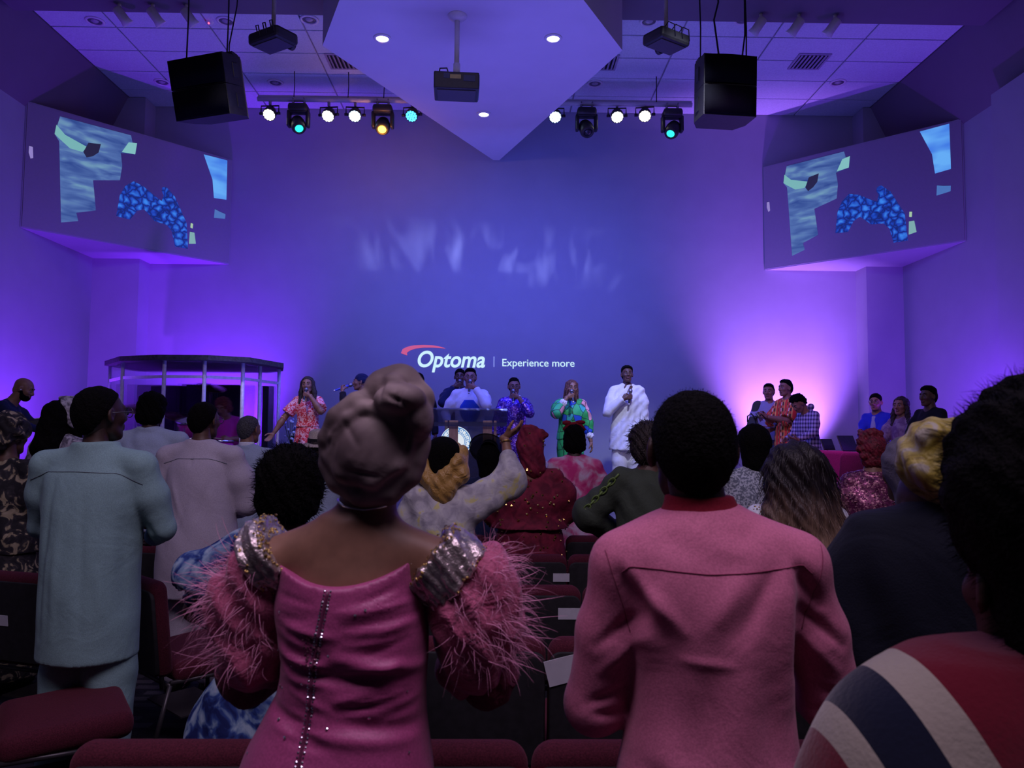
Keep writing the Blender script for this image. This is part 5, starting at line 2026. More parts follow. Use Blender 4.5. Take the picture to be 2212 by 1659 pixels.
c_yellow = blotch('yellow_silk_wrap', [(0.32, (0.11, 0.08, 0.012)), (0.46, (0.27, 0.215, 0.03)), (0.56, (0.34, 0.29, 0.085)), (0.64, (0.33, 0.31, 0.24))], 13, 3.0, 1.6, rough=0.5, wr=0.6)
c_tweed = blotch('grey_tweed', [(0.44, (0.14, 0.16, 0.20)), (0.52, (0.34, 0.37, 0.42)), (0.60, (0.46, 0.50, 0.55))], 85, 2.0, 0.2)
c_plum = blotch('mauve_print', [(0.4, (0.16, 0.09, 0.17)), (0.6, (0.28, 0.20, 0.26))], 18, 3.0, 0.8)
c_straw = plain('straw_hat', (0.50, 0.42, 0.36), 0.85, grain=0.15, gscale=150, bump=0.4, bscale=150)
c_silverlame = plain('silver_lame', (0.52, 0.44, 0.42), 0.30, 0.75, grain=0.25, gscale=24, bump=0.8, bscale=50)
c_goldtrim = plain('gold_sequin_trim', (0.55, 0.38, 0.12), 0.3, 0.8, grain=0.4, gscale=120, bump=0.9, bscale=130)
c_ombre, _t = base('brown_ombre_hair', (0.02, 0.01, 0.01), 0.5, 0, 0.35)
_c = _t.coord()
_sx = _t.new('ShaderNodeSeparateXYZ')
_t.put(_sx.inputs[0], _c)
_n = _t.new('ShaderNodeTexNoise', Vector=_t.coord(scale=(22, 22, 4)), Scale=1.0, Detail=3.0, Distortion=0.8)
_f = _t.math('ADD', _t.math('MULTIPLY', _t.math('SUBTRACT', 1.40, _sx.outputs[2]), 3.0), _t.math('SUBTRACT', _n.outputs[0], 0.5))
_t.col(_t.ramp(_f, [(0.05, (0.010, 0.006, 0.007)), (0.36, (0.07, 0.04, 0.028)), (0.8, (0.28, 0.18, 0.115))]))
_nb = _t.new('ShaderNodeTexNoise', Vector=_t.coord(scale=(90, 90, 8)), Scale=1.0, Detail=3.0)
_t.bump(_nb.outputs[0], 0.8, 0.01)
# plaid
c_plaid, _t = base('purple_plaid', (0.3, 0.3, 0.4), 0.85)
_sx = _t.new('ShaderNodeSeparateXYZ')
_t.put(_sx.inputs[0], _t.coord())


def _band(t, s, per, w, ph=0.0):
    f = t.math('FRACT', t.math('ADD', t.math('DIVIDE', s, per), ph))
    return t.math('LESS_THAN', f, w)


_bx = _t.math('ADD', _band(_t, _t.math('ADD', _sx.outputs[0], _sx.outputs[1]), 0.052, 0.5, 20), _t.math('MULTIPLY', _band(_t, _t.math('ADD', _sx.outputs[0], _sx.outputs[1]), 0.052, 0.12, 20.4), 0.6))
_bz = _t.math('ADD', _band(_t, _sx.outputs[2], 0.052, 0.5), _t.math('MULTIPLY', _band(_t, _sx.outputs[2], 0.052, 0.12, 0.4), 0.6))
_t.col(_t.ramp(_t.math('DIVIDE', _t.math('ADD', _bx, _bz), 2.4), [(0.0, (0.55, 0.52, 0.66)), (0.4, (0.22, 0.19, 0.32)), (0.8, (0.030, 0.022, 0.07))]))
# kente stripes
c_kente, _t = base('kente_stripes', (0.3, 0.1, 0.05), 0.8)
_sx = _t.new('ShaderNodeSeparateXYZ')
_t.put(_sx.inputs[0], _t.coord())
_u = _t.math('FRACT', _t.math('DIVIDE', _t.math('ADD', _t.math('ADD', _sx.outputs[0], _t.math('MULTIPLY', _sx.outputs[1], 0.6)), 5.0), 0.16))
_v = _t.math('LESS_THAN', _t.math('FRACT', _t.math('DIVIDE', _sx.outputs[2], 0.085)), 0.45)
_r1 = _t.ramp(_u, [(0.0, (0.70, 0.06, 0.02)), (0.26, (0.75, 0.45, 0.08)), (0.36, (0.05, 0.02, 0.02)), (0.52, (0.65, 0.30, 0.05)), (0.60, (0.75, 0.62, 0.45)), (0.70, (0.72, 0.08, 0.03)), (0.9, (0.10, 0.08, 0.02))], True)
_r2 = _t.ramp(_u, [(0.0, (0.75, 0.05, 0.02)), (0.26, (0.80, 0.50, 0.10)), (0.36, (0.60, 0.10, 0.03)), (0.52, (0.70, 0.35, 0.05)), (0.60, (0.10, 0.03, 0.03)), (0.70, (0.65, 0.05, 0.03)), (0.9, (0.45, 0.36, 0.08))], True)
_t.col(_t.mix(_v, _r1, _r2))


def HT(px, py, d, g=0.0, hair=0.006):
    return (ZA(py, d, px) - g - 0.217 - hair) / 0.865


def mic_pose(sd, H, dx=0.0, dy=0.0, dz=0.0):
    return dict(to=(sd * 0.08 + dx, 0.215 + dy, 0.865 * H - 0.055 + dz), fd=(-sd, 0.05, 0.22), pn=(0, -1, 0.12), curl=1.25, pole=(sd * 0.75, -0.15, -1), hres=0.004)


def front_arm(sd, H, z=0.60, x=0.10, y=0.26, fd=None):
    """forearm brought forward, hand in front of the body"""
    return dict(to=(sd * x, y, z * H), pole=(sd * 0.9, -0.7, -0.6), curl=0.6)


def stagep(label, px, py, d, face=180, g=STZ, hair=0.008, **kw):
    return Person(label, (XA(px, d, py), d, g), face, HT(px, py, d, g, hair), **kw)


# ================================================================== SINGERS ON THE STAGE
# woman in red floral print
H = HT(667, 812, 10.3, STZ, 0.012)
P = stagep('woman with long dark hair singing in a red and pink floral dress, arm held out', 667, 812, 10.3, 180, hair=0.012, W=0.92, sw=0.86, skin='brown', armL=mic_pose(-1, H), armR=dict(to=(0.44, 0.16, 0.50 * H), pole=(0.4, -0.6, 0.2), fd=(0.55, 0.30, -0.75), pn=(0.1, 0.9, 0.2), curl=0.25), head=(0, 2, 3))
P.eyes()
P.hair('long', hairb_m)
P.top(c_redfl, hem=0.585, name='bodice', sleeve=0.42, sr=(1.5, 1.75, 1.5), neck=0.825, res=0.010, nr=1.35, scoop=(0.05, 0.05, 0.06, 0.05), g=1.02)
P.skirt(c_redfl, waist=0.60, hem=0.13, rh=0.17, res=0.013)
P.part('belt', [loft([(0.588 * H, 0, 0, .083 * H, .063 * H), (0.605 * H, 0, 0, .083 * H, .063 * H)], k=0)], 0.009, plain('dark_red_belt', (0.10, 0.01, 0.02), 0.5))
P.shoes()
microphone('microphone with pale grille at the mouth of the woman in red floral dress', P, -1, (0, -0.62, 0.8))

# woman in profile with navy headscarf
H = HT(784, 806, 10.7, STZ, 0.012)
P = stagep('singer in profile with a navy headscarf, behind the tall taupe headwrap', 784, 806, 10.7, 100, hair=0.012, W=0.92, sw=0.88, skin='brown', armL=dict(to=(-0.10, 0.27, 0.865 * H - 0.045), fd=(0.5, 0.15, 0.8), pn=(0.6, -0.75, 0), curl=1.2, pole=(-0.4, -0.1, -1), hres=0.004))
P.eyes()
P.part('headscarf', P.hp([ell((0, -0.018, 0.038), (0.084, 0.098, 0.086), k=0.02), ell((0, -0.085, 0.0), (0.05, 0.04, 0.05), k=0.03), ell((0, 0.12, -0.075), (0.11, 0.16, 0.105), k=0.01, op='s')]), 0.006, c_navy, rip=(0.002, 50))
P.top(c_black, hem=0.5, name='blouse', res=0.012)
P.skirt(c_black, hem=0.06)
P.shoes()
MB().sphere(P.hpt((-0.082, -0.004, -0.045)), 0.007, 8, 6).build('earring', gold_m, P.root, True)
microphone('blue microphone held up by the singer in the navy headscarf', P, -1, (0.12, -0.92, 0.36), 'blue', L=0.24)

# mostly hidden singers at the back
P = stagep('singer in black almost hidden behind the top of the taupe headwrap', 903, 806, 11.2, 180, W=0.95, skin='dark')
P.eyes()
P.hair('afro', hair_m, t=-0.02)
P.top(c_black, res=0.014)
P.trousers(c_black)
P.shoes()
H = HT(994, 797, 11.2, STZ)
P = stagep('man in navy singing just behind the preacher in white and blue', 994, 797, 11.2, 180, skin='dark', armR=mic_pose(1, H), W=0.98)
P.eyes()
P.hair('fade')
P.top(c_navy, res=0.012)
P.trousers(c_black)
P.shoes()
microphone('dark microphone of the man in navy behind the preacher', P, 1, (0, -0.6, 0.8))

# preacher
H = HT(1016, 797, 10.15, STZ)
P = stagep('man in white and blue tunic with glasses speaking into a microphone behind the lectern', 1016, 797, 10.15, 180, skin='brown', W=1.08, sw=1.05, armL=mic_pose(-1, H, 0.0, 0.0, 0.01), armR=dict(to=(0.28, 0.22, 0.58 * H), pole=(0.6, -1, -0.4)), hh=1.02)
P.eyes()
P.glasses()
P.hair('flat', t=0.008)
P.top(c_white, hem=0.40, name='tunic', res=0.010, g=1.10, rip=(0.002, 24))
P.part('blue_panel', [loft([(0.58 * H, -0.01, 0.072, 0.07, 0.095), (0.655 * H, -0.005, 0.072, 0.135, 0.088), (0.70 * H, 0, 0.072, 0.135, 0.086), (0.755 * H, 0.01, 0.066, 0.07, 0.080)], k=0, p=3.0), cut(lambda P_: 0.05 - P_[..., 1])], 0.009, cloth('cobalt_panel', (0.02, 0.08, 0.55), 0.7, 0.2, 9), label='blue hexagonal cloth panel')
P.trousers(c_white)
P.shoes()
microphone('black microphone held by the man in white and blue tunic at the lectern', P, -1, (-0.05, -0.55, 0.8))

# purple sequin woman
H = HT(1111, 815, 10.3, STZ, 0.014)
P = stagep('woman with glasses and braids in a long purple sequin gown singing', 1111, 815, 10.3, 180, hair=0.014, skin='brown', W=0.95, sw=0.92, armL=mic_pose(-1, H, 0.02), armR=dict(to=(0.27, 0.06, 0.47 * H), pole=(0.5, -1, 0)), head=(4, -4, 2))
P.eyes()
P.glasses()
P.hair('braids')
P.top(c_purple, hem=0.50, name='gown_top', res=0.010, sleeve=0.86, sr=(1.4, 1.6, 1.9), nr=1.35, neck=0.826)
P.skirt(c_purple, waist=0.60, hem=0.16, rh=0.115, res=0.012, name='gown_skirt')
P.part('gown_hem', [loft([(0.02 * H, 0, 0, 0.145 * H, 0.13 * H), (0.17 * H, 0, 0, 0.120 * H, 0.108 * H), (0.25 * H, 0, 0, 0.114 * H, 0.10 * H)], k=0)], 0.012, c_silverp, rip=(0.004, 12), label='bright lilac sequinned hem')
P.shoes()
q = MB()
q.tube([P.wr[-1] + 0.026 * (np.array([math.cos(a), 0, math.sin(a)])) for a in np.linspace(0, 6.283, 13)], 0.010, 6)
q.build('bracelet', plain('white_bracelet', (0.7, 0.7, 0.75), 0.4), P.root, True)
microphone('black microphone held by the woman in purple sequins', P, -1, (0, -0.6, 0.8))

# green wax print woman
H = HT(1233, 819, 10.3, STZ, 0.01)
P = stagep('woman with reddish locs singing in a green, blue and pink wax print outfit', 1233, 819, 10.3, 180, hair=0.01, skin='brown', W=1.0, sw=0.95, armR=mic_pose(1, H, -0.01, 0.0, 0.02), armL=dict(to=(-0.27, 0.07, 0.475 * H), pole=(-0.5, -1, 0), curl=0.35), head=(8, 0, -4))
P.eyes()
P.hair('locs', plain('auburn_locs', (0.10, 0.035, 0.022), 0.7, grain=0.35, gscale=60, bump=0.8, bscale=120))
P.top(c_green, hem=0.50, name='blouse', res=0.010, sleeve=0.80, sr=(1.6, 1.9, 1.8), nr=1.3, neck=0.826, g=1.08)
P.skirt(c_green, waist=0.60, hem=0.05, rh=0.10, res=0.012)
for sd in (1, -1):
    d = unit(P.wr[sd] - P.el[sd])
    c = P.el[sd] + (P.wr[sd] - P.el[sd]) * (0.58 if sd == 1 else 0.60)
    P.part('cuff', [rc(c - d * 0.012, c + d * 0.018, 0.046, 0.052, k=0)], 0.008, c_white, rip=(0.005, 70))
P.shoes()
microphone('dark microphone at the mouth of the woman in green wax print', P, 1, (0.05, -0.6, 0.75))

# man in white kaftan
H = HT(1354, 790, 10.6, STZ, 0.012)
P = stagep('tall young man in a long white kaftan and white trousers, microphone at his chest', 1354, 790, 10.6, 180, hair=0.012, skin='dark', W=1.02, sw=1.02, armR=dict(to=(0.075, 0.20, 0.735 * H), fd=(-0.9, 0.12, 0.3), pn=(0, -1, 0), curl=1.1, pole=(0.8, -0.3, -0.8), hres=0.004), armL=dict(to=(-0.25, 0.05, 0.475 * H), pole=(-0.5, -1, 0)), head=(0, 6, 0))
P.eyes()
P.hair('tall', hair_m, t=0.004)
P.top(c_white, hem=0.36, name='kaftan', g=1.15, res=0.010, sr=(1.4, 1.6, 1.7), rip=(0.006, 20), creases=[((-0.05, 0.14, 1.3), (0.02, 0.17, 0.75), 0.02, -0.012), ((0.10, 0.14, 1.25), (0.14, 0.16, 0.75), 0.02, -0.012), ((-0.16, 0.1, 1.2), (-0.17, 0.12, 0.75), 0.02, 0.010)], shape=[(0.36, 0, 0, .134, .10), (0.50, 0, 0, .122, .090), (0.62, 0, 0, .108, .078), (0.70, 0, .003, .104, .073), (0.765, 0, 0, .098, .064), (0.808, 0, -.003, .074, .050), (0.832, 0, -.003, .046, .043), (0.846, 0, -.002, .042, .040)])
P.trousers(c_white, wd=1.45, res=0.011)
P.shoes(white_m)
microphone('black microphone lowered at the chest of the man in white kaftan', P, 1, (-0.15, -0.25, 0.9))

# ------------------------------------------------------------------ youths by the bright wall
H = HT(1660, 830, 11.2, STZ)
P = stagep('young man in grey-blue sweatshirt and open jacket, first of three by the bright wall', 1661, 829, 11.2, 152, skin='brown', head=(-4, 0, 0), armR=front_arm(1, H, 0.60), armL=front_arm(-1, H, 0.6))
P.eyes()
P.hair('flat')
P.top(c_sweat, hem=0.50, res=0.011)
jk = [rc((sd * 0.02 * H, -0.03, 0.815 * H), P.sh[sd] - [0, 0.015, 0], 0.03 * H, 0.046 * H, k=0.02) for sd in (1, -1)]
for sd in (1, -1):
    jk += [rc(P.sh[sd], P.el[sd], 0.048 * H, 0.042 * H, k=0.02), rc(P.el[sd], P.el[sd] + 0.85 * (P.wr[sd] - P.el[sd]), 0.042 * H, 0.034 * H, k=0.02)]
jk += [loft([(0.47 * H, 0, -0.02, .125 * H, .085 * H), (0.65 * H, 0, -0.02, .112 * H, .078 * H), (0.79 * H, 0, -0.015, .10 * H, .06 * H)], k=0.02), ell((0, 0.22, 0.6 * H), (0.115, 0.22, 0.5), k=0.01, op='s')]
P.part('jacket', jk, 0.011, c_olive)
P.trousers(c_denim)
P.shoes()
H = HT(1699, 820, 10.7, STZ)
P = stagep('young man clapping in a red and gold striped kente tunic by the bright wall', 1700, 820, 10.7, 112, skin='brown', armL=dict(to=(-0.02, 0.36, 0.68 * H), fd=(0.15, 0.95, 0.25), pn=(1, 0, 0), curl=0.15, pole=(-0.5, -0.4, -1), hres=0.004), armR=dict(to=(0.05, 0.36, 0.68 * H), fd=(-0.1, 0.95, 0.25), pn=(-1, 0, 0), curl=0.15, pole=(0.5, -0.4, -1), hres=0.004))
P.eyes()
P.hair('flat')
P.top(c_kente, hem=0.42, name='tunic', sleeve=0.50, sr=(1.6, 1.9, 1.5), res=0.011, g=1.14)
P.trousers(c_black)
P.shoes()
H = HT(1730, 846, 10.1, STZ) + 0.06
P = stagep('young man with bowed head in a purple plaid shirt by the bright wall', 1744, 846, 10.1, 105, skin='brown', W=1.05, head=(0, -42, 0), neckfwd=0.035, armL=dict(to=(-0.16, 0.27, 0.56 * H), fd=(0.4, 0.85, 0.2), pn=(0.4, -0.2, 0.9), curl=0.3, pole=(-0.6, -0.8, -0.4)), armR=dict(to=(0.1, 0.26, 0.56 * H), pole=(0.6, -0.8, -0.4)))
P.eyes()
P.hair('tall', t=0.012, rip=(0.006, 110))
P.top(c_plaid, hem=0.45, name='plaid_shirt', res=0.010, g=1.16)
P.part('collar', [rc((-0.05, 0.02, 0.835 * H), (0.05, 0.02, 0.835 * H), 0.030, k=0.02), rc((0, -0.05, 0.845 * H), (0, -0.03, 0.83 * H), 0.045, k=0.02)], 0.008, c_plaid)
P.trousers(c_denim)
P.shoes()
H = HT(1893, 848, 9.7, STZ)
P = stagep('boy in royal blue cardigan and glasses clapping near the wall column', 1893, 848, 9.7, 128, skin='brown', head=(10, 0, 0), armL=dict(to=(-0.02, 0.34, 0.64 * H), fd=(0.1, 0.9, 0.4), pn=(1, 0, 0), curl=0.2, pole=(-0.5, -0.4, -1)), armR=dict(to=(0.05, 0.34, 0.64 * H), fd=(-0.1, 0.9, 0.4), pn=(-1, 0, 0), curl=0.2, pole=(0.5, -0.4, -1)))
P.eyes()
P.glasses()
P.hair('fade')
P.top(c_royal, hem=0.50, name='cardigan', res=0.011)
P.part('shirt_front', [loft([(0.55 * H, 0, 0.035 * H, 0.032 * H, 0.055 * H), (0.70 * H, 0, 0.04 * H, 0.036 * H, 0.053 * H), (0.81 * H, 0, 0.015 * H, 0.036 * H, 0.042 * H)], k=0)], 0.010, c_sweat)
P.trousers(c_black)
P.shoes()
H = HT(1948, 853, 9.0, STZ)
P = stagep('girl with long dark wavy hair in a mauve print blouse between two boys', 1948, 853, 9.0, 118, hair=0.012, skin='brown', W=0.95, head=(6, 0, 0), armL=front_arm(-1, H), armR=front_arm(1, H))
P.eyes()
P.hair('long', hairb_m, rip=(0.004, 60))
P.top(c_plum, hem=0.50, name='blouse', res=0.011, sr=(1.6, 1.9, 1.8))
P.skirt(c_black)
P.shoes()
H = HT(2008, 832, 8.4, STZ)
P = stagep('boy with high fade haircut in a black sweater at the end of the wall-side group', 2008, 832, 8.4, 108, skin='dark', W=1.1, armL=front_arm(-1, H), armR=front_arm(1, H))
P.eyes()
P.hair('tall', t=0.006)
P.top(c_black, hem=0.5, name='sweater', res=0.011)
P.trousers(c_black)
P.shoes()

# ------------------------------------------------------------------ musicians
H = HT(30, 815, 8.35, STZ, 0.0) + 0.05
P = stagep('bald bearded man in dark navy bending over the keyboard', 22, 815, 8.35, -78, hair=0.0, skin='brown', W=1.15, head=(0, -22, 0), neckfwd=0.05, hh=1.08, armR=dict(to=(0.14, 0.36, 0.60 * H), pole=(0.6, -0.6, -0.6)), armL=dict(to=(-0.14, 0.36, 0.60 * H), pole=(-0.6, -0.6, -0.6)))
P.eyes()
P.part('beard', P.hp([ell((0, 0.045, -0.078), (0.058, 0.056, 0.046), k=0.02), rc((-0.066, 0.01, -0.03), (-0.045, 0.04, -0.08), 0.016, 0.02, k=0.02), rc((0.066, 0.01, -0.03), (0.045, 0.04, -0.08), 0.016, 0.02, k=0.02), ell((0, 0.105, -0.058), (0.024, 0.03, 0.016), k=0.005, op='s')]), 0.006, hair_m, rip=(0.0015, 120))
MB().sphere(P.hpt((0.088, 0.006, -0.012)), 0.008, 8, 6).build('earpiece', white_m, P.root, True)
P.top(c_navy, hem=0.5, res=0.012)
P.trousers(c_black)
P.shoes()
xd, dd = XA(490, 10.45), 10.45
H = 1.66
P = Person('drummer with reddish lit hair in a magenta shirt sitting inside the clear booth', (xd, dd, STZ - 0.30), 172, H, skin='brown', legs=False, head=(0, -28, 0), neckfwd=0.03, armR=dict(to=(0.25, 0.33, 0.62 * H), pole=(0.7, -0.5, -0.6), curl=1.2), armL=dict(to=(-0.22, 0.34, 0.66 * H), pole=(-0.7, -0.5, -0.6), curl=1.2))
P.eyes()
P.hair('afro', plain('red_lit_hair', (0.16, 0.03, 0.025), 0.8, grain=0.3, gscale=60, bump=0.8, bscale=120), t=-0.014, rip=(0.004, 80))  # red light on the drummer is put into the hair colour
P.top(cloth('magenta_shirt', (0.60, 0.04, 0.36), 0.8, 0.3, 9), hem=0.47, sleeve=0.5, res=0.012)
P.part('trousers', [rc((sd * 0.08, 0, 0.475 * H), (sd * 0.16, 0.40, 0.46 * H), 0.085, 0.065, k=0.03) for sd in (1, -1)] + [rc((sd * 0.16, 0.40, 0.46 * H), (sd * 0.17, 0.36, 0.34), 0.062, 0.045, k=0.03) for sd in (1, -1)], 0.014, c_black)
for sd in (1, -1):
    P.part('shoe', [rc((sd * 0.17, 0.33, 0.335), (sd * 0.18, 0.47, 0.333), 0.035, 0.03, k=0.02), cut(lambda Q: 0.306 - Q[..., 2])], 0.009, shoe_m)
t = thing('drum_throne', 'round black drum stool under the seated drummer', 'stool', (xd, dd, STZ))
MB().lathe([(0.0, 0.41), (0.16, 0.405), (0.165, 0.37), (0.15, 0.345), (0.0, 0.34)], n=20, cap=False).build('seat', black_m, t, True)
st = MB().tube([(0, 0, 0.35), (0, 0, 0.15)], 0.016, 8)
for k in range(3):
    a = k * 2.094
    st.tube([(0, 0, 0.22), (0.22 * math.cos(a), 0.22 * math.sin(a), 0.01)], 0.011, 6)
st.build('stand', chrome_m, t, True)
for sd, w in ((1, 'over the snare'), (-1, 'nearest the women singers')):
    g = P.w(P.grip[sd])
    t = thing('drumstick', 'pale wooden drumstick in the drummer\'s fist ' + w, 'drumstick', g)
    d = (Matrix.Rotation(P.face, 3, 'Z') @ Vector((-sd * 0.25, 0.85, 0.1))).normalized()
    MB().tube([-d * 0.10, d * 0.24, d * 0.29, d * 0.305], [0.008, 0.006, 0.005, 0.007], 8).build('stick', plain('hickory', (0.5, 0.36, 0.22), 0.5), t, True)


# ================================================================== CONGREGATION (seen from behind)
def aud(label, px, py, d, face=0, hair=0.008, **kw):
    return Person(label, (XA(px, d, py), d, 0), face, HT(px, py, d, 0, hair), bres=kw.pop('bres', 0.016), **kw)


def both_front(H, z=0.60, x=0.10, y=0.26):
    return dict(armR=front_arm(1, H, z, x, y), armL=front_arm(-1, H, z, x, y))


# woman in black and gold print at the edge
H = HT(24, 884, 4.9, 0, 0.06)
P = aud('woman in a black and gold patterned dress and matching headwrap at the aisle edge', 18, 884, 4.9, -8, hair=0.06, W=1.15, skin='dark', **both_front(H))
P.part('headwrap', P.hp([ell((0, -0.02, 0.05), (0.115, 0.125, 0.105), k=0.03), ell((0.05, -0.06, 0.10), (0.07, 0.06, 0.06), k=0.03), ell((-0.05, -0.05, 0.09), (0.075, 0.07, 0.06), k=0.03), ell((0.02, -0.11, -0.02), (0.07, 0.04, 0.06), k=0.03)]), 0.008, c_camo, rip=(0.008, 36))
P.top(c_camo, hem=0.50, name='dress_top', sr=(1.9, 2.3, 2.2), res=0.012, g=1.14, rip=(0.006, 14))
P.skirt(c_camo, rh=0.15)
P.shoes()
# woman with silver scarf and long black hair
H = HT(150, 857, 5.4, 0, 0.02)
P = aud('woman with a silver headscarf over long straight black hair, in grey lace', 138, 857, 5.4, -18, hair=0.02, W=0.98, skin='dark', **both_front(H))
P.hair('long', hair_m, rip=(0.002, 60))
P.part('long_hair', [rc(P.hpt((0, -0.09, 0.02)), P.hpt((-0.02, -0.13, -0.22)), 0.085, 0.095, k=0.03), rc(P.hpt((-0.02, -0.13, -0.22)), P.hpt((-0.02, -0.13, -0.36)), 0.095, 0.06, k=0.03)], 0.009, hair_m, rip=(0.003, 50))
P.part('headscarf', P.hp([ell((0.02, -0.005, 0.055), (0.095, 0.11, 0.090), k=0.02), ell((0.085, 0.0, -0.02), (0.035, 0.07, 0.075), k=0.03), ell((-0.10, -0.13, 0.02), (0.16, 0.115, 0.2), k=0.01, op='s'), ell((0, 0.15, -0.06), (0.1, 0.16, 0.1), k=0.01, op='s')]), 0.007, c_lace, rip=(0.004, 40))
P.top(c_lace, hem=0.5, name='lace_top', sr=(1.6, 1.9, 1.9), res=0.012)
P.skirt(c_lace)
P.shoes()
# big man in teal kaftan
d = 3.6
H = HT(215, 847, d, 0, 0.004)
P = aud('broad man in a teal-grey kaftan with glasses, head turned to the stage centre', 212, 847, d, -6, hair=0.004, W=0.92, sw=1.30, skin='deep', head=(-24, 4, 0), hh=1.14, bres=0.014, **both_front(H, 0.60, 0.14, 0.28))
P.hair('crop', hair_m, t=0.005)
P.glasses()
Hh = H
P.top(c_teal, hem=ZA(1418, d, 215) / H, name='kaftan', res=0.0095, sr=(1.30, 1.25, 1.6), neck=0.856, nr=1.40,
      shape=[(ZA(1418, d, 215) / H, 0, 0, .122, .105), (0.56, 0, 0, .122, .105), (0.64, 0, 0, .124, .100), (0.72, 0, 0, .130, .092), (0.775, 0, -.002, .124, .076), (0.812, 0, -.003, .092, .060), (0.835, 0, -.003, .062, .054), (0.858, 0, 0, .056, .052)],
      creases=[((-0.10, -0.15, 1.38), (-0.13, -0.19, 0.70), 0.018, -0.009), ((0.06, -0.15, 1.30), (0.08, -0.19, 0.70), 0.02, -0.007), ((-0.04, -0.15, 1.25), (-0.05, -0.19, 0.70), 0.02, 0.006), ((-0.20, -0.15, 1.38), (-0.20, -0.19, 0.80), 0.022, -0.010), ((0.20, -0.15, 1.2), (0.21, -0.19, 0.80), 0.022, -0.010), ((0.13, -0.2, 1.0), (0.15, -0.22, 0.78), 0.02, 0.008), ((-0.10, -0.2, 1.05), (-0.11, -0.22, 0.78), 0.02, 0.006), ((0.26, -0.05, 1.18), (0.32, 0.0, 1.05), 0.02, -0.010), ((-0.26, -0.05, 1.18), (-0.33, 0.0, 1.05), 0.02, -0.010)], rip=(0.002, 9), flat=True)
zy = ZA(1018, d, 215)
surf_line(P.garment, lerp_pts([(-0.27, zy - 0.04), (-0.17, zy), (0.0, zy + 0.004), (0.17, zy - 0.004), (0.27, zy - 0.055)]), 0.0016, c_seam, 'yoke_seam', P.root)
P.W = 1.0
P.trousers(c_teal, wd=1.6)
P.shoes()
# man in pale lilac kaftan
d = 4.85
H = HT(440, 867, d, 0, 0.006)
P = aud('man in a pale lilac kaftan with a short fade haircut', 438, 867, d, -4, hair=0.006, W=0.95, sw=1.16, skin='dark', head=(-16, 0, 0), bres=0.014, **both_front(H, 0.60, 0.12, 0.27))
P.hair('crop', t=0.007)
P.glasses()
P.top(c_lav, hem=ZA(1284, d, 400) / H, name='kaftan', res=0.009, sr=(1.5, 1.65, 1.8), neck=0.852, nr=1.25,
      shape=[(ZA(1284, d, 400) / H, 0, 0, .145, .11), (0.50, 0, 0, .138, .105), (0.62, 0, 0, .122, .092), (0.72, 0, 0, .116, .082), (0.775, 0, -.002, .104, .068), (0.812, 0, -.003, .076, .052), (0.835, 0, -.003, .050, .045), (0.852, 0, 0, .046, .043)],
      creases=[((-0.13, -0.14, 1.33), (-0.02, -0.16, 1.05), 0.018, 0.007), ((0.13, -0.14, 1.33), (0.06, -0.16, 1.08), 0.018, -0.008), ((0.18, -0.12, 1.36), (0.15, -0.15, 1.2), 0.015, 0.008), ((-0.18, -0.12, 1.36), (-0.14, -0.15, 1.2), 0.015, -0.008), ((0.0, -0.16, 1.2), (-0.08, -0.17, 0.9), 0.02, -0.006), ((0, -0.12, 1.47), (0.0, -0.13, 1.38), 0.008, -0.006)], rip=(0.002, 12))
zy = ZA(990, d, 440)
surf_line(P.garment, lerp_pts([(-0.20, zy - 0.03), (-0.10, zy), (0.10, zy), (0.20, zy - 0.03)]), 0.0016, c_seam, 'yoke_seam', P.root)
P.W = 0.95
P.trousers(c_lav, wd=1.5)
P.shoes()
# man in light blue jacket with rounded hair
d = 5.9
H = HT(326, 849, d, 0, 0.02)
P = aud('tall man with rounded black hair in a plain light blue jacket', 327, 849, d, 0, hair=0.02, W=1.16, sw=1.18, skin='deep', hh=1.06, **both_front(H))
P.hair('afro', hair_m, t=-0.016, rip=(0.003, 90))
P.top(c_ltblue, hem=0.44, name='jacket', res=0.011, g=1.16, neck=0.85, nr=1.25)
P.trousers(c_ltblue)
P.shoes()
# older man greying
d = 6.3
H = HT(537, 897, d, 0, 0.002)
P = aud('older man with a shiny greying crown in a light blue suit', 535, 897, d, -8, hair=0.002, W=1.12, sw=1.14, skin='brown', head=(-14, 0, 0), **both_front(H))
P.hair('crop', greyhair_m, t=0.003)
P.top(c_ltblue, hem=0.44, name='suit_jacket', res=0.011, g=1.16, neck=0.848, nr=1.2)
P.part('shirt_collar', [loft([(0.845 * H, 0, -0.004, 0.066, 0.064), (0.866 * H, 0, -0.002, 0.060, 0.060)], k=0)], 0.008, c_white)
P.trousers(c_ltblue)
P.shoes()
# woman with short curly hair, blue tie-dye
d = 2.5
H = HT(640, 961, d, 0, 0.03)
P = aud('woman with thick short black hair in a blue and white tie-dye dress with flutter sleeves', 628, 961, d, 0, hair=0.03, W=1.12, sw=0.98, skin='dark', bres=0.014, hres=0.006, armL=dict(to=(-0.22, 0.24, 0.60 * H), pole=(-0.9, -0.5, -0.2)), armR=dict(to=(0.18, 0.26, 0.58 * H), pole=(0.8, -0.4, -0.4)))
ho = P.hair('afro', hair_m, t=-0.003, rip=(0.003, 90), h=0.006)
p_, n_ = surf_pts(ho, 1500, lambda V, N: N[:, 1] < 0.6, 4)
strands('hair_curls', p_, n_, 0.022, 0.0012, hair_m, P.root, 0.3, 0.9, 4, 5)
fl = [rc(P.sh[-1], (-0.27, 0.0, 1.15), 0.07, 0.075, k=0.04), rc(P.sh[1], (0.26, 0, 1.15), 0.07, 0.08, k=0.04), rc((-0.27, 0, 1.15), (-0.25, 0.05, 1.03), 0.075, 0.045, k=0.04)]
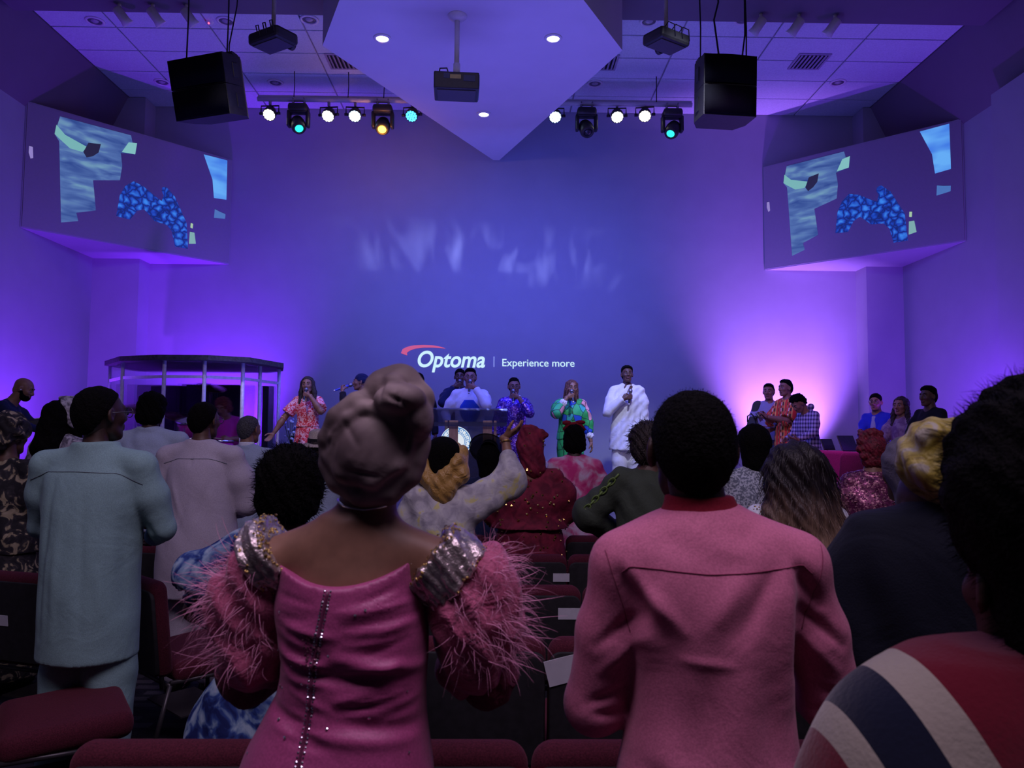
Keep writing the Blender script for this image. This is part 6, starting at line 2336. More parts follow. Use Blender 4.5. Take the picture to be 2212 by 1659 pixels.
P.top(c_blue, hem=0.52, name='dress_top', sleeve=0.3, extra=fl, res=0.009, g=1.12, rip=(0.007, 14), nr=1.4, neck=0.83)
P.skirt(c_blue, hem=0.06, rh=0.19, hipr=0.15, res=0.012, waist=0.64)
P.shoes()
# straw hat
d = 6.25
H = HT(700, 927, d, 0, 0.05)
P = aud('person in a straw sunhat with black band and light blue top', 693, 927, d, 0, hair=0.05, W=1.0, skin='brown', **both_front(H))
P.hair('bob', hairb_m)
q = MB()
M = Matrix(P.hR.tolist())
q.lathe([(0.0, 0.155), (0.06, 0.153), (0.092, 0.135), (0.104, 0.05), (0.107, 0.045), (0.165, 0.028), (0.168, 0.024), (0.106, 0.036), (0.100, 0.04)], P.hpt((0, -0.012, 0.01)), M @ Euler((0.1, 0, 0)).to_matrix(), 28, cap=False)
q.build('sunhat', c_straw, P.root, True)
MB().lathe([(0.1065, 0.048), (0.1055, 0.085), (0.1035, 0.085)], P.hpt((0, -0.012, 0.01)), M @ Euler((0.1, 0, 0)).to_matrix(), 28, cap=False).build('hat_band', c_black, P.root, True)
P.top(c_ltblue, hem=0.5, res=0.012)
P.trousers(c_denim)
P.shoes()

# woman in white lace with gold gele and raised arm
d = 4.5
H = HT(962, 938, d, 0, 0.045)
hand = PX(1092, 948, d - 0.0)
hx, hz = hand.x - XA(957, d, 938), hand.z
P = aud('woman in white and yellow lace with a gold headwrap, arm raised towards the lectern', 957, 938, d, 0, hair=0.045, W=1.12, sw=1.0, skin='brown', bres=0.013, armR=dict(to=(hx, 0.10, hz), fd=(0.80, 0.1, 0.48), pn=(-0.4, 0.4, 0.8), curl=0.22, pole=(0.4, -0.3, -1), hres=0.004), armL=front_arm(-1, H))
P.part('inner_cap', P.hp([ell((0, -0.02, 0.055), (0.102, 0.112, 0.092), k=0.02), ell((0, -0.085, -0.02), (0.072, 0.045, 0.085), k=0.03)]), 0.007, hair_m, label='black cap showing inside the headwrap')
P.part('gold_headwrap', P.hp([rc((-0.10, 0.0, 0.04), (-0.105, -0.06, -0.06), 0.050, 0.052, k=0.03), rc((0.10, 0.0, 0.05), (0.105, -0.06, -0.06), 0.050, 0.052, k=0.03), rc((-0.11, -0.07, -0.07), (0.02, -0.10, -0.16), 0.052, 0.058, k=0.03), rc((0.11, -0.07, -0.07), (0.0, -0.10, -0.17), 0.05, 0.055, k=0.03), rc((0.10, -0.085, 0.02), (-0.02, -0.13, -0.12), 0.034, 0.04, k=0.02), rc((0.0, -0.10, -0.16), (0.01, -0.105, -0.21), 0.060, 0.045, k=0.03), ell((0, 0.08, 0.06), (0.11, 0.07, 0.075), k=0.03)]), 0.008, c_gold, rip=(0.004, 40),
       creases=None)
ear = MB()
ear.tube([P.hpt((0.112, -0.01, -0.05)), P.hpt((0.118, -0.02, -0.085))], 0.006, 6)
ear.sphere(P.hpt((0.118, -0.02, -0.095)), 0.014, 8, 6)
ear.build('earring', silver_m, P.root, True)
fl = [rc(P.sh[1] - [0, 0, 0.02], P.el[1], 0.058, 0.078, k=0.04), rc(P.el[1], P.el[1] + 0.45 * (P.wr[1] - P.el[1]), 0.078, 0.055, k=0.04), rc(P.sh[1] + [0.0, 0, -0.10], P.el[1] + [0.03, 0, -0.06], 0.075, 0.062, k=0.04), rc(P.sh[-1], P.el[-1], 0.07, 0.095, k=0.04)]
P.top(c_whitelace, hem=0.575, name='lace_blouse', sleeve={1: 0, -1: 0.7}, extra=fl, res=0.009, g=1.2, rip=(0.004, 16), nr=1.5, neck=0.832)
P.skirt(c_gold, waist=0.615, hem=0.05, rh=0.13, hipr=0.122, name='gold_wrapper', res=0.012)
P.shoes()
q = MB()
c = P.wr[1] - 0.02 * unit(P.wr[1] - P.el[1])
ax = Vector(unit(P.wr[1] - P.el[1]))
u_ = ax.orthogonal().normalized()
v_ = ax.cross(u_)
q.tube([Vector(c) + (u_ * math.cos(a) + v_ * math.sin(a)) * 0.034 for a in np.linspace(0, 6.283, 17)], 0.004, 6)
q.build('bangle', gold_m, P.root, True)

# black sheer fascinator
d = 6.15
H = HT(1058, 958, d, 0, 0.02)
P = aud('person in black under a wide sheer black hat, behind the raised arm', 1056, 958, d, 0, hair=0.02, W=0.95, skin='dark', **both_front(H))
P.hair('bob', hair_m)
sheer, _t = base('black_sheer_net', (0.008, 0.008, 0.014), 0.7)
_t.b.inputs['Alpha'].default_value = 0.72
q = MB()
R = Euler((math.radians(-52), math.radians(20), 0)).to_matrix()
q.lathe([(0.05, 0.03), (0.11, 0.014), (0.155, 0.0), (0.158, -0.004), (0.11, 0.008), (0.05, 0.022)], P.hpt((0, -0.03, 0.085)), R, 36, cap=False)
q.build('hat_brim', sheer, P.root, True)
MB().lathe([(0.0, 0.075), (0.05, 0.07), (0.066, 0.05), (0.07, 0.01)], P.hpt((0, -0.03, 0.085)), R, 24, cap=False).build('hat_crown', c_black, P.root, True)
MB().tube([Vector(P.hpt((0, -0.03, 0.085))) + R @ Vector((0.158 * math.cos(a), 0.158 * math.sin(a), -0.002)) for a in np.linspace(0, 6.283, 37)], 0.004, 6).build('hat_rim', c_black, P.root, True)
P.top(c_navy, hem=0.5, res=0.013)
P.skirt(c_navy)
P.shoes()

# woman in maroon with gold dots
d = 5.42
H = HT(1152, 921, d, 0, 0.035)
P = aud('woman in a maroon velvet dress and wrap scattered with gold studs', 1146, 921, d, 0, hair=0.035, W=1.32, sw=1.05, skin='brown', bres=0.014, **both_front(H, 0.58, 0.16, 0.28))
wr = P.part('headwrap', P.hp([ell((0, -0.015, 0.03), (0.100, 0.112, 0.105), k=0.03), ell((-0.01, -0.03, 0.115), (0.062, 0.06, 0.045), k=0.05), rc((0.0, -0.05, -0.02), (0.02, -0.06, -0.14), 0.094, 0.086, k=0.03), ell((0.072, -0.04, 0.105), (0.030, 0.026, 0.026), k=0.02), ell((0.102, -0.04, 0.085), (0.024, 0.022, 0.022), k=0.014)]), 0.007, c_maroonv, rip=(0.003, 40))
p_, n_ = surf_pts(wr, 14, lambda V, N: N[:, 1] < 0.1, 5)
dots('gold_studs', p_, n_, 0.010, gold_m, P.root)
q = MB()
q.lathe([(0.012, 0), (0.026, 0.004), (0.028, 0), (0.026, -0.004), (0.012, 0)], P.hpt((0.098, -0.06, -0.12)), Euler((1.57, 0, 0)).to_matrix(), 18, cap=False)
q.build('earring', plain('lilac_earring', (0.45, 0.40, 0.85), 0.3), P.root, True)
P.top(c_maroonv, hem=0.585, name='blouse', sr=(1.8, 2.2, 2.2), res=0.010, g=1.16, neck=0.826, nr=1.6, scoop=(-0.045, 0.062, 0.06, 0.055), rip=(0.004, 14))
p_, n_ = surf_pts(P.garment, 110, lambda V, N: (N[:, 1] < 0.1), 6)
dots('gold_studs', p_, n_, 0.0105, gold_m, P.root)
P.skirt(c_maroonv, waist=0.60, hem=0.05, rh=0.14, hipr=0.115, res=0.012)
sk = P.root.children[-1]
p_, n_ = surf_pts(sk, 60, lambda V, N: (N[:, 1] < 0.3) & (V[:, 2] > 0.6), 8)
dots('gold_studs', p_, n_, 0.0105, gold_m, P.root)
P.shoes()

# person in pink tie-dye jacket
d = 6.2
H = HT(1236, 916, d, 0, 0.012)
P = aud('person in a pink tie-dye jacket and matching skirt with a maroon hair band', 1241, 916, d, 0, hair=0.012, W=1.0, sw=0.98, skin='deep', **both_front(H, 0.60, 0.12, 0.26))
P.hair('afro', hair_m, t=-0.026, rip=(0.003, 90))
q = MB()
q.tube([P.hpt((x, y, z)) for x, y, z in ((-0.085, 0.0, 0.075), (-0.05, -0.01, 0.120), (0, -0.012, 0.130), (0.05, -0.01, 0.120), (0.085, 0.0, 0.075))], 0.016, 8)
q.sphere(P.hpt((-0.06, -0.01, 0.135)), 0.03, 10, 8, (1.3, 0.7, 0.7))
q.sphere(P.hpt((0.05, -0.01, 0.14)), 0.03, 10, 8, (1.4, 0.7, 0.6))
q.build('hair_band', c_maroon, P.root, True)
P.top(c_pinkt, hem=0.515, name='jacket', res=0.010, g=1.14, sr=(1.4, 1.5, 1.6), neck=0.848, nr=1.2, creases=[((0, -0.14, 1.3), (0, -0.15, 1.0), 0.006, -0.004)])
P.skirt(c_pinkt, waist=0.6, hem=0.08, rh=0.12)
P.shoes()

# person in olive jacket with chain print
d = 4.6
H = HT(1393, 915, d, 0, 0.02)
P = aud('person with curly hair in an olive jacket printed with gold chains', 1400, 915, d, -6, hair=0.02, W=1.08, sw=1.0, skin='dark', bres=0.014, armL=dict(to=(-0.20, 0.20, 0.60 * H), pole=(-1, -0.3, -0.2)), armR=front_arm(1, H))
ho = P.hair('afro', hairb_m, t=0.0, rip=(0.004, 130))
p_, n_ = surf_pts(ho, 500, lambda V, N: N[:, 1] < 0.6, 14)
strands('hair_curls', p_, n_, 0.04, 0.0022, hairb_m, P.root, 0.6, 1.2, 5, 15)
fl = [rc(P.sh[-1], P.el[-1], 0.075, 0.10, k=0.03), rc(P.el[-1], P.wr[-1], 0.095, 0.07, k=0.03)]
P.top(c_olive, hem=0.50, name='jacket', extra=fl, sleeve={1: 1.0, -1: 0.0}, sr=(1.7, 2.0, 2.0), res=0.010, g=1.16, rip=(0.005, 16))
chain_g = plain('olive_gold_print', (0.42, 0.40, 0.08), 0.6)
q = MB()
for k in range(9):
    t_ = k / 8
    c = np.array(P.sh[-1]) * (1 - t_) + np.array(P.el[-1]) * t_ + np.array([-0.035, -0.075 - 0.02 * t_, 0.02])
    u_ = unit(np.array(P.el[-1]) - P.sh[-1])
    s_ = unit(np.cross(u_, [0, 1, 0]))
    if k % 2:
        q.tube([c + (u_ * math.cos(a) * 0.028 + s_ * math.sin(a) * 0.015) for a in np.linspace(0, 6.283, 11)], 0.005, 5)
    else:
        q.tube([c - u_ * 0.028, c + u_ * 0.028], 0.007, 5)
q.build('chain_trim', plain('green_chain_print', (0.12, 0.20, 0.04), 0.6), P.root, True)
q = MB()
for k in range(9):
    z = 1.38 - 0.075 * k
    q.box((0.115, -0.118 - 0.02 * (k > 3), z), (0.036, 0.03, 0.04), bev=0.008)
q.build('gold_print_strip', chain_g, P.root)
P.trousers(c_black)
P.shoes()

# grey tweed with bob
d = 4.5
H = HT(1634, 912, d, 0, 0.02)
P = aud('woman with a smooth black bob in a grey woven tweed jacket', 1630, 912, d, 0, hair=0.02, W=1.05, sw=1.0, skin='dark', **both_front(H))
P.hair('bob', hair_m, rip=(0.0015, 60))
P.top(c_tweed, hem=0.5, name='jacket', res=0.010, g=1.16, neck=0.846, nr=1.2)
P.skirt(c_black)
P.shoes()

# long wavy ombre hair
d = 3.5
H = HT(1712, 958, d, 0, 0.02)
P = aud('woman with long wavy brown ombre hair and a white and gold lace top', 1716, 958, d, -6, hair=0.02, W=1.05, sw=1.10, skin='brown', bres=0.014, **both_front(H))
hp_ = [rc(P.hpt((0, -0.015, 0.035)), P.hpt((0.0, -0.03, 0.03)), 0.112, 0.120, k=0.03)]
for x0, x1, x2, r1, r2, yy in ((-0.055, -0.075, -0.03, 0.085, 0.075, -0.09), (0.035, 0.06, 0.09, 0.09, 0.095, -0.10), (0.0, 0.03, 0.13, 0.095, 0.10, -0.12), (0.06, 0.12, 0.20, 0.07, 0.09, -0.08), (-0.02, 0.0, 0.05, 0.085, 0.075, -0.13)):
    hp_ += [rc(P.hpt((x0, -0.05, 0.02)), P.hpt((x1, yy, -0.20)), 0.090, r1, k=0.03), rc(P.hpt((x1, yy, -0.20)), P.hpt((x2, yy - 0.02, -0.42)), r1, r2, k=0.03), rc(P.hpt((x2, yy - 0.02, -0.42)), P.hpt((x2 + 0.02, yy - 0.02, -0.58)), r2, 0.03, k=0.03)]
ho = P.part('long_hair', hp_, 0.008, c_ombre, rip=(0.006, 38), rl=0)
p_, n_ = surf_pts(ho, 1200, lambda V, N: (N[:, 1] < 0.5), 24)
strands('hair_strands', p_, n_ + np.array([0, 0, -1.5]), 0.09, 0.0014, c_ombre, P.root, 1.2, 0.5, 5, 25)
P.top(c_white, hem=0.52, name='lace_top', sr=(1.7, 1.9, 1.8), res=0.010, g=1.14, nr=1.6, neck=0.828)
p_, n_ = surf_pts(P.garment, 240, lambda V, N: (V[:, 2] > 0.79 * H) & (np.abs(V[:, 0]) < 0.24), 34)
dots('gold_beads', p_, n_, 0.005, gold_m, P.root)
P.skirt(c_white)
P.shoes()

# red curls, sequins
d = 5.4
H = HT(1884, 926, d, 0, 0.05)
P = aud('woman with pinned-up red curls in a plum sequinned dress', 1884, 926, d, -10, hair=0.05, W=1.25, sw=1.0, skin='brown', **both_front(H))
redh = plain('red_curls', (0.16, 0.008, 0.022), 0.6, grain=0.35, gscale=40, bump=0.7, bscale=80)
pr = [ell((0, -0.02, 0.03), (0.098, 0.108, 0.10), k=0.02), ell((0, -0.05, -0.06), (0.08, 0.065, 0.06), k=0.03)]
for x, y, z, r in ((-0.05, -0.04, 0.115, 0.042), (-0.01, -0.05, 0.135, 0.045), (0.035, -0.04, 0.125, 0.042), (-0.08, -0.05, 0.07, 0.04), (-0.085, -0.06, 0.02, 0.036), (-0.07, -0.08, -0.03, 0.034)):
    pr.append(ell((x, y, z), (r, r * 0.9, r * 0.8), k=0.006))
P.part('hair', P.hp(pr), 0.007, redh, rip=(0.003, 70), rl=0)
P.top(c_plumseq, hem=0.52, name='dress_top', sr=(1.8, 2.1, 2.0), res=0.010, g=1.16, nr=1.4)
p_, n_ = surf_pts(P.garment, 220, lambda V, N: (N[:, 1] < 0.4) & (V[:, 2] > 0.70 * H), 44)
dots('sequins', p_, n_, 0.0055, plain('rose_gold_sequin', (0.75, 0.42, 0.40), 0.2, 1.0), P.root)
P.skirt(c_plumseq)
P.shoes()

# slate sleeve person
d = 2.75
H = HT(1992, 945, d, 0, 0.01)
P = aud('person in a slate blue top and grey scarf, mostly behind the yellow headwrap', 1972, 945, d, 6, hair=0.01, W=1.1, sw=1.08, skin='dark', **both_front(H))
P.part('headscarf', P.hp([ell((0, -0.015, 0.03), (0.095, 0.108, 0.098), k=0.03), rc((0, -0.05, -0.02), (0, -0.06, -0.12), 0.088, 0.08, k=0.03)]), 0.008, cloth('grey_mauve_scarf', (0.10, 0.09, 0.13), 0.8, 0.4, 9), rip=(0.003, 40))
P.top(c_slate, hem=0.5, name='jacket', sr=(1.7, 1.9, 1.8), res=0.010, g=1.14)
P.trousers(c_black)
P.shoes()

# yellow headwrap, navy coat
d = 1.62
H = 1.56
P = Person('woman in a yellow marbled silk headwrap and bulky dark navy coat', (XA(2052, d, 1000), d, 0), -14, H, W=1.25, sw=1.20, skin='deep', bres=0.013, hres=0.007, head=(14, -8, -6), **both_front(H))
c_ = PX(2040, 990, d)
lc = Matrix.Rotation(-P.face, 3, 'Z') @ (c_ - P.at)
lc = np.array(lc)
pr = [ell(lc, (0.094, 0.12, 0.086), k=0.03), ell(lc + [0.015, -0.02, -0.05], (0.070, 0.095, 0.068), k=0.03), ell(lc + [0.06, 0.0, 0.03], (0.06, 0.10, 0.06), k=0.03), rc(lc + [-0.06, -0.07, -0.02], lc + [0.05, -0.10, -0.09], 0.035, 0.035, k=0.02), rc(lc + [-0.05, -0.08, 0.05], lc + [0.07, -0.09, 0.0], 0.030, 0.030, k=0.02)]
P.part('headwrap', pr, 0.006, c_yellow, rip=(0.003, 40), creases=[(lc + [-0.09, -0.06, 0.03], lc + [0.06, -0.12, -0.03], 0.010, -0.008), (lc + [-0.08, -0.08, -0.03], lc + [0.04, -0.11, -0.11], 0.010, -0.008), (lc + [-0.02, -0.1, 0.08], lc + [0.09, -0.08, 0.02], 0.010, -0.007)])
cx = XA(2052, d, 1100)
sh = []
for py, xl, xr, ry in ((1090, 1975, 2150, 0.06), (1110, 1880, 2210, 0.085), (1150, 1835, 2250, 0.11), (1210, 1795, 2290, 0.13), (1300, 1785, 2320, 0.145), (1400, 1790, 2330, 0.15), (1500, 1790, 2330, 0.15), (1659, 1780, 2340, 0.16)):
    a, b = PX(xl, py, d), PX(xr, py, d)
    sh.append((a.z, (a.x + b.x) / 2 - P.at.x, 0.0, (b.x - a.x) / 2, ry))
sh.append((0.60, 0, 0, 0.27, 0.18))
P.part('coat', [loft(sh, k=0.02, p=2.4)], 0.010, c_coat, creases=[((0.0, -0.14, 1.4), (0.03, -0.16, 1.1), 0.03, -0.01), ((-0.2, -0.1, 1.35), (-0.16, -0.14, 1.1), 0.03, -0.012), ((0.1, -0.15, 1.35), (0.15, -0.15, 1.05), 0.03, 0.01)], rip=(0.004, 12))
surf_line(P.root.children[-1], [(a, b) for a, b in lerp_pts([(PX(1945, 1092, d).x - P.at.x, PX(1945, 1093, d).z), (PX(1980, 1083, d).x - P.at.x, PX(1980, 1087, d).z), (PX(2030, 1078, d).x - P.at.x, PX(2030, 1090, d).z)], 8)], 0.006, plain('tan_piping', (0.35, 0.22, 0.14), 0.6), 'collar_piping', P.root)
P.trousers(c_black)
P.shoes()

# ------------------------------------------------------------------ near woman, colour-block knit
d = 1.0
H = 1.63
ox = XA(2262, d, 1000)
P = Person('nearest woman with a cloud of black hair in a red, navy and cream colour-block knit', (ox, d, 0), 0, 1.52, W=1.0, sw=0.8, skin='deep', bres=0.013, hres=0.008, **both_front(H))
lc = np.array(PX(2315, 1035, d) - P.at)
pr = [ell(lc, (0.150, 0.15, 0.150), k=0.03), rc(lc + [0.0, -0.03, -0.05], lc + [0.02, -0.04, -0.22], 0.140, 0.12, k=0.05)]
ho = P.part('hair', pr, 0.008, hair_m, rip=(0.004, 60))
p_, n_ = surf_pts(ho, 5000, lambda V, N: N[:, 0] < 0.7, 54)
strands('hair_frizz', p_, n_, 0.018, 0.0006, hair_m, P.root, 0.4, 1.0, 4, 55)
knit, _t = base('colour_block_knit', (0.1, 0.02, 0.03), 0.95, 0, 0.1)
_t.b.inputs['Sheen Weight'].default_value = 0.3
_sx = _t.new('ShaderNodeSeparateXYZ')
_t.put(_sx.inputs[0], _t.coord())
ds = d - 0.10
A_ = PX(1985, 1425, ds) - P.at
B_ = PX(2092, 1659, ds) - P.at
slope = (B_.x - A_.x) / (A_.z - B_.z)
u1 = _t.math('SUBTRACT', _sx.outputs[0], _t.math('ADD', A_.x, _t.math('MULTIPLY', _t.math('SUBTRACT', A_.z, _sx.outputs[2]), slope)))
C_ = PX(1835, 1560, ds) - P.at
off2 = C_.x - (A_.x + (A_.z - C_.z) * slope)
v1 = _t.math('ADD', _sx.outputs[2], _t.math('MULTIPLY', _sx.outputs[0], -0.35))
zt_ = (PX(1950, 1452, ds) - P.at)
vt = zt_.z - 0.35 * zt_.x
cream, red, navy = (0.28, 0.25, 0.20), (0.11, 0.004, 0.014), (0.003, 0.005, 0.018)
cmap = _t.ramp(_t.math('ADD', _t.math('MULTIPLY', u1, 1.0), 0.5), [(0.0, red), (0.5 + off2 - 0.016, cream), (0.5 + off2 + 0.018, navy), (0.5 - 0.024, cream), (0.5 + 0.024, red)], True)
topm = _t.ramp(_t.math('ADD', _t.math('SUBTRACT', v1, vt), 0.5), [(0.0, (0, 0, 0)), (0.492, (0.5, 0.5, 0.5)), (0.512, (1, 1, 1))], True)
lside = _t.math('LESS_THAN', u1, -0.02)
m1 = _t.math('MULTIPLY', _t.math('GREATER_THAN', topm, 0.25), lside)
m2 = _t.math('MULTIPLY', _t.math('GREATER_THAN', topm, 0.75), lside)
_t.col(_t.mix(m2, _t.mix(m1, cmap, cream), red))
_n = _t.new('ShaderNodeTexNoise', Vector=_t.coord(), Scale=140.0, Detail=3.0)
_t.bump(_n.outputs[0], 0.22, 0.006)
sh = []
for py, xl, ry in ((1388, 2060, 0.06), (1402, 1965, 0.085), (1425, 1915, 0.10), (1470, 1860, 0.12), (1560, 1790, 0.14), (1659, 1745, 0.155)):
    a = PX(xl, py, d) - P.at
    sh.append((a.z, 0, 0.0, -a.x, ry))
sh.append((1.0, 0, 0, 0.33, 0.17))
sh.append((0.62, 0, 0, 0.26, 0.17))
P.part('knit_top', [loft(sh, k=0.02, p=2.3)], 0.009, knit, rip=(0.002, 12))
P.trousers(c_black)
P.shoes()

# ------------------------------------------------------------------ man in rose shirt
d = 1.5
H = HT(1497, 845, d, 0, 0.004)
ox = XA(1528, d, 1000)


def lp(px, py, dd=d, o=None):
    p = PX(px, py, dd)
    return (p.x - (ox if o is None else o), p.z)


def armto(sd, ex, ey, wx, wy, wz, ez):
    return dict(to=(wx, wy, wz), pole=(ex, ey, ez))


P = Person('man with close-cropped hair in a rose pink long-sleeved shirt, near the centre front', (ox, d, 0), 0, H, W=0.86, sw=1.0, hx=-0.025, skin='deep', bres=0.011, hres=0.0055, hh=1.03,
           armR=dict(to=(0.16, 0.27, 0.66 * H), pole=(0.55, -0.8, -0.8)), armL=dict(to=(-0.085, 0.27, 1.115), pole=(-0.6, -0.7, -0.8)), head=(-2, 4, 0))
P.hair('crop', hair_m, t=0.003, h=0.005, rip=(0.0006, 140))
p_, n_ = surf_pts(P.root.children[-1], 2500, lambda V, N: N[:, 1] < 0.5, 64)
strands('hair_stubble', p_, n_, 0.004, 0.0006, hair_m, P.root, 0.2, 0.8, 2, 65)
cz = lp(1500, 1072)[1]
P.part('collar', [loft([(cz - 0.035, -0.012, 0.0, 0.084, 0.072), (cz - 0.012, -0.014, 0.004, 0.070, 0.066), (cz + 0.002, -0.016, 0.006, 0.066, 0.064)], k=0)], 0.005, c_maroon, label='dark maroon band collar')
sh = []
for py, xl, xr, ry in ((1092, 1452, 1590, 0.066), (1112, 1408, 1622, 0.078), (1145, 1352, 1688, 0.095), (1190, 1325, 1725, 0.112), (1250, 1335, 1728, 0.128), (1340, 1352, 1712, 0.134), (1430, 1366, 1702, 0.130), (1520, 1366, 1706, 0.128), (1600, 1350, 1716, 0.134), (1659, 1338, 1728, 0.142)):
    a, b = lp(xl, py), lp(xr, py)
    sh.append((a[1], (a[0] + b[0]) / 2, 0.0, (b[0] - a[0]) / 2, ry))
sh.append((0.72, 0, 0, 0.185, 0.15))
pr = [loft(sh, k=0.02, p=2.35)]
sleeve_cut = []
for sd in (1, -1):
    S, E, Wp = P.sh[sd], P.el[sd], P.wr[sd]
    pr += [rc(S + [0, 0, -0.016], S + (E - S) * 0.5, 0.054, 0.060, k=0.03), rc(S + (E - S) * 0.5, E, 0.060, 0.058, k=0.02), rc(E, E + 0.95 * (Wp - E), 0.058, 0.040, k=0.02), rc((sd * 0.05, 0, lp(1500, 1128)[1] - 0.03), S - [0, 0, 0.006], 0.052, 0.056, k=0.04)]
Z = lambda py: lp(1500, py)[1]
X = lambda px: lp(px, 1200)[0]
yb = -0.13
cr = []
for x0, y0, x1, y1, w, dp in ((1330, 1225, 1400, 1340, 0.016, -0.012), (1345, 1215, 1440, 1330, 0.014, 0.010), (1560, 1225, 1500, 1320, 0.020, 0.009), (1630, 1215, 1560, 1330, 0.018, -0.010), (1690, 1215, 1740, 1290, 0.014, -0.012), (1700, 1225, 1690, 1420, 0.020, -0.010), (1660, 1240, 1665, 1480, 0.025, 0.010), (1420, 1330, 1430, 1560, 0.025, -0.008), (1400, 1250, 1380, 1400, 0.02, 0.010), (1560, 1400, 1540, 1640, 0.035, 0.010), (1480, 1450, 1460, 1650, 0.03, -0.007), (1620, 1450, 1640, 1650, 0.03, -0.008), (1440, 1388, 1540, 1396, 0.008, 0.004), (1380, 1620, 1430, 1659, 0.02, -0.008), (1400, 1145, 1470, 1170, 0.025, -0.006), (1560, 1150, 1620, 1130, 0.02, -0.004), (1500, 1160, 1580, 1185, 0.02, 0.004)):
    a, b = lp(x0, y0), lp(x1, y1)
    cr.append(((a[0], yb, a[1]), (b[0], yb, b[1]), w, dp))
for sd in (1, -1):
    E, S, Wp = P.el[sd], P.sh[sd], P.wr[sd]
    m = (S + E) / 2
    cr += [(m + [-sd * 0.05, -0.04, 0.06], m + [sd * 0.03, -0.06, -0.01], 0.012, -0.010), (m + [-sd * 0.055, -0.04, 0.02], m + [sd * 0.02, -0.06, -0.06], 0.012, 0.008), (E + [-sd * 0.05, -0.03, 0.05], E + [sd * 0.02, -0.06, 0.02], 0.010, -0.008), (E + [-sd * 0.05, -0.03, 0.0], E + [sd * 0.01, -0.05, 0.0], 0.010, -0.008)]
o = P.part('shirt', pr, 0.0062, c_pinkshirt, creases=cr, rip=(0.0012, 9), rl=2, flat=True)
surf_line(o, lerp_pts([lp(1330, 1222), lp(1345, 1208), lp(1400, 1210), lp(1500, 1218), lp(1600, 1213), lp(1700, 1205), lp(1722, 1225)], 40), 0.0012, c_rseam, 'yoke_seam', P.root, lift=0.0006)
surf_line(o, lerp_pts([lp(1300, 1180), lp(1312, 1225), lp(1338, 1300), lp(1352, 1350)], 24), 0.0010, c_rseam, 'armhole_seam', P.root, lift=0.0004)
surf_line(o, lerp_pts([lp(1752, 1170), lp(1742, 1220), lp(1722, 1300), lp(1712, 1345)], 24), 0.0010, c_rseam, 'armhole_seam', P.root, lift=0.0004)
P.trousers(c_pinkshirt, wd=1.4)
P.shoes()
fa = unit(P.wr[-1] - P.el[-1])
ax = Vector(fa)
u_ = ax.orthogonal().normalized()
v_ = ax.cross(u_)
MB().tube([Vector(P.wr[-1] - fa * 0.012) + (u_ * math.cos(a) + v_ * math.sin(a)) * 0.040 for a in np.linspace(0, 6.283, 21)], 0.004, 6).build('gold_bracelet', gold_m, P.root, True)

# ------------------------------------------------------------------ woman in pink dress
d = 1.48
H = 1.72
ox = XA(775, d, 1000)
P = Person('woman in a fitted pink dress with feather sleeves and a tall taupe headwrap', (ox, d, 0), 0, H, W=0.86, sw=0.98, skin='brown', bres=0.0085, hres=0.007, head=(0, 2, 6), hx=0.026,
           armR=dict(to=(0.13, 0.31, 0.73 * H), pole=(0.5, -0.1, -1)), armL=dict(to=(-0.11, 0.31, 0.73 * H), pole=(-0.5, -0.1, -1)))
sh = []
for py, xl, xr, ry in ((1185, 612, 915, 0.104), (1240, 612, 912, 0.108), (1300, 605, 922, 0.118), (1400, 618, 926, 0.118), (1470, 612, 922, 0.118), (1530, 584, 922, 0.124), (1600, 548, 930, 0.142), (1659, 528, 938, 0.156)):
    a, b = lp(xl, py), lp(xr, py)
    sh.append((a[1], (a[0] + b[0]) / 2, 0.0, (b[0] - a[0]) / 2, ry))
sh += [(0.80, -0.06, 0, 0.195, 0.165), (0.5, -0.03, 0, 0.20, 0.17), (0.10, 0, 0, 0.23, 0.21)]
zc0, xc0 = lp(755, 1243)[1], lp(755, 1243)[0]
cr = []
rr = random.Random(5)
for k in range(46):
    yy = rr.uniform(1255, 1560)
    if rr.random() < 0.5:
        xa = rr.uniform(615, 660)
        xb = xa + rr.uniform(45, 110)
        a, b = lp(xa, yy - rr.uniform(-4, 16)), lp(xb, yy + rr.uniform(4, 22))
    else:
        xb = rr.uniform(860, 918)
        xa = xb - rr.uniform(50, 150)
        a, b = lp(xa, yy + rr.uniform(4, 20)), lp(xb, yy - rr.uniform(-6, 14))
    cr.append(((a[0], -0.11, a[1]), (b[0], -0.12, b[1]), rr.uniform(0.004, 0.008), rr.choice((-1, 1)) * rr.uniform(0.002, 0.0045)))
for x0, y0, x1, y1, w, dp in ((640, 1400, 900, 1430, 0.014, -0.009), (625, 1370, 740, 1400, 0.012, 0.008), (760, 1380, 915, 1410, 0.012, 0.009), (615, 1490, 735, 1540, 0.012, -0.009), (760, 1500, 915, 1530, 0.013, -0.008), (640, 1520, 900, 1550, 0.012, 0.006)):
    a, b = lp(x0, y0), lp(x1, y1)
    cr.append(((a[0], -0.115, a[1]), (b[0], -0.115, b[1]), w, dp))
dr = P.part('dress', [loft(sh, k=0.0, p=2.3), cut(lambda Q: (Q[..., 2] - zc0 - 2.6 * (Q[..., 0] - xc0) ** 2).astype(np.float32))], 0.0058, c_pinkdress, creases=cr, rip=(0.0010, 12), rl=1, flat=True)
zl = [lp(740, 1248), lp(725, 1330), lp(712, 1400), lp(705, 1480), lp(690, 1580), lp(672, 1659)]
surf_line(dr, lerp_pts(zl, 50), 0.0028, plain('zip_maroon', (0.12, 0.02, 0.06), 0.5), 'zip', P.root, lift=0.0)
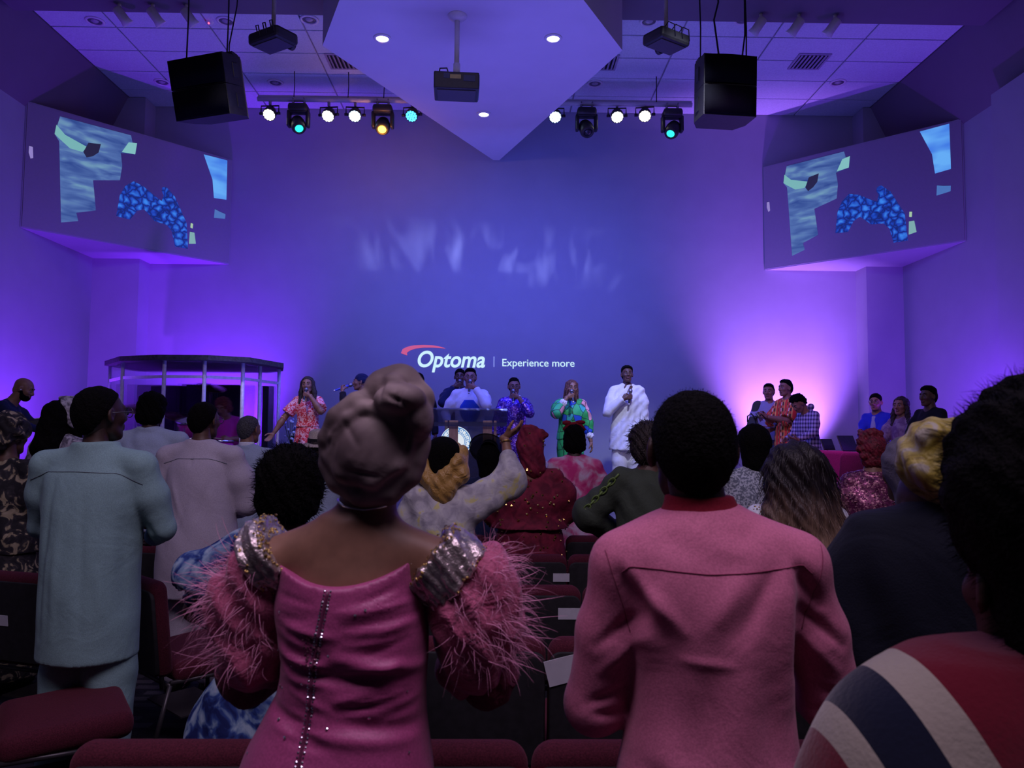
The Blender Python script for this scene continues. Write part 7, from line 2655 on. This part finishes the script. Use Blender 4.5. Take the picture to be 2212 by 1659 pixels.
for sx in (-6, 6):
    from mathutils.bvhtree import BVHTree
    bv = BVHTree.FromPolygons([v.co for v in dr.data.vertices], [p.vertices for p in dr.data.polygons])
    pp, nn = [], []
    for x, z in lerp_pts([(a + sx / 1115.0, b) for a, b in zl], 62):
        h_ = bv.ray_cast(Vector((x, -2, z)), Vector((0, 1, 0)))
        if h_[0] is not None:
            pp.append(h_[0])
            nn.append(h_[1])
    dots('zip_beads', pp, nn, 0.0024, silver_m, P.root)
p_, n_ = surf_pts(dr, 46, lambda V, N: (N[:, 1] < -0.3) & (V[:, 2] > 0.9), 74)
dots('crystals', p_, n_, 0.0028, plain('crystal', (0.9, 0.85, 0.95), 0.08, 0.9), P.root)
# lace panel cluster at mid back
p_, n_ = surf_pts(dr, 70, lambda V, N: (np.abs(V[:, 0] - lp(712, 1370)[0]) < 0.016) & (np.abs(V[:, 2] - lp(712, 1370)[1]) < 0.032) & (N[:, 1] < 0), 84)
dots('bead_cluster', p_, n_, 0.0026, plain('dark_beads', (0.16, 0.06, 0.09), 0.3, 0.5), P.root)
# silver-gold shoulder bands
def v3(px, py, y=0.0):
    a = lp(px, py)
    return np.array([a[0], y, a[1]])


bl_ = [cylp(v3(618, 1178, -0.005), v3(566, 1212, 0.0), 0.072, k=0.01)]
br_ = [cylp(v3(928, 1196, -0.005), v3(996, 1250, 0.0), 0.078, k=0.01)]
for nm, pr, ax in (('shoulder_band', bl_, (v3(618, 1178), v3(570, 1214))), ('shoulder_band', br_, (v3(928, 1196), v3(996, 1250)))):
    o = P.part(nm, pr, 0.005, c_silverlame, rip=(0.0032, 110), rl=1, label='crinkled silver and gold shoulder band')
    a, b = ax
    u_ = unit(b - a)
    p_, n_ = surf_pts(o, 300, lambda V, N: np.abs((V - a.astype(np.float32)) @ u_.astype(np.float32)) < 0.012, 94)
    q_ = dots('gold_trim', p_, n_, 0.0034, c_goldtrim, o)
    p2, n2 = surf_pts(o, 160, lambda V, N: np.abs((V - b.astype(np.float32)) @ u_.astype(np.float32)) < 0.006, 95)
    dots('gold_trim', p2, n2, 0.003, c_goldtrim, o)
# puff sleeves
pl = [rc(v3(556, 1240, 0.0), v3(545, 1300, 0.02), 0.058, 0.072, k=0.03), rc(v3(545, 1290, 0.02), v3(550, 1400, 0.03), 0.070, 0.066, k=0.03), rc(v3(550, 1400, 0.03), v3(578, 1445, 0.08), 0.062, 0.05, k=0.03), ell(v3(510, 1280, 0.02), (0.045, 0.06, 0.05), k=0.03)]
pr_ = [rc(v3(1012, 1268, 0.0), v3(1025, 1320, 0.01), 0.072, 0.085, k=0.03), rc(v3(1025, 1310, 0.01), v3(1025, 1400, 0.03), 0.080, 0.072, k=0.03), rc(v3(1025, 1400, 0.03), v3(995, 1465, 0.08), 0.068, 0.055, k=0.03), ell(v3(1060, 1240, 0.02), (0.042, 0.06, 0.05), k=0.03), ell(v3(1065, 1370, 0.02), (0.045, 0.06, 0.06), k=0.03)]
for pr, sd, sdv in ((pl, -1, 101), (pr_, 1, 102)):
    o = P.part('puff_sleeve', pr, 0.006, c_pinkpuff, rip=(0.006, 34), rl=1)
    c0 = v3(545, 1300) if sd < 0 else v3(1030, 1320)
    zlo = lp(800, 1425)[1]
    p_, n_ = surf_pts(o, 480, lambda V, N: (N[:, 1] < 0.5) & (V[:, 2] > zlo) & (V[:, 0] * sd > c0[0] * sd - 0.045), sdv)
    strands('feather_trim', p_, n_ * 0.8 + np.array([sd * 0.25, -0.15, 0.0]), 0.050, 0.0005, c_feather, P.root, 1.3, 1.5, 7, sdv + 5)
    p_, n_ = surf_pts(o, 130, lambda V, N: (V[:, 0] * sd > c0[0] * sd + 0.02) & (V[:, 2] > zlo), sdv + 3)
    strands('feather_plumes', p_, n_ + np.array([sd * 0.7, 0, 0.15]), 0.075, 0.0008, c_feather, P.root, 0.7, 1.3, 8, sdv + 9)
# sheer dark lower sleeves
lacem = cloth('wine_lace', (0.16, 0.03, 0.06), 0.6, 0.6, 22)
for sd in (-1, 1):
    S_, E_, W_ = P.sh[sd], P.el[sd], P.wr[sd]
    P.part('lace_sleeve', [rc(S_ + 0.55 * (E_ - S_), E_, 0.066, 0.058, k=0.03), rc(E_, E_ + 0.55 * (W_ - E_), 0.058, 0.042, k=0.03)], 0.007, lacem, rip=(0.003, 40))
# necklace
surf_line(P.body, lerp_pts([lp(728, 1072), lp(760, 1088), lp(800, 1093), lp(840, 1088), lp(872, 1070)], 26), 0.0028, silver_m, 'necklace', P.root, lift=0.001)
# headwrap
pr = [ell(v3(818, 978, -0.005), (0.097, 0.118, 0.096), k=0.02),
      ell(v3(822, 936, -0.01), (0.076, 0.090, 0.068), k=0.03),
      rc(v3(728, 995, -0.03), v3(755, 920, -0.02), 0.020, 0.022, k=0.008), rc(v3(755, 920, -0.02), v3(828, 852, -0.01), 0.022, 0.026, k=0.008),
      rc(v3(842, 846, -0.055), v3(874, 838, -0.05), 0.038, 0.042, k=0.010), rc(v3(874, 838, -0.05), v3(908, 868, -0.06), 0.040, 0.036, k=0.006), rc(v3(815, 856, -0.03), v3(845, 838, -0.03), 0.026, 0.036, k=0.008),
      ell(v3(882, 868, -0.105), (0.048, 0.042, 0.030), k=0.004), rc(v3(850, 872, -0.10), v3(868, 838, -0.09), 0.016, 0.022, k=0.005), ell(v3(916, 905, -0.075), (0.028, 0.05, 0.040), k=0.004),
      rc(v3(846, 880, -0.095), v3(906, 918, -0.085), 0.017, 0.019, k=0.005)]


def dome(px, py, r, up):
    """point so that a band of radius r stands `up` proud of the rear of the wrap"""
    c0 = v3(820, 960)
    q_ = v3(px, py)
    u_ = math.hypot((q_[0] - c0[0]) / 0.098, (q_[2] - c0[2]) / 0.112)
    q_[1] = -0.119 * math.sqrt(max(0.0, 1 - min(u_, 1.0) ** 2)) + (r - up) * (1 - 0.6 * min(u_, 1.0))
    if u_ > 0.8:
        f_ = 1 - (r - up) / 0.10 * min(1.0, (u_ - 0.8) * 4)
        q_[0], q_[2] = c0[0] + (q_[0] - c0[0]) * f_, c0[2] + (q_[2] - c0[2]) * f_
    return q_


for pts, r0, up in (([(726, 1000), (748, 1035), (800, 1058), (850, 1055), (892, 1020), (914, 955)], 0.026, 0.012),
                    ([(730, 980), (765, 1012), (820, 1030), (872, 1000), (905, 940)], 0.018, 0.007),
                    ([(722, 995), (730, 945), (752, 905), (790, 875), (840, 858)], 0.022, 0.010),
                    ([(742, 985), (748, 945), (772, 908), (812, 885)], 0.013, 0.005),
                    ([(868, 905), (893, 945), (886, 1000)], 0.015, 0.007),
                    ([(800, 885), (842, 892), (884, 908)], 0.014, 0.006),
                    ([(905, 900), (918, 945), (905, 990)], 0.020, 0.010),
                    ([(760, 1000), (790, 985), (815, 988)], 0.012, 0.004)):
    for p0, p1 in zip(pts[:-1], pts[1:]):
        pr.append(rc(dome(*p0, r0, up), dome(*p1, r0, up), r0, r0, k=0.005))
cr2 = []
for x0, y0, x1, y1, w, dp in ((765, 905, 800, 960, 0.006, -0.003), (780, 1010, 840, 1022, 0.004, -0.003), (760, 1040, 830, 1052, 0.004, -0.004), (840, 1045, 890, 1010, 0.004, -0.004), (850, 832, 842, 872, 0.006, -0.006), (890, 848, 880, 890, 0.005, -0.006), (735, 965, 748, 930, 0.004, -0.004), (860, 860, 905, 885, 0.005, -0.005), (905, 925, 890, 985, 0.004, -0.004), (800, 940, 850, 1000, 0.03, -0.004)):
    cr2.append((v3(x0, y0), v3(x1, y1), w, dp))
P.part('headwrap', pr, 0.0044, c_gele, creases=cr2, rip=(0.0005, 40), rl=1, flat=True)
P.shoes()

# ------------------------------------------------------------------ small things on the seats
p = PX(1082, 1560, 2.22)
t = thing('gift_bag', 'small red bag with white ribbon on a centre-block seat', 'bag', (p.x, 2.22, 0.47))
MB().box((0, 0, 0.10), (0.10, 0.05, 0.20), bev=0.012, seg=2).build('bag', plain('red_paper', (0.30, 0.03, 0.05), 0.5), t, True)
MB().tube([(0.0, -0.03, 0.02), (0.004, -0.03, 0.12), (0.0, -0.02, 0.21), (0.004, 0, 0.28)], [0.018, 0.008, 0.008, 0.004], 8).build('ribbon', plain('white_ribbon', (0.5, 0.5, 0.52), 0.6), t, True)
p = PX(1798, 1036, 7.5)
t = thing('handbag', 'gold and plum evening bag with upright handle on the middle magenta chair', 'bag', (p.x, 7.5, 1.05), 0.3)
MB().box((0, 0, 0.03), (0.26, 0.10, 0.13), bev=0.03, seg=3).build('bag', blotch('gold_plum_bag', [(0.42, (0.12, 0.03, 0.06)), (0.52, (0.35, 0.22, 0.08)), (0.60, (0.6, 0.5, 0.5))], 30), t, True)
MB().tube([(0.06, 0, 0.09), (0.10, 0, 0.15), (0.13, 0, 0.20), (0.135, 0, 0.24)], [0.012, 0.011, 0.012, 0.016], 8).build('handle', plain('tan_handle', (0.5, 0.25, 0.2), 0.5), t, True)
